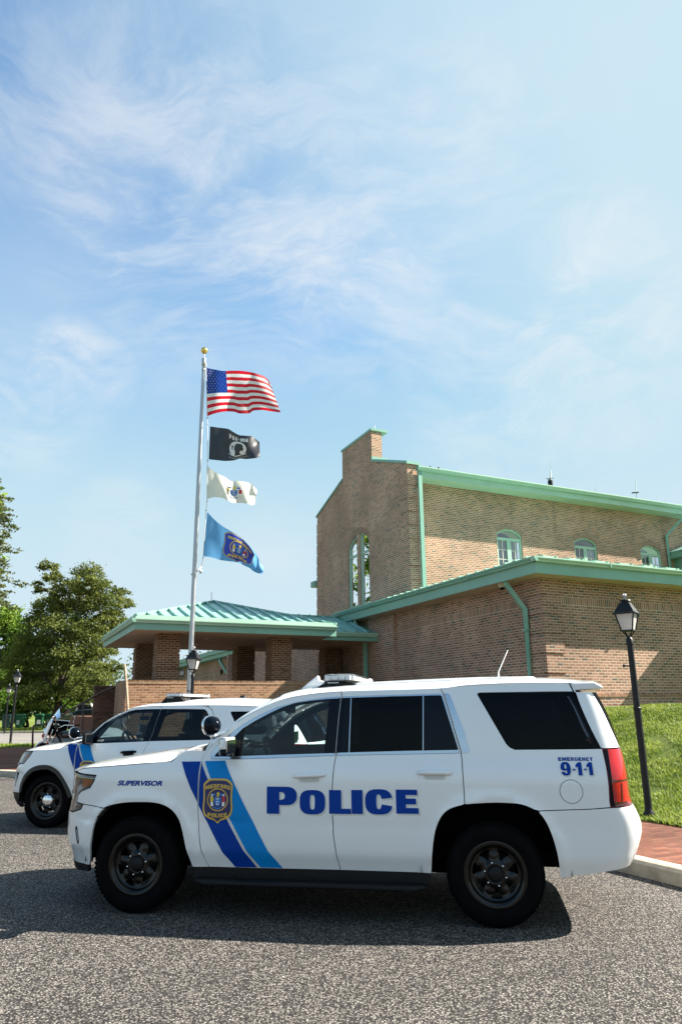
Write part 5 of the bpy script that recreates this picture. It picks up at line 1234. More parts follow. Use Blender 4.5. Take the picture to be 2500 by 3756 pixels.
def t_decals(fn, fd, rd, ff, qp, root):
    sp = [('P', -.341, -.086, .787, .996), ('O', -.063, .150, .786, .973), ('L', .182, .362, .793, .974), ('I', .366, .458, .795, .976), ('C', .478, .698, .793, .984), ('E', .727, .905, .802, .982)]
    sh = letters('letter_shadow', sp, fn, M['silver_vinyl'], root, .0018, 0, .013, -.013); letters('lettering', sp, fn, M['blue'], sh, .0032)
    text_on('supervisor_lettering', 'SUPERVISOR', fn, -1.466, 1.014, .042, .41, M['blue'], ff, .002, .045, .28)
    f2 = lambda x, v, o=0: fn(x if x < 2.2 else 2.2+(x-2.2)*2.13, v, o)
    word('emergency_lettering', 'EMERGENCY', f2, 2.140, 1.213, .027, .262, M['blue'], qp, .004)
    n9 = [('9', 2.016, 2.098, 1.094, 1.192), ('-', 2.108, 2.130, 1.132, 1.142), ('1', 2.134, 2.188, 1.096, 1.190), ('-', 2.194, 2.214, 1.134, 1.144), ('1', 2.216, 2.268, 1.098, 1.190)]
    sh9 = letters('number_shadow', n9, f2, M['silver_vinyl'], qp, .0032, 0, .007, -.006); letters('number_lettering', n9, f2, M['blue'], sh9, .0046)
CT['decals'] = t_decals
CT['mirror'] = lambda root, side: mirror(root, -.735, -.625, -1.01, -1.235, 1.245, 1.392, M['white'], M['gloss_black'], side)
def t_kit(root, D):
    lightbar(root, .05, .345, .64, 1.842, 1.915, 1.83)
    # spoiler over the tailgate
    V = []; nj = 12
    for j in range(nj+1):
        t = -1+2*j/nj; y = .84*t; c = 1-.08*t*t
        V += [(2.17, -y, 1.862*c+.13*(1-c)*8), (2.36, -y*.985, 1.835-.03*abs(t)**3), (2.455-.03*t*t, -y*.97, 1.80-.03*abs(t)**3), (2.452-.03*t*t, -y*.97, 1.748), (2.20, -y, 1.738)]
    m = MB(); m.add(V, [(j*5+k, j*5+(k+1) % 5, (j+1)*5+(k+1) % 5, (j+1)*5+k) for j in range(nj) for k in range(5)] + [tuple(range(5)), tuple(nj*5+k for k in range(4, -1, -1))])
    m.build('spoiler', M['white'], root, True, .012, 50)
    p = D.P(1.62, .1); MB().tube([p, p+Vector((.0, 0, .06)), p+Vector((.10, 0, .26))], [.012, .006, .003], 6).build('whip_antenna', M['rope'], root, True)
    p = D.P(-.17, .12); f = MB(); f.prism([(p.x-.10, p.z-.01), (p.x-.03, p.z+.05), (p.x+.075, p.z+.125), (p.x+.085, p.z+.08), (p.x+.16, p.z+.06), (p.x+.17, p.z+.0)], lambda u, v: (u, p.y-.045, v), lambda u, v: (u, p.y+.045, v)); f.build('fin_antenna', M['white'], root, True, .012, 40)
    # roof ribs
    rb = MB()
    for t in (.55, .72): 
        for sg in (-1, 1): rb.tube([D.P(-.05+.245*k, sg*t)+Vector((0, 0, .002)) for k in range(9)], [.004]+[.009]*7+[.004], 6)
    rb.build('roof_rib', M['white'], root, True)
    for sg in (-1, 1):
        s = sidefn(TA, sg)
        o = sheet('marker_strobe', [[(-2.108, .622), (-2.112, .602), (-2.084, .520), (-2.072, .516), (-2.070, .53), (-2.098, .616)]], lambda u, v, o_=0: s(u, v, -.004+o_), M['lens_white'], root, .03, .02)
        sheet('strobe_bezel', [[(-2.118, .640), (-2.128, .628), (-2.122, .60), (-2.094, .516), (-2.08, .50), (-2.062, .502), (-2.056, .53), (-2.086, .622), (-2.10, .641)], [(-2.108, .624), (-2.113, .602), (-2.085, .518), (-2.072, .514), (-2.068, .53), (-2.097, .618)]], lambda u, v, o_=0: s(u, v, .001+o_), M['gloss_black'], o, .03, .02, .012)
CT['roof_kit'] = t_kit
tahoe = thing('police_suv', 'large white police SUV with SUPERVISOR on its fender, nearest the camera', 'police car', (-.11985, 7.30918, 0), -.178176)
build_suv(tahoe, TA, CT)
# ---- second car: rounder white crossover parked behind
EX = Surf(W=([.25,.36,.48,.60,.75,.92,1.03,1.09,1.14,1.20,1.35,1.50,1.65,1.80],[.93,.955,.975,.985,.99,.985,.972,.955,.93,.905,.86,.81,.755,.70]),
  F=([.22,.30,.45,.60,.80,.90,1.05,1.15],[-2.22,-2.36,-2.43,-2.42,-2.40,-2.36,-2.24,-2.05]),
  R=([.25,.40,.60,.80,1.0,1.15,1.35,1.60,1.72],[2.46,2.52,2.56,2.55,2.50,2.47,2.40,2.22,2.05]),
  xf=-1.55,nf=2.0,Lf=1.3,xr=1.95,nr=3.0,Lr=1.3,arch=[(-1.46,.38,.45,.47),(1.40,.38,.45,.47)],flare=.012)
eF = [(-1.952, .471), (-1.936, .589), (-1.868, .709), (-1.760, .800), (-1.637, .851), (-1.511, .866), (-1.397, .848), (-1.281, .786), (-1.185, .681), (-1.099, .558), (-1.044, .455)]
eFi = [(-1.902, .475), (-1.874, .593), (-1.784, .713), (-1.687, .773), (-1.553, .803), (-1.442, .804), (-1.325, .747), (-1.216, .633), (-1.142, .510), (-1.096, .406)]
eR = [(.955, .46), (.99, .59), (1.06, .71), (1.17, .80), (1.30, .85), (1.42, .866), (1.55, .85), (1.68, .79), (1.78, .69), (1.86, .57), (1.905, .46)]
eRi = [(1.0, .41), (1.04, .57), (1.10, .66), (1.20, .745), (1.31, .79), (1.42, .80), (1.54, .79), (1.65, .735), (1.74, .645), (1.81, .55), (1.85, .46)]
seF, seR = spline(eF, 4), spline(eR, 4)
edF = [(-.960, .40), (-.981, .465), (-1.003, .588), (-1.026, .777), (-1.040, 1.025), (-1.034, 1.10), (-1.012, 1.152), (-.93, 1.222), (-.80, 1.358), (-.70, 1.452), (-.50, 1.566), (-.346, 1.630), (-.252, 1.659), (-.102, 1.672), (.160, 1.678)]
sedF = spline(edF, 4)
eB = [(.150, 1.62), (.091, 1.272), (.062, 1.185), (.02, 1.06), (.0, .9), (.01, .6), (.04, .41)]
e_rail = ([-1.45, -1.0, -.9, -.8, -.7, -.5, -.346, -.25, -.1, .16, .83, 1.2, 1.7, 2.1, 2.25], [1.13, 1.158, 1.245, 1.362, 1.458, 1.574, 1.638, 1.666, 1.679, 1.685, 1.682, 1.675, 1.655, 1.615, 1.59])
ezs = pchip(*e_rail)
DE = Deck(EX, e_rail, ([-1.42, -.9, -.6, -.4, -.28, -.1, .1, .43, 1.03, 1.6, 2.1, 2.25], [1.13, 1.405, 1.57, 1.665, 1.705, 1.738, 1.757, 1.780, 1.80, 1.78, 1.715, 1.68]), -1.42, -1.0)
efw = [(-.992, 1.156), (-.905, 1.232), (-.785, 1.356), (-.69, 1.444), (-.495, 1.552), (-.345, 1.612), (-.25, 1.632), (-.1, 1.640), (.1475, 1.640), (.0865, 1.272), (.0585, 1.188), (-.4, 1.172), (-.8, 1.160)]
erw = [(.1645, 1.640), (.5, 1.638), (.838, 1.630), (.882, 1.60), (.922, 1.54), (1.0, 1.27), (1.004, 1.206), (.5, 1.197), (.0745, 1.190), (.103, 1.272)]
CE = dict(
 fender=[(x-.007, z) for x, z in sedF if z < 1.158][1:] + [(-1.02, 1.165), (-1.10, 1.165), (-1.222, 1.126), (-1.298, 1.083), (-1.55, 1.068), (-1.815, 1.053), (-1.805, 1.045), (-1.832, .98), (-1.936, .869), (-2.095, .853), (-2.2, .80), (-2.05, .775), (-1.905, .742)] + [p for p in seF if p[0] > -1.875] + [(-1.03, .41), (-.968, .40)],
 fdoor=sedF + eB, fwin_o=efw, fwin_i=efw, trim=M['gloss_black'],
 fglass=[([(.13, 1.638), (.1545, 1.638), (.0935, 1.272), (.0635, 1.188), (.045, 1.188), (.07, 1.272)], gb, .0015), (offset_loop_in(efw, -.004), gb, -.012) if False else ([(-.994, 1.155), (-.907, 1.233), (-.786, 1.358), (-.69, 1.446), (-.495, 1.554), (-.345, 1.614), (-.25, 1.634), (-.1, 1.642), (.149, 1.642), (.146, 1.616), (.05, 1.616), (-.265, 1.607), (-.408, 1.578), (-.556, 1.518), (-.742, 1.352), (-.80, 1.19), (-.802, 1.158)], gb, -.004),
         ([(-.802, 1.158), (-.80, 1.192), (-.4, 1.192), (-.028, 1.198), (.052, 1.20), (.052, 1.186), (-.4, 1.170)], gb, -.004), ([(-.03, 1.197), (.004, 1.446), (.05, 1.617), (.149, 1.642), (.088, 1.272), (.060, 1.186)], gb, -.004),
         ([(-.795, 1.190), (-.740, 1.352), (-.556, 1.519), (-.408, 1.579), (-.265, 1.608), (.052, 1.618), (.004, 1.446), (-.03, 1.196)], gl_, -.010)],
 rdoor=[(.167, 1.680), (.5, 1.681), (.835, 1.673), (.896, 1.660), (.955, 1.615), (.993, 1.545), (1.043, 1.25), (1.052, 1.15), (1.05, .95)] + [(1.055, .72)] + [p for p in seR if p[0] < 1.05][::-1] + [(.96, .41), (.047, .41)] + [(x+.007, z) for x, z in eB[::-1]],
 rwin_o=erw, rwin_i=erw, rglass=[([(.161, 1.638), (.19, 1.638), (.13, 1.272), (.10, 1.19), (.070, 1.19), (.099, 1.272)], gb, .0015), ([(.1635, 1.642), (.236, 1.641), (.225, 1.60), (.165, 1.27), (.150, 1.192), (.0735, 1.188), (.102, 1.272)], gb, -.004), ([(.150, 1.191), (.165, 1.27), (.228, 1.62), (.236, 1.642), (.838, 1.632), (.884, 1.602), (.924, 1.54), (1.002, 1.27), (1.006, 1.205), (.5, 1.196)], M['privacy2'], -.010), ([(.80, 1.632), (.822, 1.632), (.905, 1.203), (.883, 1.203)], M['plastic'], -.006)],
 quarter=[[(1.061, .73), (1.057, .95), (1.059, 1.15), (1.050, 1.25), (1.0, 1.547), (.960, 1.622), (.90, 1.666), (.90, ezs(.9)-.003), (1.2, 1.671), (1.7, 1.651), (2.05, 1.616), (2.30, 1.58), (2.5, 1.36), (2.62, 1.15), (2.60, 1.02), (2.2, 1.0), (2.2, .86), (1.72, .80)] + [p for p in seR if 1.06 < p[0] < 1.68][::-1], [(1.245, 1.580), (1.262, 1.594), (1.6, 1.593), (1.93, 1.583), (2.02, 1.45), (2.03, 1.30), (1.95, 1.285), (1.50, 1.272), (1.43, 1.29)]],
 qglass=[(1.243, 1.580), (1.262, 1.596), (1.6, 1.595), (1.932, 1.585), (2.022, 1.45), (2.032, 1.30), (1.95, 1.283), (1.50, 1.270), (1.428, 1.29)],
 fbump=[[(-1.875, .702), (-1.905, .735), (-2.05, .768), (-2.202, .792), (-2.4, .80), (-2.85, .66), (-2.85, .46), (-2.3, .455), (-1.952, .468)] + [p for p in seF if p[0] < -1.875], [(-2.225, .742), (-2.02, .752), (-2.12, .545), (-2.20, .542)]],
 fvalance=[(-1.953, .462), (-2.3, .45), (-2.85, .455), (-2.85, .26), (-2.2, .25), (-1.95, .262), (-1.90, .30)],
 rbump=[(1.725, .795), (2.2, .852), (2.6, .86), (3.25, .86), (3.25, .45), (2.5, .44), (1.91, .455)] + [p for p in seR if p[0] > 1.72][::-1][1:], rvalance=[(1.905, .45), (2.5, .435), (3.25, .445), (3.25, .28), (2.4, .28), (1.93, .32)],
 headlight=[(-2.30, 1.030), (-2.136, 1.040), (-1.81, 1.052), (-1.835, .982), (-1.94, .875), (-2.10, .860), (-2.28, .90)], headlight_gleam=[[(-2.20, 1.02), (-2.1, 1.02), (-2.10, .88), (-2.22, .90)]], amber=[(-2.02, 1.0), (-1.90, 1.02), (-1.93, .95), (-2.02, .90)],
 tail=[(2.32, 1.15), (2.63, 1.14), (2.62, 1.03), (2.22, 1.008), (2.22, 1.06)],
 tailgate=[(2.635, 1.16), (3.25, 1.16), (3.25, .87), (2.61, .87), (2.61, 1.02)], rear_glass=[(2.32, 1.58), (3.25, 1.60), (3.25, 1.17), (2.64, 1.17), (2.52, 1.36)],
 liner=[(-1.04, .42), (.95, .42)] + eR + [(2.4, .5), (3.2, .5), (3.2, .86), (2.6, .9), (2.6, 1.1), (2.3, 1.55), (1.7, 1.635), (.9, 1.655), (.16, 1.665), (-.10, 1.66), (-.34, 1.615), (-.5, 1.55), (-.70, 1.435), (-.93, 1.20), (-1.10, 1.14), (-1.3, 1.07), (-1.8, 1.04), (-2.0, .9), (-2.0, .5)] + eF,
 liner_holes=[[(-.78, 1.20), (-.03, 1.21), (.04, 1.60), (-.26, 1.595), (-.55, 1.505)], [(.165, 1.21), (.98, 1.22), (.90, 1.58), (.82, 1.61), (.24, 1.62)], [(1.50, 1.29), (1.99, 1.31), (1.92, 1.57), (1.27, 1.58)]],
 fhandle=(-.33, -.09, 1.042), rhandle=(.62, .86, 1.06), handle_mat=M['gloss_black'],
 grille=[(-2.32, 1.02), (-2.85, 1.03), (-2.85, .66), (-2.4, .81), (-2.29, .88)], grille_bars=[[(-2.42, .95), (-2.85, .95), (-2.85, .91), (-2.42, .91)], [(-2.42, .85), (-2.85, .85), (-2.85, .82), (-2.42, .82)]],
 deck=DE, header_x=-.36, roof_x1=2.22, pillar_t=.92, pillar_mat=M['gloss_black'],
 hood=dict(u0=-1.08, u1=-2.84, zs=pchip([-2.85, -2.5, -2.2, -1.82, -1.303, -1.23, -1.15, -1.0], [1.02, 1.028, 1.040, 1.058, 1.088, 1.13, 1.165, 1.17]), h=pchip([-2.85, -2.6, -2.3, -2.1, -1.8, -1.5, -1.25, -1.08], [.002, .018, .034, .060, .082, .095, .085, .05])),
 axles=(-1.46, 1.40), liner_r=.53, liner_rf=.475, liner_z=.38, track=.835, tyre_r=.364, tyre_w=.245, rim_r=.243,
 wheel=dict(n=6, hole=[(.56, -.12), (.56, .12), (.72, .27), (.84, .27), (.88, .0), (.84, -.27), (.72, -.27)], cap=.088, nuts=5, nr=.10, ribs=True, chrome=True),
 cladding=[seF + eFi[::-1]], cabin=(-1.1, 2.1, 1.15), seats=(.05, .9), dash_x=-.75,
 stripes=[('f', [(-1.200, 1.140), (-1.16, 1.150), (-1.048, 1.150), (-1.049, 1.025), (-1.042, .82), (-1.119, .968)], M['blue']), ('d', [(-1.030, 1.146), (-.964, 1.006), (-.912, .92), (-.80, .70), (-.70, .40), (-.86, .40), (-.955, .664), (-1.023, .79), (-1.036, 1.03)], M['blue']),
          ('d', [(-1.010, 1.150), (-.900, .921), (-.79, .70), (-.69, .40), (-.50, .40), (-.60, .70), (-.722, .912), (-.843, 1.150)], M['sky_blue']), ('d', [(-1.024, 1.15), (-1.014, 1.15), (-.904, .921), (-.794, .70), (-.694, .40), (-.698, .40), (-.798, .70), (-.910, .92)], M['pinstripe'])],
 badge=(-.83, .765, .245, .315), spot=(-1.03, 1.05, 1.318, .080, -.90, .86, 1.25))
CE['decals'] = lambda fn, fd, rd, ff, qp, root: (lambda sp: letters('lettering', sp, fn, M['blue'], letters('letter_shadow', sp, fn, M['silver_vinyl'], root, .002, 0, .013, -.013), .0035))([('P', -.40, -.18, .72, .92), ('O', -.155, .02, .72, .90), ('L', .05, .20, .72, .90), ('I', .22, .29, .72, .90), ('C', .31, .49, .72, .90), ('E', .52, .67, .72, .90)])
CE['mirror'] = lambda root, side: mirror(root, -.91, -.80, -.95, -1.15, 1.155, 1.305, M['plastic'], M['plastic'], side)
def e_kit(root, D):
    lightbar(root, .12, .42, .60, 1.805, 1.87, 1.76)
    p = D.P(1.22, .2); MB().lathe([(.055, 0), (.05, .025), (.02, .035), (.001, .036)], 20, Matrix.Translation(p)).build('puck_antenna', M['plastic'], root, True)
CE['roof_kit'] = e_kit
expl = thing('police_suv', 'white police SUV with grey wheel arch trim and black mirrors, parked behind the nearest one', 'police car', (-2.70, 11.86, 0), R(-11))
build_suv(expl, EX, CE)
for o in (tahoe, expl): o['group'] = 'police cars parked side by side'

# ---------------------------------------------------------------- lantern posts
def lamp_post(loc, rz, label, tall=2.98, s=1.0):
    t = thing('lamp_post', label, 'lamp post', loc, rz, 'black lantern lamp posts'); H = tall-2.98
    p = MB(); p.lathe([(.075, 0), (.075, .03), (.052, .06), (.047, .10), (.046, 1.36+H), (.052, 1.365+H), (.052, 1.39+H), (.043, 1.40+H), (.041, 2.26+H)], 20)
    p.tube([(-.04, 0, 1.96+H), (-.10, 0, 1.965+H)], .010, 8); p.tube([(-.095, 0, 1.965+H), (-.125, 0, 1.967+H)], [.014, .024], 10); p.build('pole', M['black_metal'], t, True, angle=40)
    MB().lathe([(.041, 2.25+H), (.050, 2.255+H), (.050, 2.33+H), (.038, 2.345+H), (.018, 2.37+H)], 20).build('collar', M['black_metal'], t, True, angle=40)
    Z0, Z1, w0, w1 = 2.46+H, 2.69+H, .078, .126
    cg = MB()
    for sx in (-1, 1):
        for sy in (-1, 1):
            cg.tube([(.012*sx, .012*sy, 2.36+H), (.035*sx, .035*sy, 2.40+H), (w0*sx*.95, w0*sy*.95, Z0-.005)], .008, 6)
            cg.tube([(w0*sx, w0*sy, Z0), (w1*sx, w1*sy, Z1)], .011, 6)
    cg.box((-w0-.012, -w0-.012, Z0-.018), (w0+.012, w0+.012, Z0)); cg.build('frame', M['black_metal'], t)
    for k in range(4):
        Q = Matrix.Rotation(PI/2*k, 4, 'Z'); a, b = w0-.004, w1-.004
        V = [Q @ Vector(v) for v in ((-a, -a, Z0), (a, -a, Z0), (b, -b, Z1), (-b, -b, Z1))]; mk('lamp_glass', V, [(0, 1, 2, 3)], M['lamp_glass'], t)
    rf = MB(); sq = lambda w, z: [(-w, -w, z), (w, -w, z), (w, w, z), (-w, w, z)]
    V = sq(.158, Z1-.006)+sq(.160, Z1+.006)+sq(.136, Z1+.022)+sq(.066, Z1+.16)+sq(.055, Z1+.165)
    rf.add(V, [(3, 2, 1, 0)]+[(4*l+i, 4*l+(i+1) % 4, 4*l+4+(i+1) % 4, 4*l+4+i) for l in range(4) for i in range(4)]+[(16, 17, 18, 19)]); rf.build('lamp_roof', M['black_metal'], t)
    MB().lathe([(.055, Z1+.16), (.055, Z1+.185), (.085, Z1+.188), (.078, Z1+.20), (.03, Z1+.212), (.016, Z1+.225)], 20).build('vent_cap', M['black_metal'], t, True, angle=40)
    f = MB(); f.tube([(0, 0, Z1+.22), (0, 0, Z1+.245)], .012, 8)
    for a in range(4): f.sphere((.017*math.cos(a*PI/2+.4), .017*math.sin(a*PI/2+.4), Z1+.268), (.013, .013, .026), 8, 6)
    f.build('finial', M['zinc'], t, True); return t
lamp_post((4.085, 10.42, .20), R(-36.5), 'tall black lantern post standing on the lawn beside the nearest police SUV')
p = at(712, 2372, 17.3); lamp_post((p.x, 17.3, p.z-2.98), R(-10), 'black lantern post right beside the tall flagpole in front of the porch')
p = at(38, 2732, 30.4); lamp_post((p.x, p.y, farz(30.4)), R(5), 'black lantern post at the road edge, the left of the row before the big tree')
p = at(16, 2695, 46.0); lamp_post((p.x, p.y, farz(46)), R(5), 'small distant lantern post across the road near the green bins')

LET['W'] = [[(.18, 0), (0, 1), (.24, 1), (.33, .45), (.42, 1), (.58, 1), (.67, .45), (.76, 1), (1, 1), (.82, 0), (.56, 0), (.5, .38), (.44, 0)]]
LET['A'] = [[(0, 0), (.34, 1), (.66, 1), (1, 0), (.70, 0), (.64, .2), (.36, .2), (.30, 0)], [(.42, .40), (.58, .40), (.5, .72)]]
# ---------------------------------------------------------------- flagpole with four flags
YP = 20.0
fp = thing('flagpole', 'tall silver flagpole with a golden ball, rising before the porch', 'flagpole', (-4.123, YP, 0))
fpb = .13
MB().lathe([(.16, fpb), (.16, fpb+.04), (.10, fpb+.10), (.071, fpb+.12), (.070, 1.5), (.066, 5), (.056, 9), (.046, 11.9)], 28).build('pole', M['alu'], fp, True, angle=50)
MB().lathe([(.046, 11.55), (.056, 11.56), (.056, 11.60), (.050, 11.62), (.050, 11.72), (.062, 11.73), (.064, 11.94), (.050, 11.97), (.018, 11.99), (.018, 12.12)], 24).build('truck', M['alu'], fp, True, angle=50)
MB().sphere((0, 0, 12.235), .105, 20, 14).build('finial_ball', M['gold'], fp, True)
def P3(px, py, dy=0.0): q_ = at(px, py, YP+dy); return (q_.x+4.123, q_.y-YP, q_.z)
rp = [(755, 1330), (758, 1440), (760, 1530), (762, 1600), (760.5, 1700), (759, 1835), (756, 1875), (745, 2045), (738, 2078)]
MB().tube([P3(x, y, -.02) for x, y in rp], .010, 6).build('halyard', M['rope'], fp, True)
MB().tube([P3(738, 2078, -.03), P3(728, 2092, -.09), P3(714, 2098, -.09), P3(702, 2106, -.02), P3(704, 2112, .06), P3(720, 2100, .07), P3(738, 2080, 0)], .016, 6).build('retaining_loop', M['rope'], fp, True)
MB().tube([P3(737, 2090, -.05), P3(736, 2103, -.05)], .035, 10).build('counterweight', M['zinc'], fp, True)
for x, y in ((758, 1345), (761, 1532), (762, 1556), (762, 1690), (761, 1712), (760, 1838), (756, 1872), (745, 2046)): MB().sphere(P3(x, y, -.02), .022, 8, 6).build('snap_hook', M['zinc'], fp, True)
def flagfn(top, bot, g, wave, dy0=0.0):
    tx, ty = zip(*top); bx_, by = zip(*bot)
    def par(pts):
        L = [0]
        for a, b in zip(pts[:-1], pts[1:]): L.append(L[-1]+math.hypot(b[0]-a[0], b[1]-a[1]))
        return [l/L[-1] for l in L]
    T = [pchip(par(top), [p[k] for p in top]) for k in (0, 1)]; B = [pchip(par(bot), [p[k] for p in bot]) for k in (0, 1)]
    G = pchip(*g)
    def fn(u, v, off=0.0):
        s_ = min(1, max(0, G(u))); x = T[0](s_)*(1-v)+B[0](s_)*v; y = T[1](s_)*(1-v)+B[1](s_)*v
        dy = wave(u, v)+dy0; dx, dyy = 0.0, 0.0
        q_ = at(x, y, YP+dy); d = (q_-Vector((0, 0, CAM_H))).normalized()
        return q_-d*off
    return fn
def flag(name, label, fn, nu, nv, mats, pick):
    V = [fn(i/nu, j/nv) for j in range(nv+1) for i in range(nu+1)]; m = nu+1
    Fc = [(j*m+i, j*m+i+1, (j+1)*m+i+1, (j+1)*m+i) for j in range(nv) for i in range(nu)]
    o = mk(name, V, Fc, None, None, True, mats=mats, mi=[pick((i+.5)/nu, (j+.5)/nv) for j in range(nv) for i in range(nu)])
    return tag(o, label, 'flag')
us = flagfn([(756, 1349), (790, 1356), (824.6, 1361), (850, 1359.5), (872.9, 1359.5), (900, 1362), (926.4, 1366.6), (948, 1373), (967.5, 1380), (980, 1390), (989, 1402)],
            [(759.5, 1527), (780, 1519), (815.7, 1510.5), (836, 1509), (858.6, 1510.4), (880, 1517), (912, 1516.6), (930, 1506), (960, 1504), (990, 1508), (1029, 1513)],
            ([0, .2, .4, .6, .8, 1], [0, .13, .30, .54, .78, 1.0]), lambda u, v: .10*math.sin(7.5*u+1.2*v)*min(1, u*3)+.05*math.sin(15*u-3*v)*u)
f1 = flag('flag', 'stars and stripes flag flying at the top of the flagpole', us, 60, 39, [M['cloth_red'], M['cloth_flag_white'], M['cloth_flag_blue']], lambda u, v: 2 if (u < .4 and v < 7/13) else int(v*13) % 2)
sv = []; sf = []
for r_ in range(9):
    for c_ in range(11):
        if (r_+c_) % 2: continue
        cu, cv = .4*(c_+1)/12, (7/13)*(r_+1)/10; n = len(sv)
        for sg in (1, -1):
            n = len(sv)
            for k in range(10):
                a = PI/2+2*PI*k/10; q_ = .0165 if k % 2 == 0 else .0075; sv.append(us(cu+q_*math.cos(a)*.72, cv-q_*math.sin(a)*1.25, .006*sg))
            sf.append(tuple(range(n, n+10)))
mk('star_field', sv, sf, M['cloth_flag_white'], f1)
pw_ = flagfn([(770.7, 1564), (803, 1568.5), (836, 1573), (856, 1584.7), (881, 1596.5), (900, 1598), (919, 1598.8), (939, 1611), (951.4, 1622)],
             [(765.7, 1685), (800, 1688.5), (825, 1691), (856, 1689), (881, 1682), (902.5, 1684), (925, 1682), (940, 1680), (953, 1676)],
             ([0, .25, .5, .75, 1], [0, .27, .53, .78, 1]), lambda u, v: .09*math.sin(8*u-2.0*v)*min(1, u*3)+.04*math.sin(14*u+5*v)*u)
f2 = flag('flag', 'black prisoner of war remembrance flag with a white roundel', pw_, 40, 26, [M['cloth_flag_black']], lambda u, v: 0)
def mir(fn): return lambda u, v, off=0: fn(u, 1-v, off)      # v upwards for prints
pm_ = mir(pw_); ci2 = lambda x, y, rx, ry, n=28: [(x+rx*math.cos(2*PI*k/n), y+ry*math.sin(2*PI*k/n)) for k in range(n)]
for off in (.008, -.008):
    d_ = decal('roundel', [ci2(.53, .41, .165, .30)], pm_, M['emblem_white'], f2, off, .06)
    decal('profile_silhouette', [spline([(.47, .16), (.475, .30), (.455, .42), (.465, .54), (.50, .62), (.56, .635), (.605, .60), (.625, .54), (.618, .49), (.640, .43), (.625, .41), (.628, .37), (.615, .34), (.585, .335), (.57, .30), (.565, .23), (.60, .165), (.54, .16)], 3, True)], pm_, M['cloth_flag_black'], f2, off*1.5, .05)
    decal('watch_tower', [[(.402, .52), (.437, .52), (.437, .47), (.43, .47), (.435, .34), (.428, .34), (.42, .46), (.412, .34), (.405, .34), (.41, .47), (.402, .47)]], pm_, M['cloth_flag_black'], f2, off*1.5, .05)
    decal('barbed_wire', [[(.36+.34*k/20, .14+.10*((k-10)/10)**2+.012) for k in range(21)]+[(.36+.34*k/20, .14+.10*((k-10)/10)**2-.012) for k in range(20, -1, -1)]], pm_, M['emblem_white'], f2, off*1.5, .05)
word('flag_lettering', 'POW', pm_, .435, .80, .15, .17, M['emblem_white'], f2, .010, two=True); word('flag_lettering', 'MIA', pm_, .645, .80, .15, .14, M['emblem_white'], f2, .010, two=True)
for o_ in (.010, -.010): decal('flag_star', [[(.545+(.018 if k % 2 == 0 else .008)*math.cos(PI/2+PI*k/5), .80+(.030 if k % 2 == 0 else .013)*math.sin(PI/2+PI*k/5)) for k in range(10)]], pm_, M['emblem_white'], f2, o_, .05)
text_on('flag_lettering', 'YOU ARE NOT FORGOTTEN', pm_, .535, .055, .035, .36, M['emblem_white'], f2, .010, .0, arc=-.08, two=True)
nj = flagfn([(761.6, 1711), (779, 1725), (798, 1737), (826, 1750.5), (848, 1764.6), (872.7, 1763.8), (905.8, 1768.8), (930.7, 1783.7), (943, 1798.6)],
            [(760, 1830), (788, 1823.5), (819.6, 1828.5), (838, 1838), (854.4, 1844), (881, 1845), (905.8, 1846.7), (922, 1853), (933, 1851.7)],
            ([0, .25, .5, .75, 1], [0, .27, .53, .78, 1]), lambda u, v: .10*math.sin(8.5*u-2.5*v+.5)*min(1, u*3)+.05*math.sin(13*u+6*v)*u)
f3 = flag('flag', 'cream flag with a small coloured coat of arms, third down the flagpole', nj, 40, 26, [M['cloth_cream']], lambda u, v: 0)
nm_ = mir(nj)
def iso(fn, cu, cv, k): return lambda u, v, off=0: fn(cu+u*k[0], cv+v*k[1], off)
seal(iso(nm_, .52, .50, (.42, .76)), 0, 0, 1.0, f3, .012, ring=False)
bl = flagfn([(760, 1878), (772, 1891), (786, 1905.5), (814.6, 1928.8), (845, 1947.5), (891, 1978), (916, 2003), (941, 2035), (955.7, 2065), (969, 2081)],
            [(745, 2040), (773.6, 2044), (814.6, 2055.5), (843, 2059), (871.8, 2063.6), (898.6, 2076), (918, 2085), (926, 2093), (941, 2101), (962, 2106.4)],
            ([0, .25, .5, .75, 1], [0, .25, .50, .76, 1]), lambda u, v: .10*math.sin(8*u+2.5*v)*min(1, u*3)+.05*math.sin(14*u-5*v)*u)
f4 = flag('flag', 'light blue police flag with a dark blue badge, lowest on the flagpole', bl, 44, 28, [M['cloth_azure']], lambda u, v: 0)
bm_ = mir(bl); bi = iso(bm_, .54, .50, (.50, .96))
for off in (.008, -.008):
    b_ = decal('badge', [spline([(x, y) for x, y in SHIELD], 2, True)], bi, M['gold_vinyl'], f4, off, .08)
    decal('badge_field', [spline([(x*.955, y*.955) for x, y in SHIELD], 2, True)], bi, M['royal'], f4, off*1.4, .08)
    word('badge_lettering', 'MEDFORD', bi, 0, .34, .095, .74, M['yellow'], f4, off*1.9, .04)
    word('badge_lettering', 'POLICE', bi, 0, -.30, .095, .60, M['yellow'], f4, off*1.9)
seal(bi, 0, .03, .58, f4, .0155)

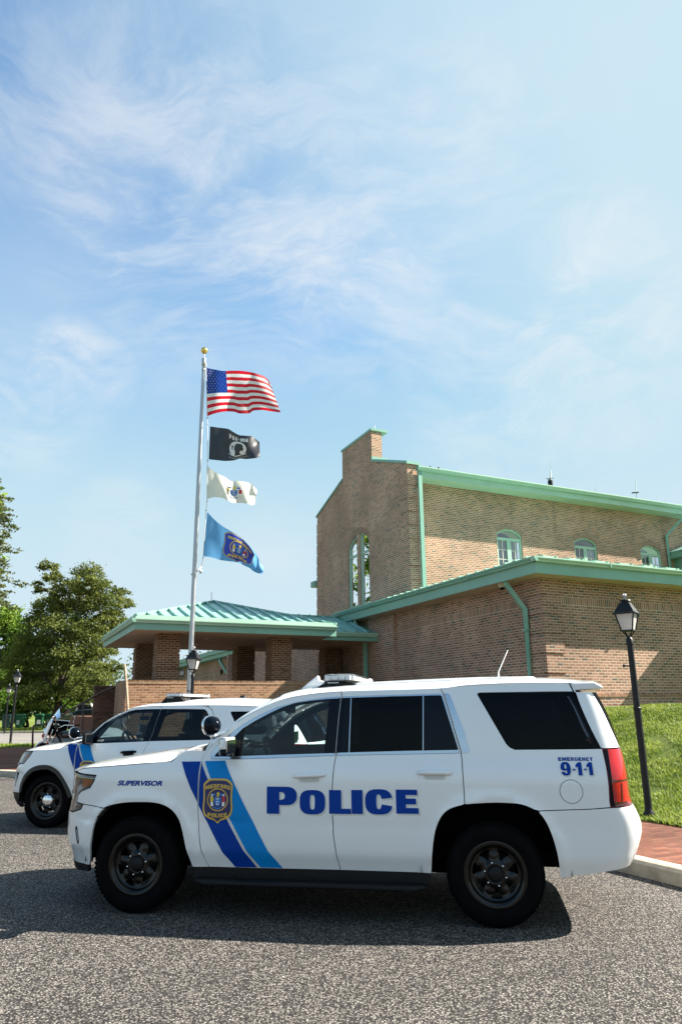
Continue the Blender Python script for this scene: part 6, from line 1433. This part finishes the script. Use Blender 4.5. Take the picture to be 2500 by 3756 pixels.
# ---------------------------------------------------------------- trees and shrubs
def leafcloud(name, lobes, n, size, mat, parent=None, droop=0.0, clump=.30, seed=1, flat=.0):
    """thousands of small bent leaf-spray quads gathered in clumps through each lobe"""
    g = np.random.default_rng(seed); C_ = []; 
    vol = np.array([(r[0]*r[1]*r[2])**(2/3) for _, r in lobes]); cnt = np.maximum(3, (vol/vol.sum()*n)).astype(int)
    for (c, r), k in zip(lobes, cnt):
        ncl = max(4, int(k/46)); d = g.normal(size=(ncl, 3)); d /= np.linalg.norm(d, axis=1)[:, None]
        rad = g.random(ncl)**.38; cc = d*rad[:, None]*np.array(r)
        w_ = g.integers(0, ncl, k); e = g.normal(size=(k, 3))*clump*np.array(r)*.55*(.5+g.random(k))[:, None]; e[:, 2] *= .75
        pt = cc[w_]+e; pt[:, 2] -= droop*np.hypot(pt[:, 0]/r[0], pt[:, 1]/r[1])**2*r[2]
        C_.append(pt+np.array(c))
    Pt = np.vstack(C_); n = len(Pt)
    a = g.normal(size=(n, 3)); a[:, 2] -= droop*1.2; a /= np.linalg.norm(a, axis=1)[:, None]; b = g.normal(size=(n, 3)); b -= a*(a*b).sum(1)[:, None]; b /= np.linalg.norm(b, axis=1)[:, None]
    s = size*(.5+g.random(n))[:, None]; wd = .42+.3*g.random(n)[:, None]
    V = np.stack([Pt-a*s*.6, Pt+b*s*wd*.6, Pt+a*s*.75, Pt-b*s*wd*.6], 1).reshape(-1, 3)
    me = bpy.data.meshes.new(name); me.vertices.add(4*n); me.vertices.foreach_set('co', V.reshape(-1)); me.loops.add(4*n); me.loops.foreach_set('vertex_index', np.arange(4*n, dtype=np.int32))
    me.polygons.add(n); me.polygons.foreach_set('loop_start', (np.arange(n)*4).astype(np.int32)); me.materials.append(mat); me.update(calc_edges=True)
    o = bpy.data.objects.new(name, me); COL.objects.link(o)
    if parent: o.parent = parent
    return o
def trunk(parent, base, top, r0, r1, limbs=(), name='trunk'):
    m = MB(); b, t = Vector(base), Vector(top); n = 7
    pts = [b.lerp(t, i/n)+Vector((math.sin(i*1.7)*r0*.5, math.cos(i*2.1)*r0*.5, 0))*(1 if 0 < i < n else 0) for i in range(n+1)]
    m.tube(pts, [r0*1.35]+[r0+(r1-r0)*i/n for i in range(1, n+1)], 10)
    for (f, tip, r) in limbs:
        s = b.lerp(t, f); e = Vector(tip); md = s.lerp(e, .5)+Vector((0, 0, .12*(e-s).length)); m.tube([s, s.lerp(md, .6), md, e], [r, r*.8, r*.6, r*.2], 7)
    return m.build(name, M['bark'], parent, True)
S_ = 1.5944
YT = 56.0
def tp(x, y, dy=0.0): return at(x*S_, y*S_, YT+dy)
cb = tp(121, 1652); cb.z = farz(YT)
ced = thing('cedar_tree', 'big ragged olive green cedar behind the road, left of the porch', 'tree', tuple(cb))
kpx = S_/F_PX*YT*1.02
LB = [(205, 1318, 36), (222, 1345, 34), (190, 1345, 34), (112, 1300, 22), (120, 1322, 24), (140, 1352, 34), (95, 1352, 22), (232, 1385, 38), (190, 1385, 42), (150, 1392, 44), (112, 1395, 34), (275, 1362, 26), (282, 1388, 24), (262, 1402, 26), (90, 1430, 38), (135, 1445, 50), (190, 1440, 50), (235, 1440, 40), (275, 1425, 26), (285, 1455, 16), (68, 1475, 40), (115, 1500, 56), (175, 1505, 58), (225, 1490, 44), (50, 1520, 38), (95, 1560, 52), (160, 1565, 56), (215, 1550, 44), (250, 1535, 30), (40, 1565, 36), (75, 1600, 40), (190, 1592, 36), (238, 1578, 22), (130, 1600, 34), (262, 1490, 20), (245, 1415, 26)]
lobes = []; limbs = []
for i, (x, y, r_) in enumerate(LB):
    c = tp(x, y, rng.normal()*r_*kpx*1.0)-cb; lobes.append(((c.x, c.y, c.z), (r_*kpx*.93, r_*kpx*1.0, r_*kpx*.66))); 
    if i % 2 == 0: limbs.append((min(.92, max(.12, (c.z-2.2)/11)), tuple(c), .09))
leafcloud('crown', lobes, 76000, .135, M['cedar'], ced, .10, .33, 3)
trunk(ced, (0, 0, -.1), tuple(tp(190, 1370)-cb), .36, .08, limbs)
# spruce at the left edge, mostly out of frame
YT = 40.0; sb = tp(-128, 1690); sb.z = farz(YT)
spr = thing('spruce_tree', 'tall spruce with drooping boughs, half cut off by the left picture edge', 'tree', tuple(sb))
lobes = []; limbs = []; kp = S_/F_PX*YT*1.02; g_ = np.random.default_rng(5)
prof_ = pchip([1010, 1060, 1095, 1120, 1150, 1190, 1215, 1262, 1300, 1335, 1372, 1392, 1420], [6, 30, 55, 76, 80, 108, 112, 98, 104, 134, 122, 66, 40])
for k in range(24):
    yy = 1015+k*17.0; r_ = prof_(yy)*kp; zc = (tp(-62, yy)-sb).z
    for j in range(7):
        a = 2*PI*j/7+k*1.31; L = r_*(.62+.42*g_.random())
        for f in (.5, .75, .97): lobes.append(((math.cos(a)*L*f, math.sin(a)*L*f, zc-.20*L*f*f+.04*L), (.17*L+.08, .17*L+.08, .07+.035*L)))
        limbs.append((min(.97, zc/15.4), (math.cos(a)*L, math.sin(a)*L, zc-.2*L), .04))
leafcloud('crown', lobes, 26000, .12, M['spruce'], spr, .35, .45, 4); trunk(spr, (0, 0, -.1), (0, 0, 15.4), .3, .04, limbs)
def broad_tree(name, label, px, ptop, pbot, rad, Y, mat, n, seed, size=.34, grp=None, cat='tree'):
    """rounded broadleaf: lobes filling an uneven oval"""
    global YT
    YT = Y; b = tp(px, pbot); b.z = farz(Y); t = thing(name, label, cat, tuple(b), 0, grp); g = np.random.default_rng(seed); k = S_/F_PX*Y*1.02
    H = (tp(px, ptop)-b).z; rr = rad*k; lb = []; lim = []
    for i in range(22):
        f = .24+.72*g.random(); w_ = rr*math.sqrt(max(.05, 1-((f-.52)/.5)**2))*.8; a = 2*PI*g.random(); q_ = w_*math.sqrt(g.random()); s = rr*(.24+.2*g.random())
        c = (math.cos(a)*q_, math.sin(a)*q_, H*f); lb.append((c, (s, s, s*.75)))
        if i % 3 == 0: lim.append((.35+.3*g.random(), c, .08))
    leafcloud('crown', lb, n, size, mat, t, 0, .45, seed); trunk(t, (0, 0, -.1), (0, 0, H*.75), .10+rr*.03, .05, lim); return t
TG = 'broadleaf trees beyond the road'
broad_tree('broadleaf_tree', 'bright green broadleaf tree at the left picture edge beside the cedar', -6, 1395, 1668, 58, 72, M['leaf'], 13000, 21, .26, TG)
broad_tree('broadleaf_tree', 'darker leafy tree filling the gap left of the cedar trunk', 35, 1430, 1668, 55, 78, M['leaf_dark'], 12000, 22, .26, TG)
broad_tree('broadleaf_tree', 'low pale tree far off between the cedar trunk and the brick pier', 195, 1588, 1662, 34, 95, M['leaf'], 7000, 23, .26, TG)
broad_tree('broadleaf_tree', 'tall broadleaf tree out on the left that shows in the gable windows', -190, 1020, 1672, 128, 62, M['leaf'], 9000, 24, .5, TG)
broad_tree('broadleaf_tree', 'second tall broadleaf tree out on the left that shows in the gable windows', -430, 1040, 1676, 170, 66, M['leaf'], 9000, 25, .5, TG)
SG = 'shrubs behind the wheeled bins'
for i, (px, pt, rd_, Yb, mt, lab) in enumerate(((22, 1600, 32, 61, 'leaf', 'sunlit shrub behind the leftmost wheeled bin'), (62, 1592, 34, 61.5, 'leaf', 'yellow green shrub between the two left bins'), (98, 1598, 30, 61, 'leaf', 'bright shrub behind the third bin from the left'), (150, 1600, 30, 64, 'leaf', 'leafy shrub just right of the cedar trunk'), (182, 1605, 28, 66, 'leaf', 'rounded shrub behind the parked pickup truck'), (214, 1602, 26, 66, 'leaf_dark', 'dark shrub next to the brick pier, behind the black car'))):
    broad_tree('shrub', lab, px, pt, 1672, rd_, Yb, M[mt], 6500, 40+i, .17, SG, 'shrub')
# far wood
lb = []
for i in range(90):
    x = -150+300*rng.random(); y = 150+60*rng.random(); s = 5+4*rng.random(); lb.append(((x, y, farz(y)+s*.75), (s*1.3, s, s)))
tag(leafcloud('treeline', lb, 60000, .55, M['leaf_dark'], None, 0, .5, 77), 'distant line of dark green woodland along the horizon', 'woodland', kind='stuff')

# ---------------------------------------------------------------- things along the far verge
def bin_(px, Y, label, mat, rz=0.0):
    b = at(px, 2672, Y); t = thing('wheeled_bin', label, 'bin', (b.x, Y, farz(Y)), rz, 'wheeled bins on the verge')
    V = [(-.24, -.26, .10), (.24, -.26, .10), (.24, .26, .10), (-.24, .26, .10), (-.30, -.36, .98), (.30, -.36, .98), (.30, .34, .98), (-.30, .34, .98)]
    m = MB(); m.add(V, ((3, 2, 1, 0), (0, 1, 5, 4), (1, 2, 6, 5), (2, 3, 7, 6), (3, 0, 4, 7), (4, 5, 6, 7))); m.box((-.32, -.385, .93), (.32, .35, .975)); m.build('body', mat, t, False, .02)
    l = MB(); l.add([(-.33, -.40, .985), (.33, -.40, .985), (.33, .37, .985), (-.33, .37, .985), (-.27, -.32, 1.06), (.27, -.32, 1.06), (.27, .34, 1.07), (-.27, .34, 1.07)], ((3, 2, 1, 0), (0, 1, 5, 4), (1, 2, 6, 5), (2, 3, 7, 6), (3, 0, 4, 7), (4, 5, 6, 7))); l.build('lid', mat, t, False, .015)
    MB().tube([(-.28, .42, 1.0), (.28, .42, 1.0)], .018, 8).build('handle', M['plastic'], t)
    for sg in (-1, 1): MB().lathe([(.02, -.03), (.12, -.03), (.12, .03), (.02, .03)], 20, Matrix.Translation((.27*sg, .30, .12)) @ Matrix.Rotation(PI/2, 4, 'Z'), 'Y').build('wheel', M['tyre'], t)
    f = MB(); f.box((-.12, -.345, .30), (.12, -.30, .62)) if mat is M['bin'] else f.box((-.10, -.34, .72), (.10, -.31, .80)); f.build('label_plate', M['silver_vinyl'] if mat is M['bin'] else M['bin_blue'], t)
bin_(23, 57.0, 'grey green wheeled bin, leftmost on the verge behind the lantern post', M['bin_blue'], .2)
bin_(73, 57.4, 'green wheeled bin with a pale panel, second from the left', M['bin'], -.1)
bin_(142, 57.8, 'green wheeled bin standing just left of the cedar trunk', M['bin'], .25)
bin_(181, 59.5, 'green wheeled bin half hidden behind the cedar trunk', M['bin'], .1)
def far_car(name, label, loc, rz, body, prof, glass, mat, wheels, wdt, tail=None):
    t = thing(name, label, 'car' if name != 'pickup_truck' else 'pickup truck', loc, rz)
    h = wdt/2
    m = MB(); m.prism(prof, lambda u, v: (u, -h, v), lambda u, v: (u, h, v)); m.build('body', mat, t, False, .07)
    for lp, y in glass:
        for sg in (-1, 1): MB().prism(lp, lambda u, v: (u, sg*(h+.001), v), lambda u, v: (u, sg*(h+.006), v)).build('side_window', M['gloss_black'], t)
    for x in wheels:
        for sg in (-1, 1):
            wk = MB().lathe([(.18, -.1), (.33, -.11), (.36, -.07), (.36, .07), (.33, .11), (.18, .1)], 24, Matrix.Translation((x, sg*(h-.08), .36)), 'Y', True).build('wheel', M['tyre'], t, True, angle=40)
            MB().lathe([(.001, sg*.06), (.10, sg*.08), (.2, sg*.06)], 16, Matrix.Translation((x, sg*(h-.06), .36)), 'Y').build('rim', M['silver_paint'], wk, True)
    if tail:
        for sg in (-1, 1): MB().box((tail[0]-.05, sg*(h-.09)-.1, tail[1]), (tail[0]+.06, sg*(h-.09)+.1, tail[2])).build('tail_light', M['red_lens'], t)
    return t
b = at(310, 2660, 60.0)
far_car('pickup_truck', 'silver pickup truck seen tail first between the motorcycle and the pier', (b.x, 60.0, farz(60)), R(-14), None,
        [(-2.7, .5), (-2.75, .95), (-2.7, 1.08), (-.35, 1.10), (-.25, 1.75), (-.05, 1.84), (1.0, 1.84), (1.45, 1.25), (2.5, 1.12), (2.7, .95), (2.7, .5)], [([(-.12, 1.2), (-.05, 1.70), (.95, 1.72), (1.3, 1.22)], 0)], M['silver_paint'], (-1.75, 1.75), 1.9, (-2.74, .82, 1.06))
MB().box((-2.6, -.8, 1.12), (-.42, .8, 1.17)).build('bed_cover', M['plastic'], [o for o in bpy.data.objects if o.name == 'pickup_truck'][0])
b = at(330, 2660, 54.0)
far_car('parked_car', 'low black car parked in front of the silver pickup truck', (b.x, 54.0, farz(54)), R(-8), None,
        [(-2.2, .4), (-2.25, .8), (-1.9, .95), (-1.2, 1.0), (-.6, 1.36), (.7, 1.40), (1.5, 1.0), (2.1, .95), (2.2, .7), (2.15, .4)], [([(-1.0, 1.02), (-.55, 1.30), (.65, 1.33), (1.2, 1.02)], 0)], M['black_paint'], (-1.4, 1.4), 1.8, (-2.22, .72, .86))
hb = at(4, 2620, 92.0); hs = thing('house', 'small pale sided house far off at the left edge', 'house', (hb.x-4, 92, farz(92)), R(8))
MB().box((-5, 0, 0), (5, 8, 3.0)).build('wall', pm('pale_siding', (.55, .56, .56), .7, 0, .05, 1), hs)
MB().prism([(-5.5, 2.95), (5.5, 2.95), (0, 5.2)], lambda u, v: (u, -.5, v), lambda u, v: (u, 8.5, v)).build('roof', pm('grey_shingle', (.10, .10, .11), .9, 0, .2, 4), hs)
for x in (-3, 0, 3): MB().box((x-.5, -.03, 1.0), (x+.5, 0, 2.2)).build('window', M['winglass'], hs)

# ---------------------------------------------------------------- railing, stake, little things on the building
rl = thing('handrail', 'brown pipe handrail climbing the steps to the brick pier', 'railing', (0, 0, 0))
YR = 23.8
hp = [(120, 2745), (121, 2690), (122.5, 2668), (126, 2661), (132.6, 2659), (158, 2658), (172, 2655), (188.8, 2646), (224.5, 2625.5), (268, 2600), (350, 2552.6), (391, 2530), (404, 2525.5), (420, 2525)]
MB().tube([at(x, y, YR) for x, y in hp], .030, 10).build('rail', M['rail'], rl, True)
pq = at(308, 2577, YR); MB().tube([pq, (pq.x+.02, YR, .2)], .026, 10).build('post', M['rail'], rl, True)
stp = MB()
for k in range(7):
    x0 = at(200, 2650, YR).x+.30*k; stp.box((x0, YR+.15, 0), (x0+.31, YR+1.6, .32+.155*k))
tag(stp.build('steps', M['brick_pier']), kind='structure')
sk = thing('wooden_stake', 'weathered wooden stake leaning up at the left end of the garden wall', 'stake', (0, 0, 0))
MB().rtube([at(472, 2640, 19.2), at(465, 2520, 19.25), at(458, 2436, 19.3)], .030, .022).build('plank', M['timber'], sk, False, .004)
def ant(name, label, px, py0, py1, Y, kind):
    p0, p1 = at(px, py0, Y), at(px-2 if kind else px, py1, Y); L = p1.z-p0.z
    t = thing(name, label, 'antenna', tuple(p0)); d = p1-p0
    if kind == 1:
        MB().lathe([(.10, -.6), (.10, .30*L), (.07, .30*L), (.04, .36*L)], 14).build('base', M['plastic'], t, True, angle=40)
        MB().tube([(-.14, 0, .36*L), (.14, 0, .39*L)], .03, 8).build('clamp', M['zinc'], t); MB().tube([d*.36, d*.62], .035, 8).build('mast', M['rope'], t); MB().tube([d*.62, d], .008, 6).build('whip', M['zinc'], t)
    elif kind == 2:
        MB().tube([(0, 0, -.5), d*.45], .025, 8).build('mast', M['zinc'], t); MB().tube([(-.16, 0, d.z*.42), (.16, 0, d.z*.44)], .03, 8).build('clamp', M['plastic'], t); MB().tube([d*.45, d], .022, 8).build('whip', M['rope'], t)
    else: MB().tube([(0, 0, -.4), d], .012, 6).build('whip', M['zinc'], t)
RY = 28.0
ant('roof_antenna', 'white whip antenna on a thick black base on the upper roof', 2019, 1797, 1686, RY, 1)
ant('roof_antenna', 'slim white mast antenna at the right end of the upper roof', 2332, 1845, 1757, RY+4, 2)
ant('roof_antenna', 'thin grey rod antenna between the two white roof antennas', 2184, 1822, 1790, RY+2, 0)
ant('roof_antenna', 'hair thin rod on the peak of the porch roof', 776, 2210, 2172, 24.6, 0)
ant('roof_antenna', 'hair thin rod on top of the gable chimney', 1374, 1572, 1560, 27.3, 0)
for x, y, lab in ((1570, 1723, 'small dark bird with wings out above the upper gutter corner'), (1606, 1729, 'small dark bird sitting upright on the upper roof edge')):
    q_ = at(x, y, 25.0); t = thing('bird', lab, 'bird', tuple(q_), .3)
    m = MB(); m.sphere((0, 0, .03), (.13, .055, .05) if x < 1600 else (.05, .05, .09), 10, 8); m.sphere((.13 if x < 1600 else .02, 0, .07 if x < 1600 else .13), .04, 8, 6); m.tube([(-.1, 0, .03), (-.24, 0, .04)], [.03, .015], 6)
    if x < 1600: m.add([(-.05, .04, .05), (.07, .04, .05), (.0, .22, .09), (-.05, -.04, .05), (.07, -.04, .05), (.0, -.22, .09)], [(0, 1, 2), (3, 5, 4)])
    m.build('body', M['plastic'], t, True)
sc_ = ab(E0+.27, 15.0, 4.70); t = thing('security_camera', 'ivory dome camera under the eave left of the near downspout', 'camera', tuple(sc_), YB)
MB().lathe([(.10, 0), (.10, -.05), (.075, -.10), (.07, -.10)], 20).build('housing', M['beige_plastic'], t, True, angle=40); MB().sphere((0, 0, -.105), .062, 16, 10).build('dome', M['gloss_black'], t, True)
q_ = at(667, 2470, 46.0); t = thing('wall_lantern', 'black wall lantern on the far wing, left of the flagpole', 'lantern', tuple(q_))
MB().box((-.09, -.09, -.12), (.09, .09, .13)).build('lamp_glass', M['lamp_glass'], t); MB().lathe([(.17, .13), (.05, .26), (.02, .34)], 4, Matrix.Rotation(PI/4, 4, 'Z')).build('lamp_roof', M['black_metal'], t); MB().box((-.12, -.12, -.15), (.12, .12, -.121)).build('frame', M['black_metal'], t); MB().tube([(0, .1, -.1), (.0, .4, -.2)], .02).build('bracket', M['black_metal'], t)
q_ = at(812, 2465, 45.0); t = thing('alarm_bell', 'round dark alarm bell on the far wing wall between the columns', 'bell', tuple(q_), YB)
MB().lathe([(.001, -.09), (.12, -.07), (.17, -.01), (.17, .02)], 20, Matrix.Rotation(PI/2, 4, 'Z'), 'Y').build('gong', M['black_metal'], t, True)
# ---------------------------------------------------------------- police motorcycle behind the second car
q_ = at(200, 2700, 20.6)
mo = thing('police_motorcycle', 'white police motorcycle with windshield and chrome handlebar parked behind the hood of the second SUV', 'motorcycle', (q_.x+.36, 20.9, .152), R(-16))
# local frame: front at -x
def mwheel(x, r, wd):
    wk = MB().lathe([(r-.13, -wd*.5), (r-.03, -wd*.6), (r, -wd*.25), (r, wd*.25), (r-.03, wd*.6), (r-.13, wd*.5)], 40, Matrix.Translation((x, 0, r)), 'Y', True).build('wheel', M['tyre'], mo, True, angle=40)
    rm_ = MB(); rm_.lathe([(r-.15, -wd*.45), (r-.12, -wd*.5), (r-.12, wd*.5), (r-.15, wd*.45)], 40, Matrix.Translation((x, 0, r)), 'Y', True)
    for k in range(10): a = 2*PI*k/10; rm_.tube([(x+.05*math.cos(a), 0, r+.05*math.sin(a)), (x+(r-.14)*math.cos(a), 0, r+(r-.14)*math.sin(a))], .011, 6)
    rm_.lathe([(.001, -.07), (.06, -.06), (.06, .06), (.001, .07)], 20, Matrix.Translation((x, 0, r)), 'Y'); rm_.build('rim', M['chrome'], wk, True, angle=40)
mwheel(-.82, .32, .13); mwheel(.80, .32, .15)
fd_ = MB(); V = []; n = 16
for k in range(n+1):
    a = R(20)+R(160)*k/n
    for y, dr in ((-.075, .0), (-.06, .035), (0, .05), (.06, .035), (.075, .0)): V.append((-.82-(.34+dr)*math.cos(a), y, .32+(.34+dr)*math.sin(a)))
fd_.add(V, [(5*k+j, 5*k+5+j, 5*k+6+j, 5*k+1+j) for k in range(n) for j in range(4)]); fd_.build('front_fender', M['white'], mo, True)
fk = MB()
for sg in (-1, 1): fk.tube([(-.82, sg*.10, .32), (-.60, sg*.10, .86), (-.545, sg*.10, 1.0)], [.03, .028, .022], 10)
fk.build('fork', M['chrome'], mo, True)
fr = MB(); fr.tube([(-.55, 0, .98), (-.30, 0, .62), (-.20, 0, .28), (.35, 0, .28), (.55, 0, .60), (.80, 0, .62)], .03, 8); fr.tube([(-.5, 0, .9), (.1, 0, .80), (.55, 0, .62)], .03, 8); fr.build('frame', M['black_metal'], mo, True)
en = MB(); en.box((-.18, -.17, .24), (.22, .17, .42))
for ang, x in ((R(-22), -.08), (R(22), .14)):
    Mx = Matrix.Translation((x, 0, .42)) @ Matrix.Rotation(ang, 4, 'Y')
    for k in range(6): en.lathe([(.02, .03*k), (.095, .03*k), (.095, .03*k+.016), (.02, .03*k+.016)], 16, Mx)
    en.lathe([(.07, .18), (.09, .20), (.07, .25), (.001, .26)], 16, Mx)
en.build('engine', M['alu'], mo, True, angle=35)
ex_ = MB(); ex_.tube([(-.05, -.16, .45), (-.2, -.2, .30), (.2, -.22, .20), (.5, -.22, .20), (1.1, -.22, .24)], [.03, .03, .03, .05, .05], 10); ex_.build('exhaust', M['chrome'], mo, True)
tk = MB(); tk.sphere((-.14, 0, .86), (.27, .15, .11), 20, 12); tk.build('fuel_tank', M['black_paint'], mo, True)
se = MB(); se.sphere((.32, 0, .80), (.30, .17, .075), 18, 10); se.sphere((.62, 0, .86), (.22, .15, .07), 18, 10); se.build('saddle', M['plastic'], mo, True)
rf_ = MB(); V = []
for k in range(n+1):
    a = R(10)+R(150)*k/n
    for y, dr in ((-.11, -.02), (-.09, .03), (0, .05), (.09, .03), (.11, -.02)): V.append((.80+(.36+dr)*math.cos(a), y, .34+(.36+dr)*math.sin(a)))
rf_.add(V, [(5*k+j, 5*k+5+j, 5*k+6+j, 5*k+1+j) for k in range(n) for j in range(4)]); rf_.build('rear_fender', M['white'], mo, True)
for sg in (-1, 1): rbox('saddlebag', (.50, min(sg*.20, sg*.40), .40), (1.10, max(sg*.20, sg*.40), .72), M['white'], mo, .06)
# batwing fairing with screen
def fair(t, s):        # t across -1..1, s up 0..1
    y = .40*t*(1-.10*(s-.55)**2); x = -.86+.30*abs(t)**2.2+.20*s; z = .80+.42*s-.10*abs(t)**2*(1-s)+.04*(1-t*t)
    return Vector((x, y, z))
V = []; nn, ns = 24, 10
for i in range(nn+1):
    for j in range(ns+1): V.append(fair(-1+2*i/nn, j/ns))
fa = mk('fairing', V, [(i*(ns+1)+j, (i+1)*(ns+1)+j, (i+1)*(ns+1)+j+1, i*(ns+1)+j+1) for i in range(nn) for j in range(ns)], M['white'], mo, True)
sd = fa.modifiers.new('s', 'SOLIDIFY'); sd.thickness = .018; sd.offset = 0
ip = MB()
V = [fair(-.93+1.86*i/nn, s)+Vector((.045, 0, -.01)) for i in range(nn+1) for s in (.05, .5, .97)]
ip.add(V, [(3*i+k, 3*i+3+k, 3*i+4+k, 3*i+1+k) for i in range(nn) for k in range(2)]); ip.build('dash_panel', M['gloss_black'], fa, True)
ga = MB()
for y in (-.20, -.08, .08, .20):
    c = fair(y/.4, .72)+Vector((.055, 0, 0)); ga.lathe([(.001, .02), (.034, .018), (.045, .0), (.045, -.02)], 18, Matrix.Translation(c) @ Matrix.Rotation(R(65), 4, 'Y'))
ga.build('gauge', M['chrome'], fa, True)
V = []
for i in range(nn+1):
    t = -1+2*i/nn
    for j in range(7):
        s = j/6; b0 = fair(t*.86, 1.0); V.append(b0+Vector((.26*s, -.05*t*s*s, (.34*s)*(1-.75*abs(t)**3))))
mk('windshield', V, [(7*i+j, 7*i+7+j, 7*i+8+j, 7*i+1+j) for i in range(nn) for j in range(6)], glassmat('yellow_clear_screen', (.86, .88, .62), 1.6), mo, True)
MB().tube([V_ for V_ in [Vector(V[7*i+6]) for i in range(nn+1)]], .006, 6).build('screen_edge', M['satin'], mo, True)
hb_ = MB(); hb_.tube([(-.10, -.44, 1.10), (-.22, -.38, 1.09), (-.42, -.22, 1.10), (-.50, -.08, 1.03), (-.50, .08, 1.03), (-.42, .22, 1.10), (-.22, .38, 1.09), (-.10, .44, 1.10)], .016, 10); hb_.build('handlebar', M['chrome'], mo, True)
for sg in (-1, 1):
    MB().tube([(-.21, sg*.385, 1.09), (-.07, sg*.455, 1.105)], .022, 10).build('grip', M['plastic'], mo, True)
    MB().tube([(-.24, sg*.36, 1.12), (-.26, sg*.40, 1.22), (-.25, sg*.46, 1.28)], .007, 6).build('mirror_arm', M['chrome'], mo, True)
    MB().sphere((-.25, sg*.48, 1.31), (.022, .085, .06), 16, 10).build('wing_mirror', M['chrome'], mo, True)
    MB().sphere((-.66, sg*.30, .84), (.07, .055, .055), 14, 10).build('pursuit_lamp', M['red_lens'], mo, True)
    MB().tube([(-.24, sg*.30, 1.08), (-.30, sg*.26, 1.0), (-.45, sg*.12, .9)], .009, 6).build('cable', M['plastic'], mo, True)
MB().lathe([(.001, .0), (.075, .01), (.09, .05), (.085, .10)], 20, Matrix.Translation((-.90, 0, .94)) @ Matrix.Rotation(R(80), 4, 'Y')).build('headlight', M['chrome'], mo, True)
MB().tube([(.02, .15, .30), (.06, .38, .02)], .014, 8).build('side_stand', M['black_metal'], mo, True)
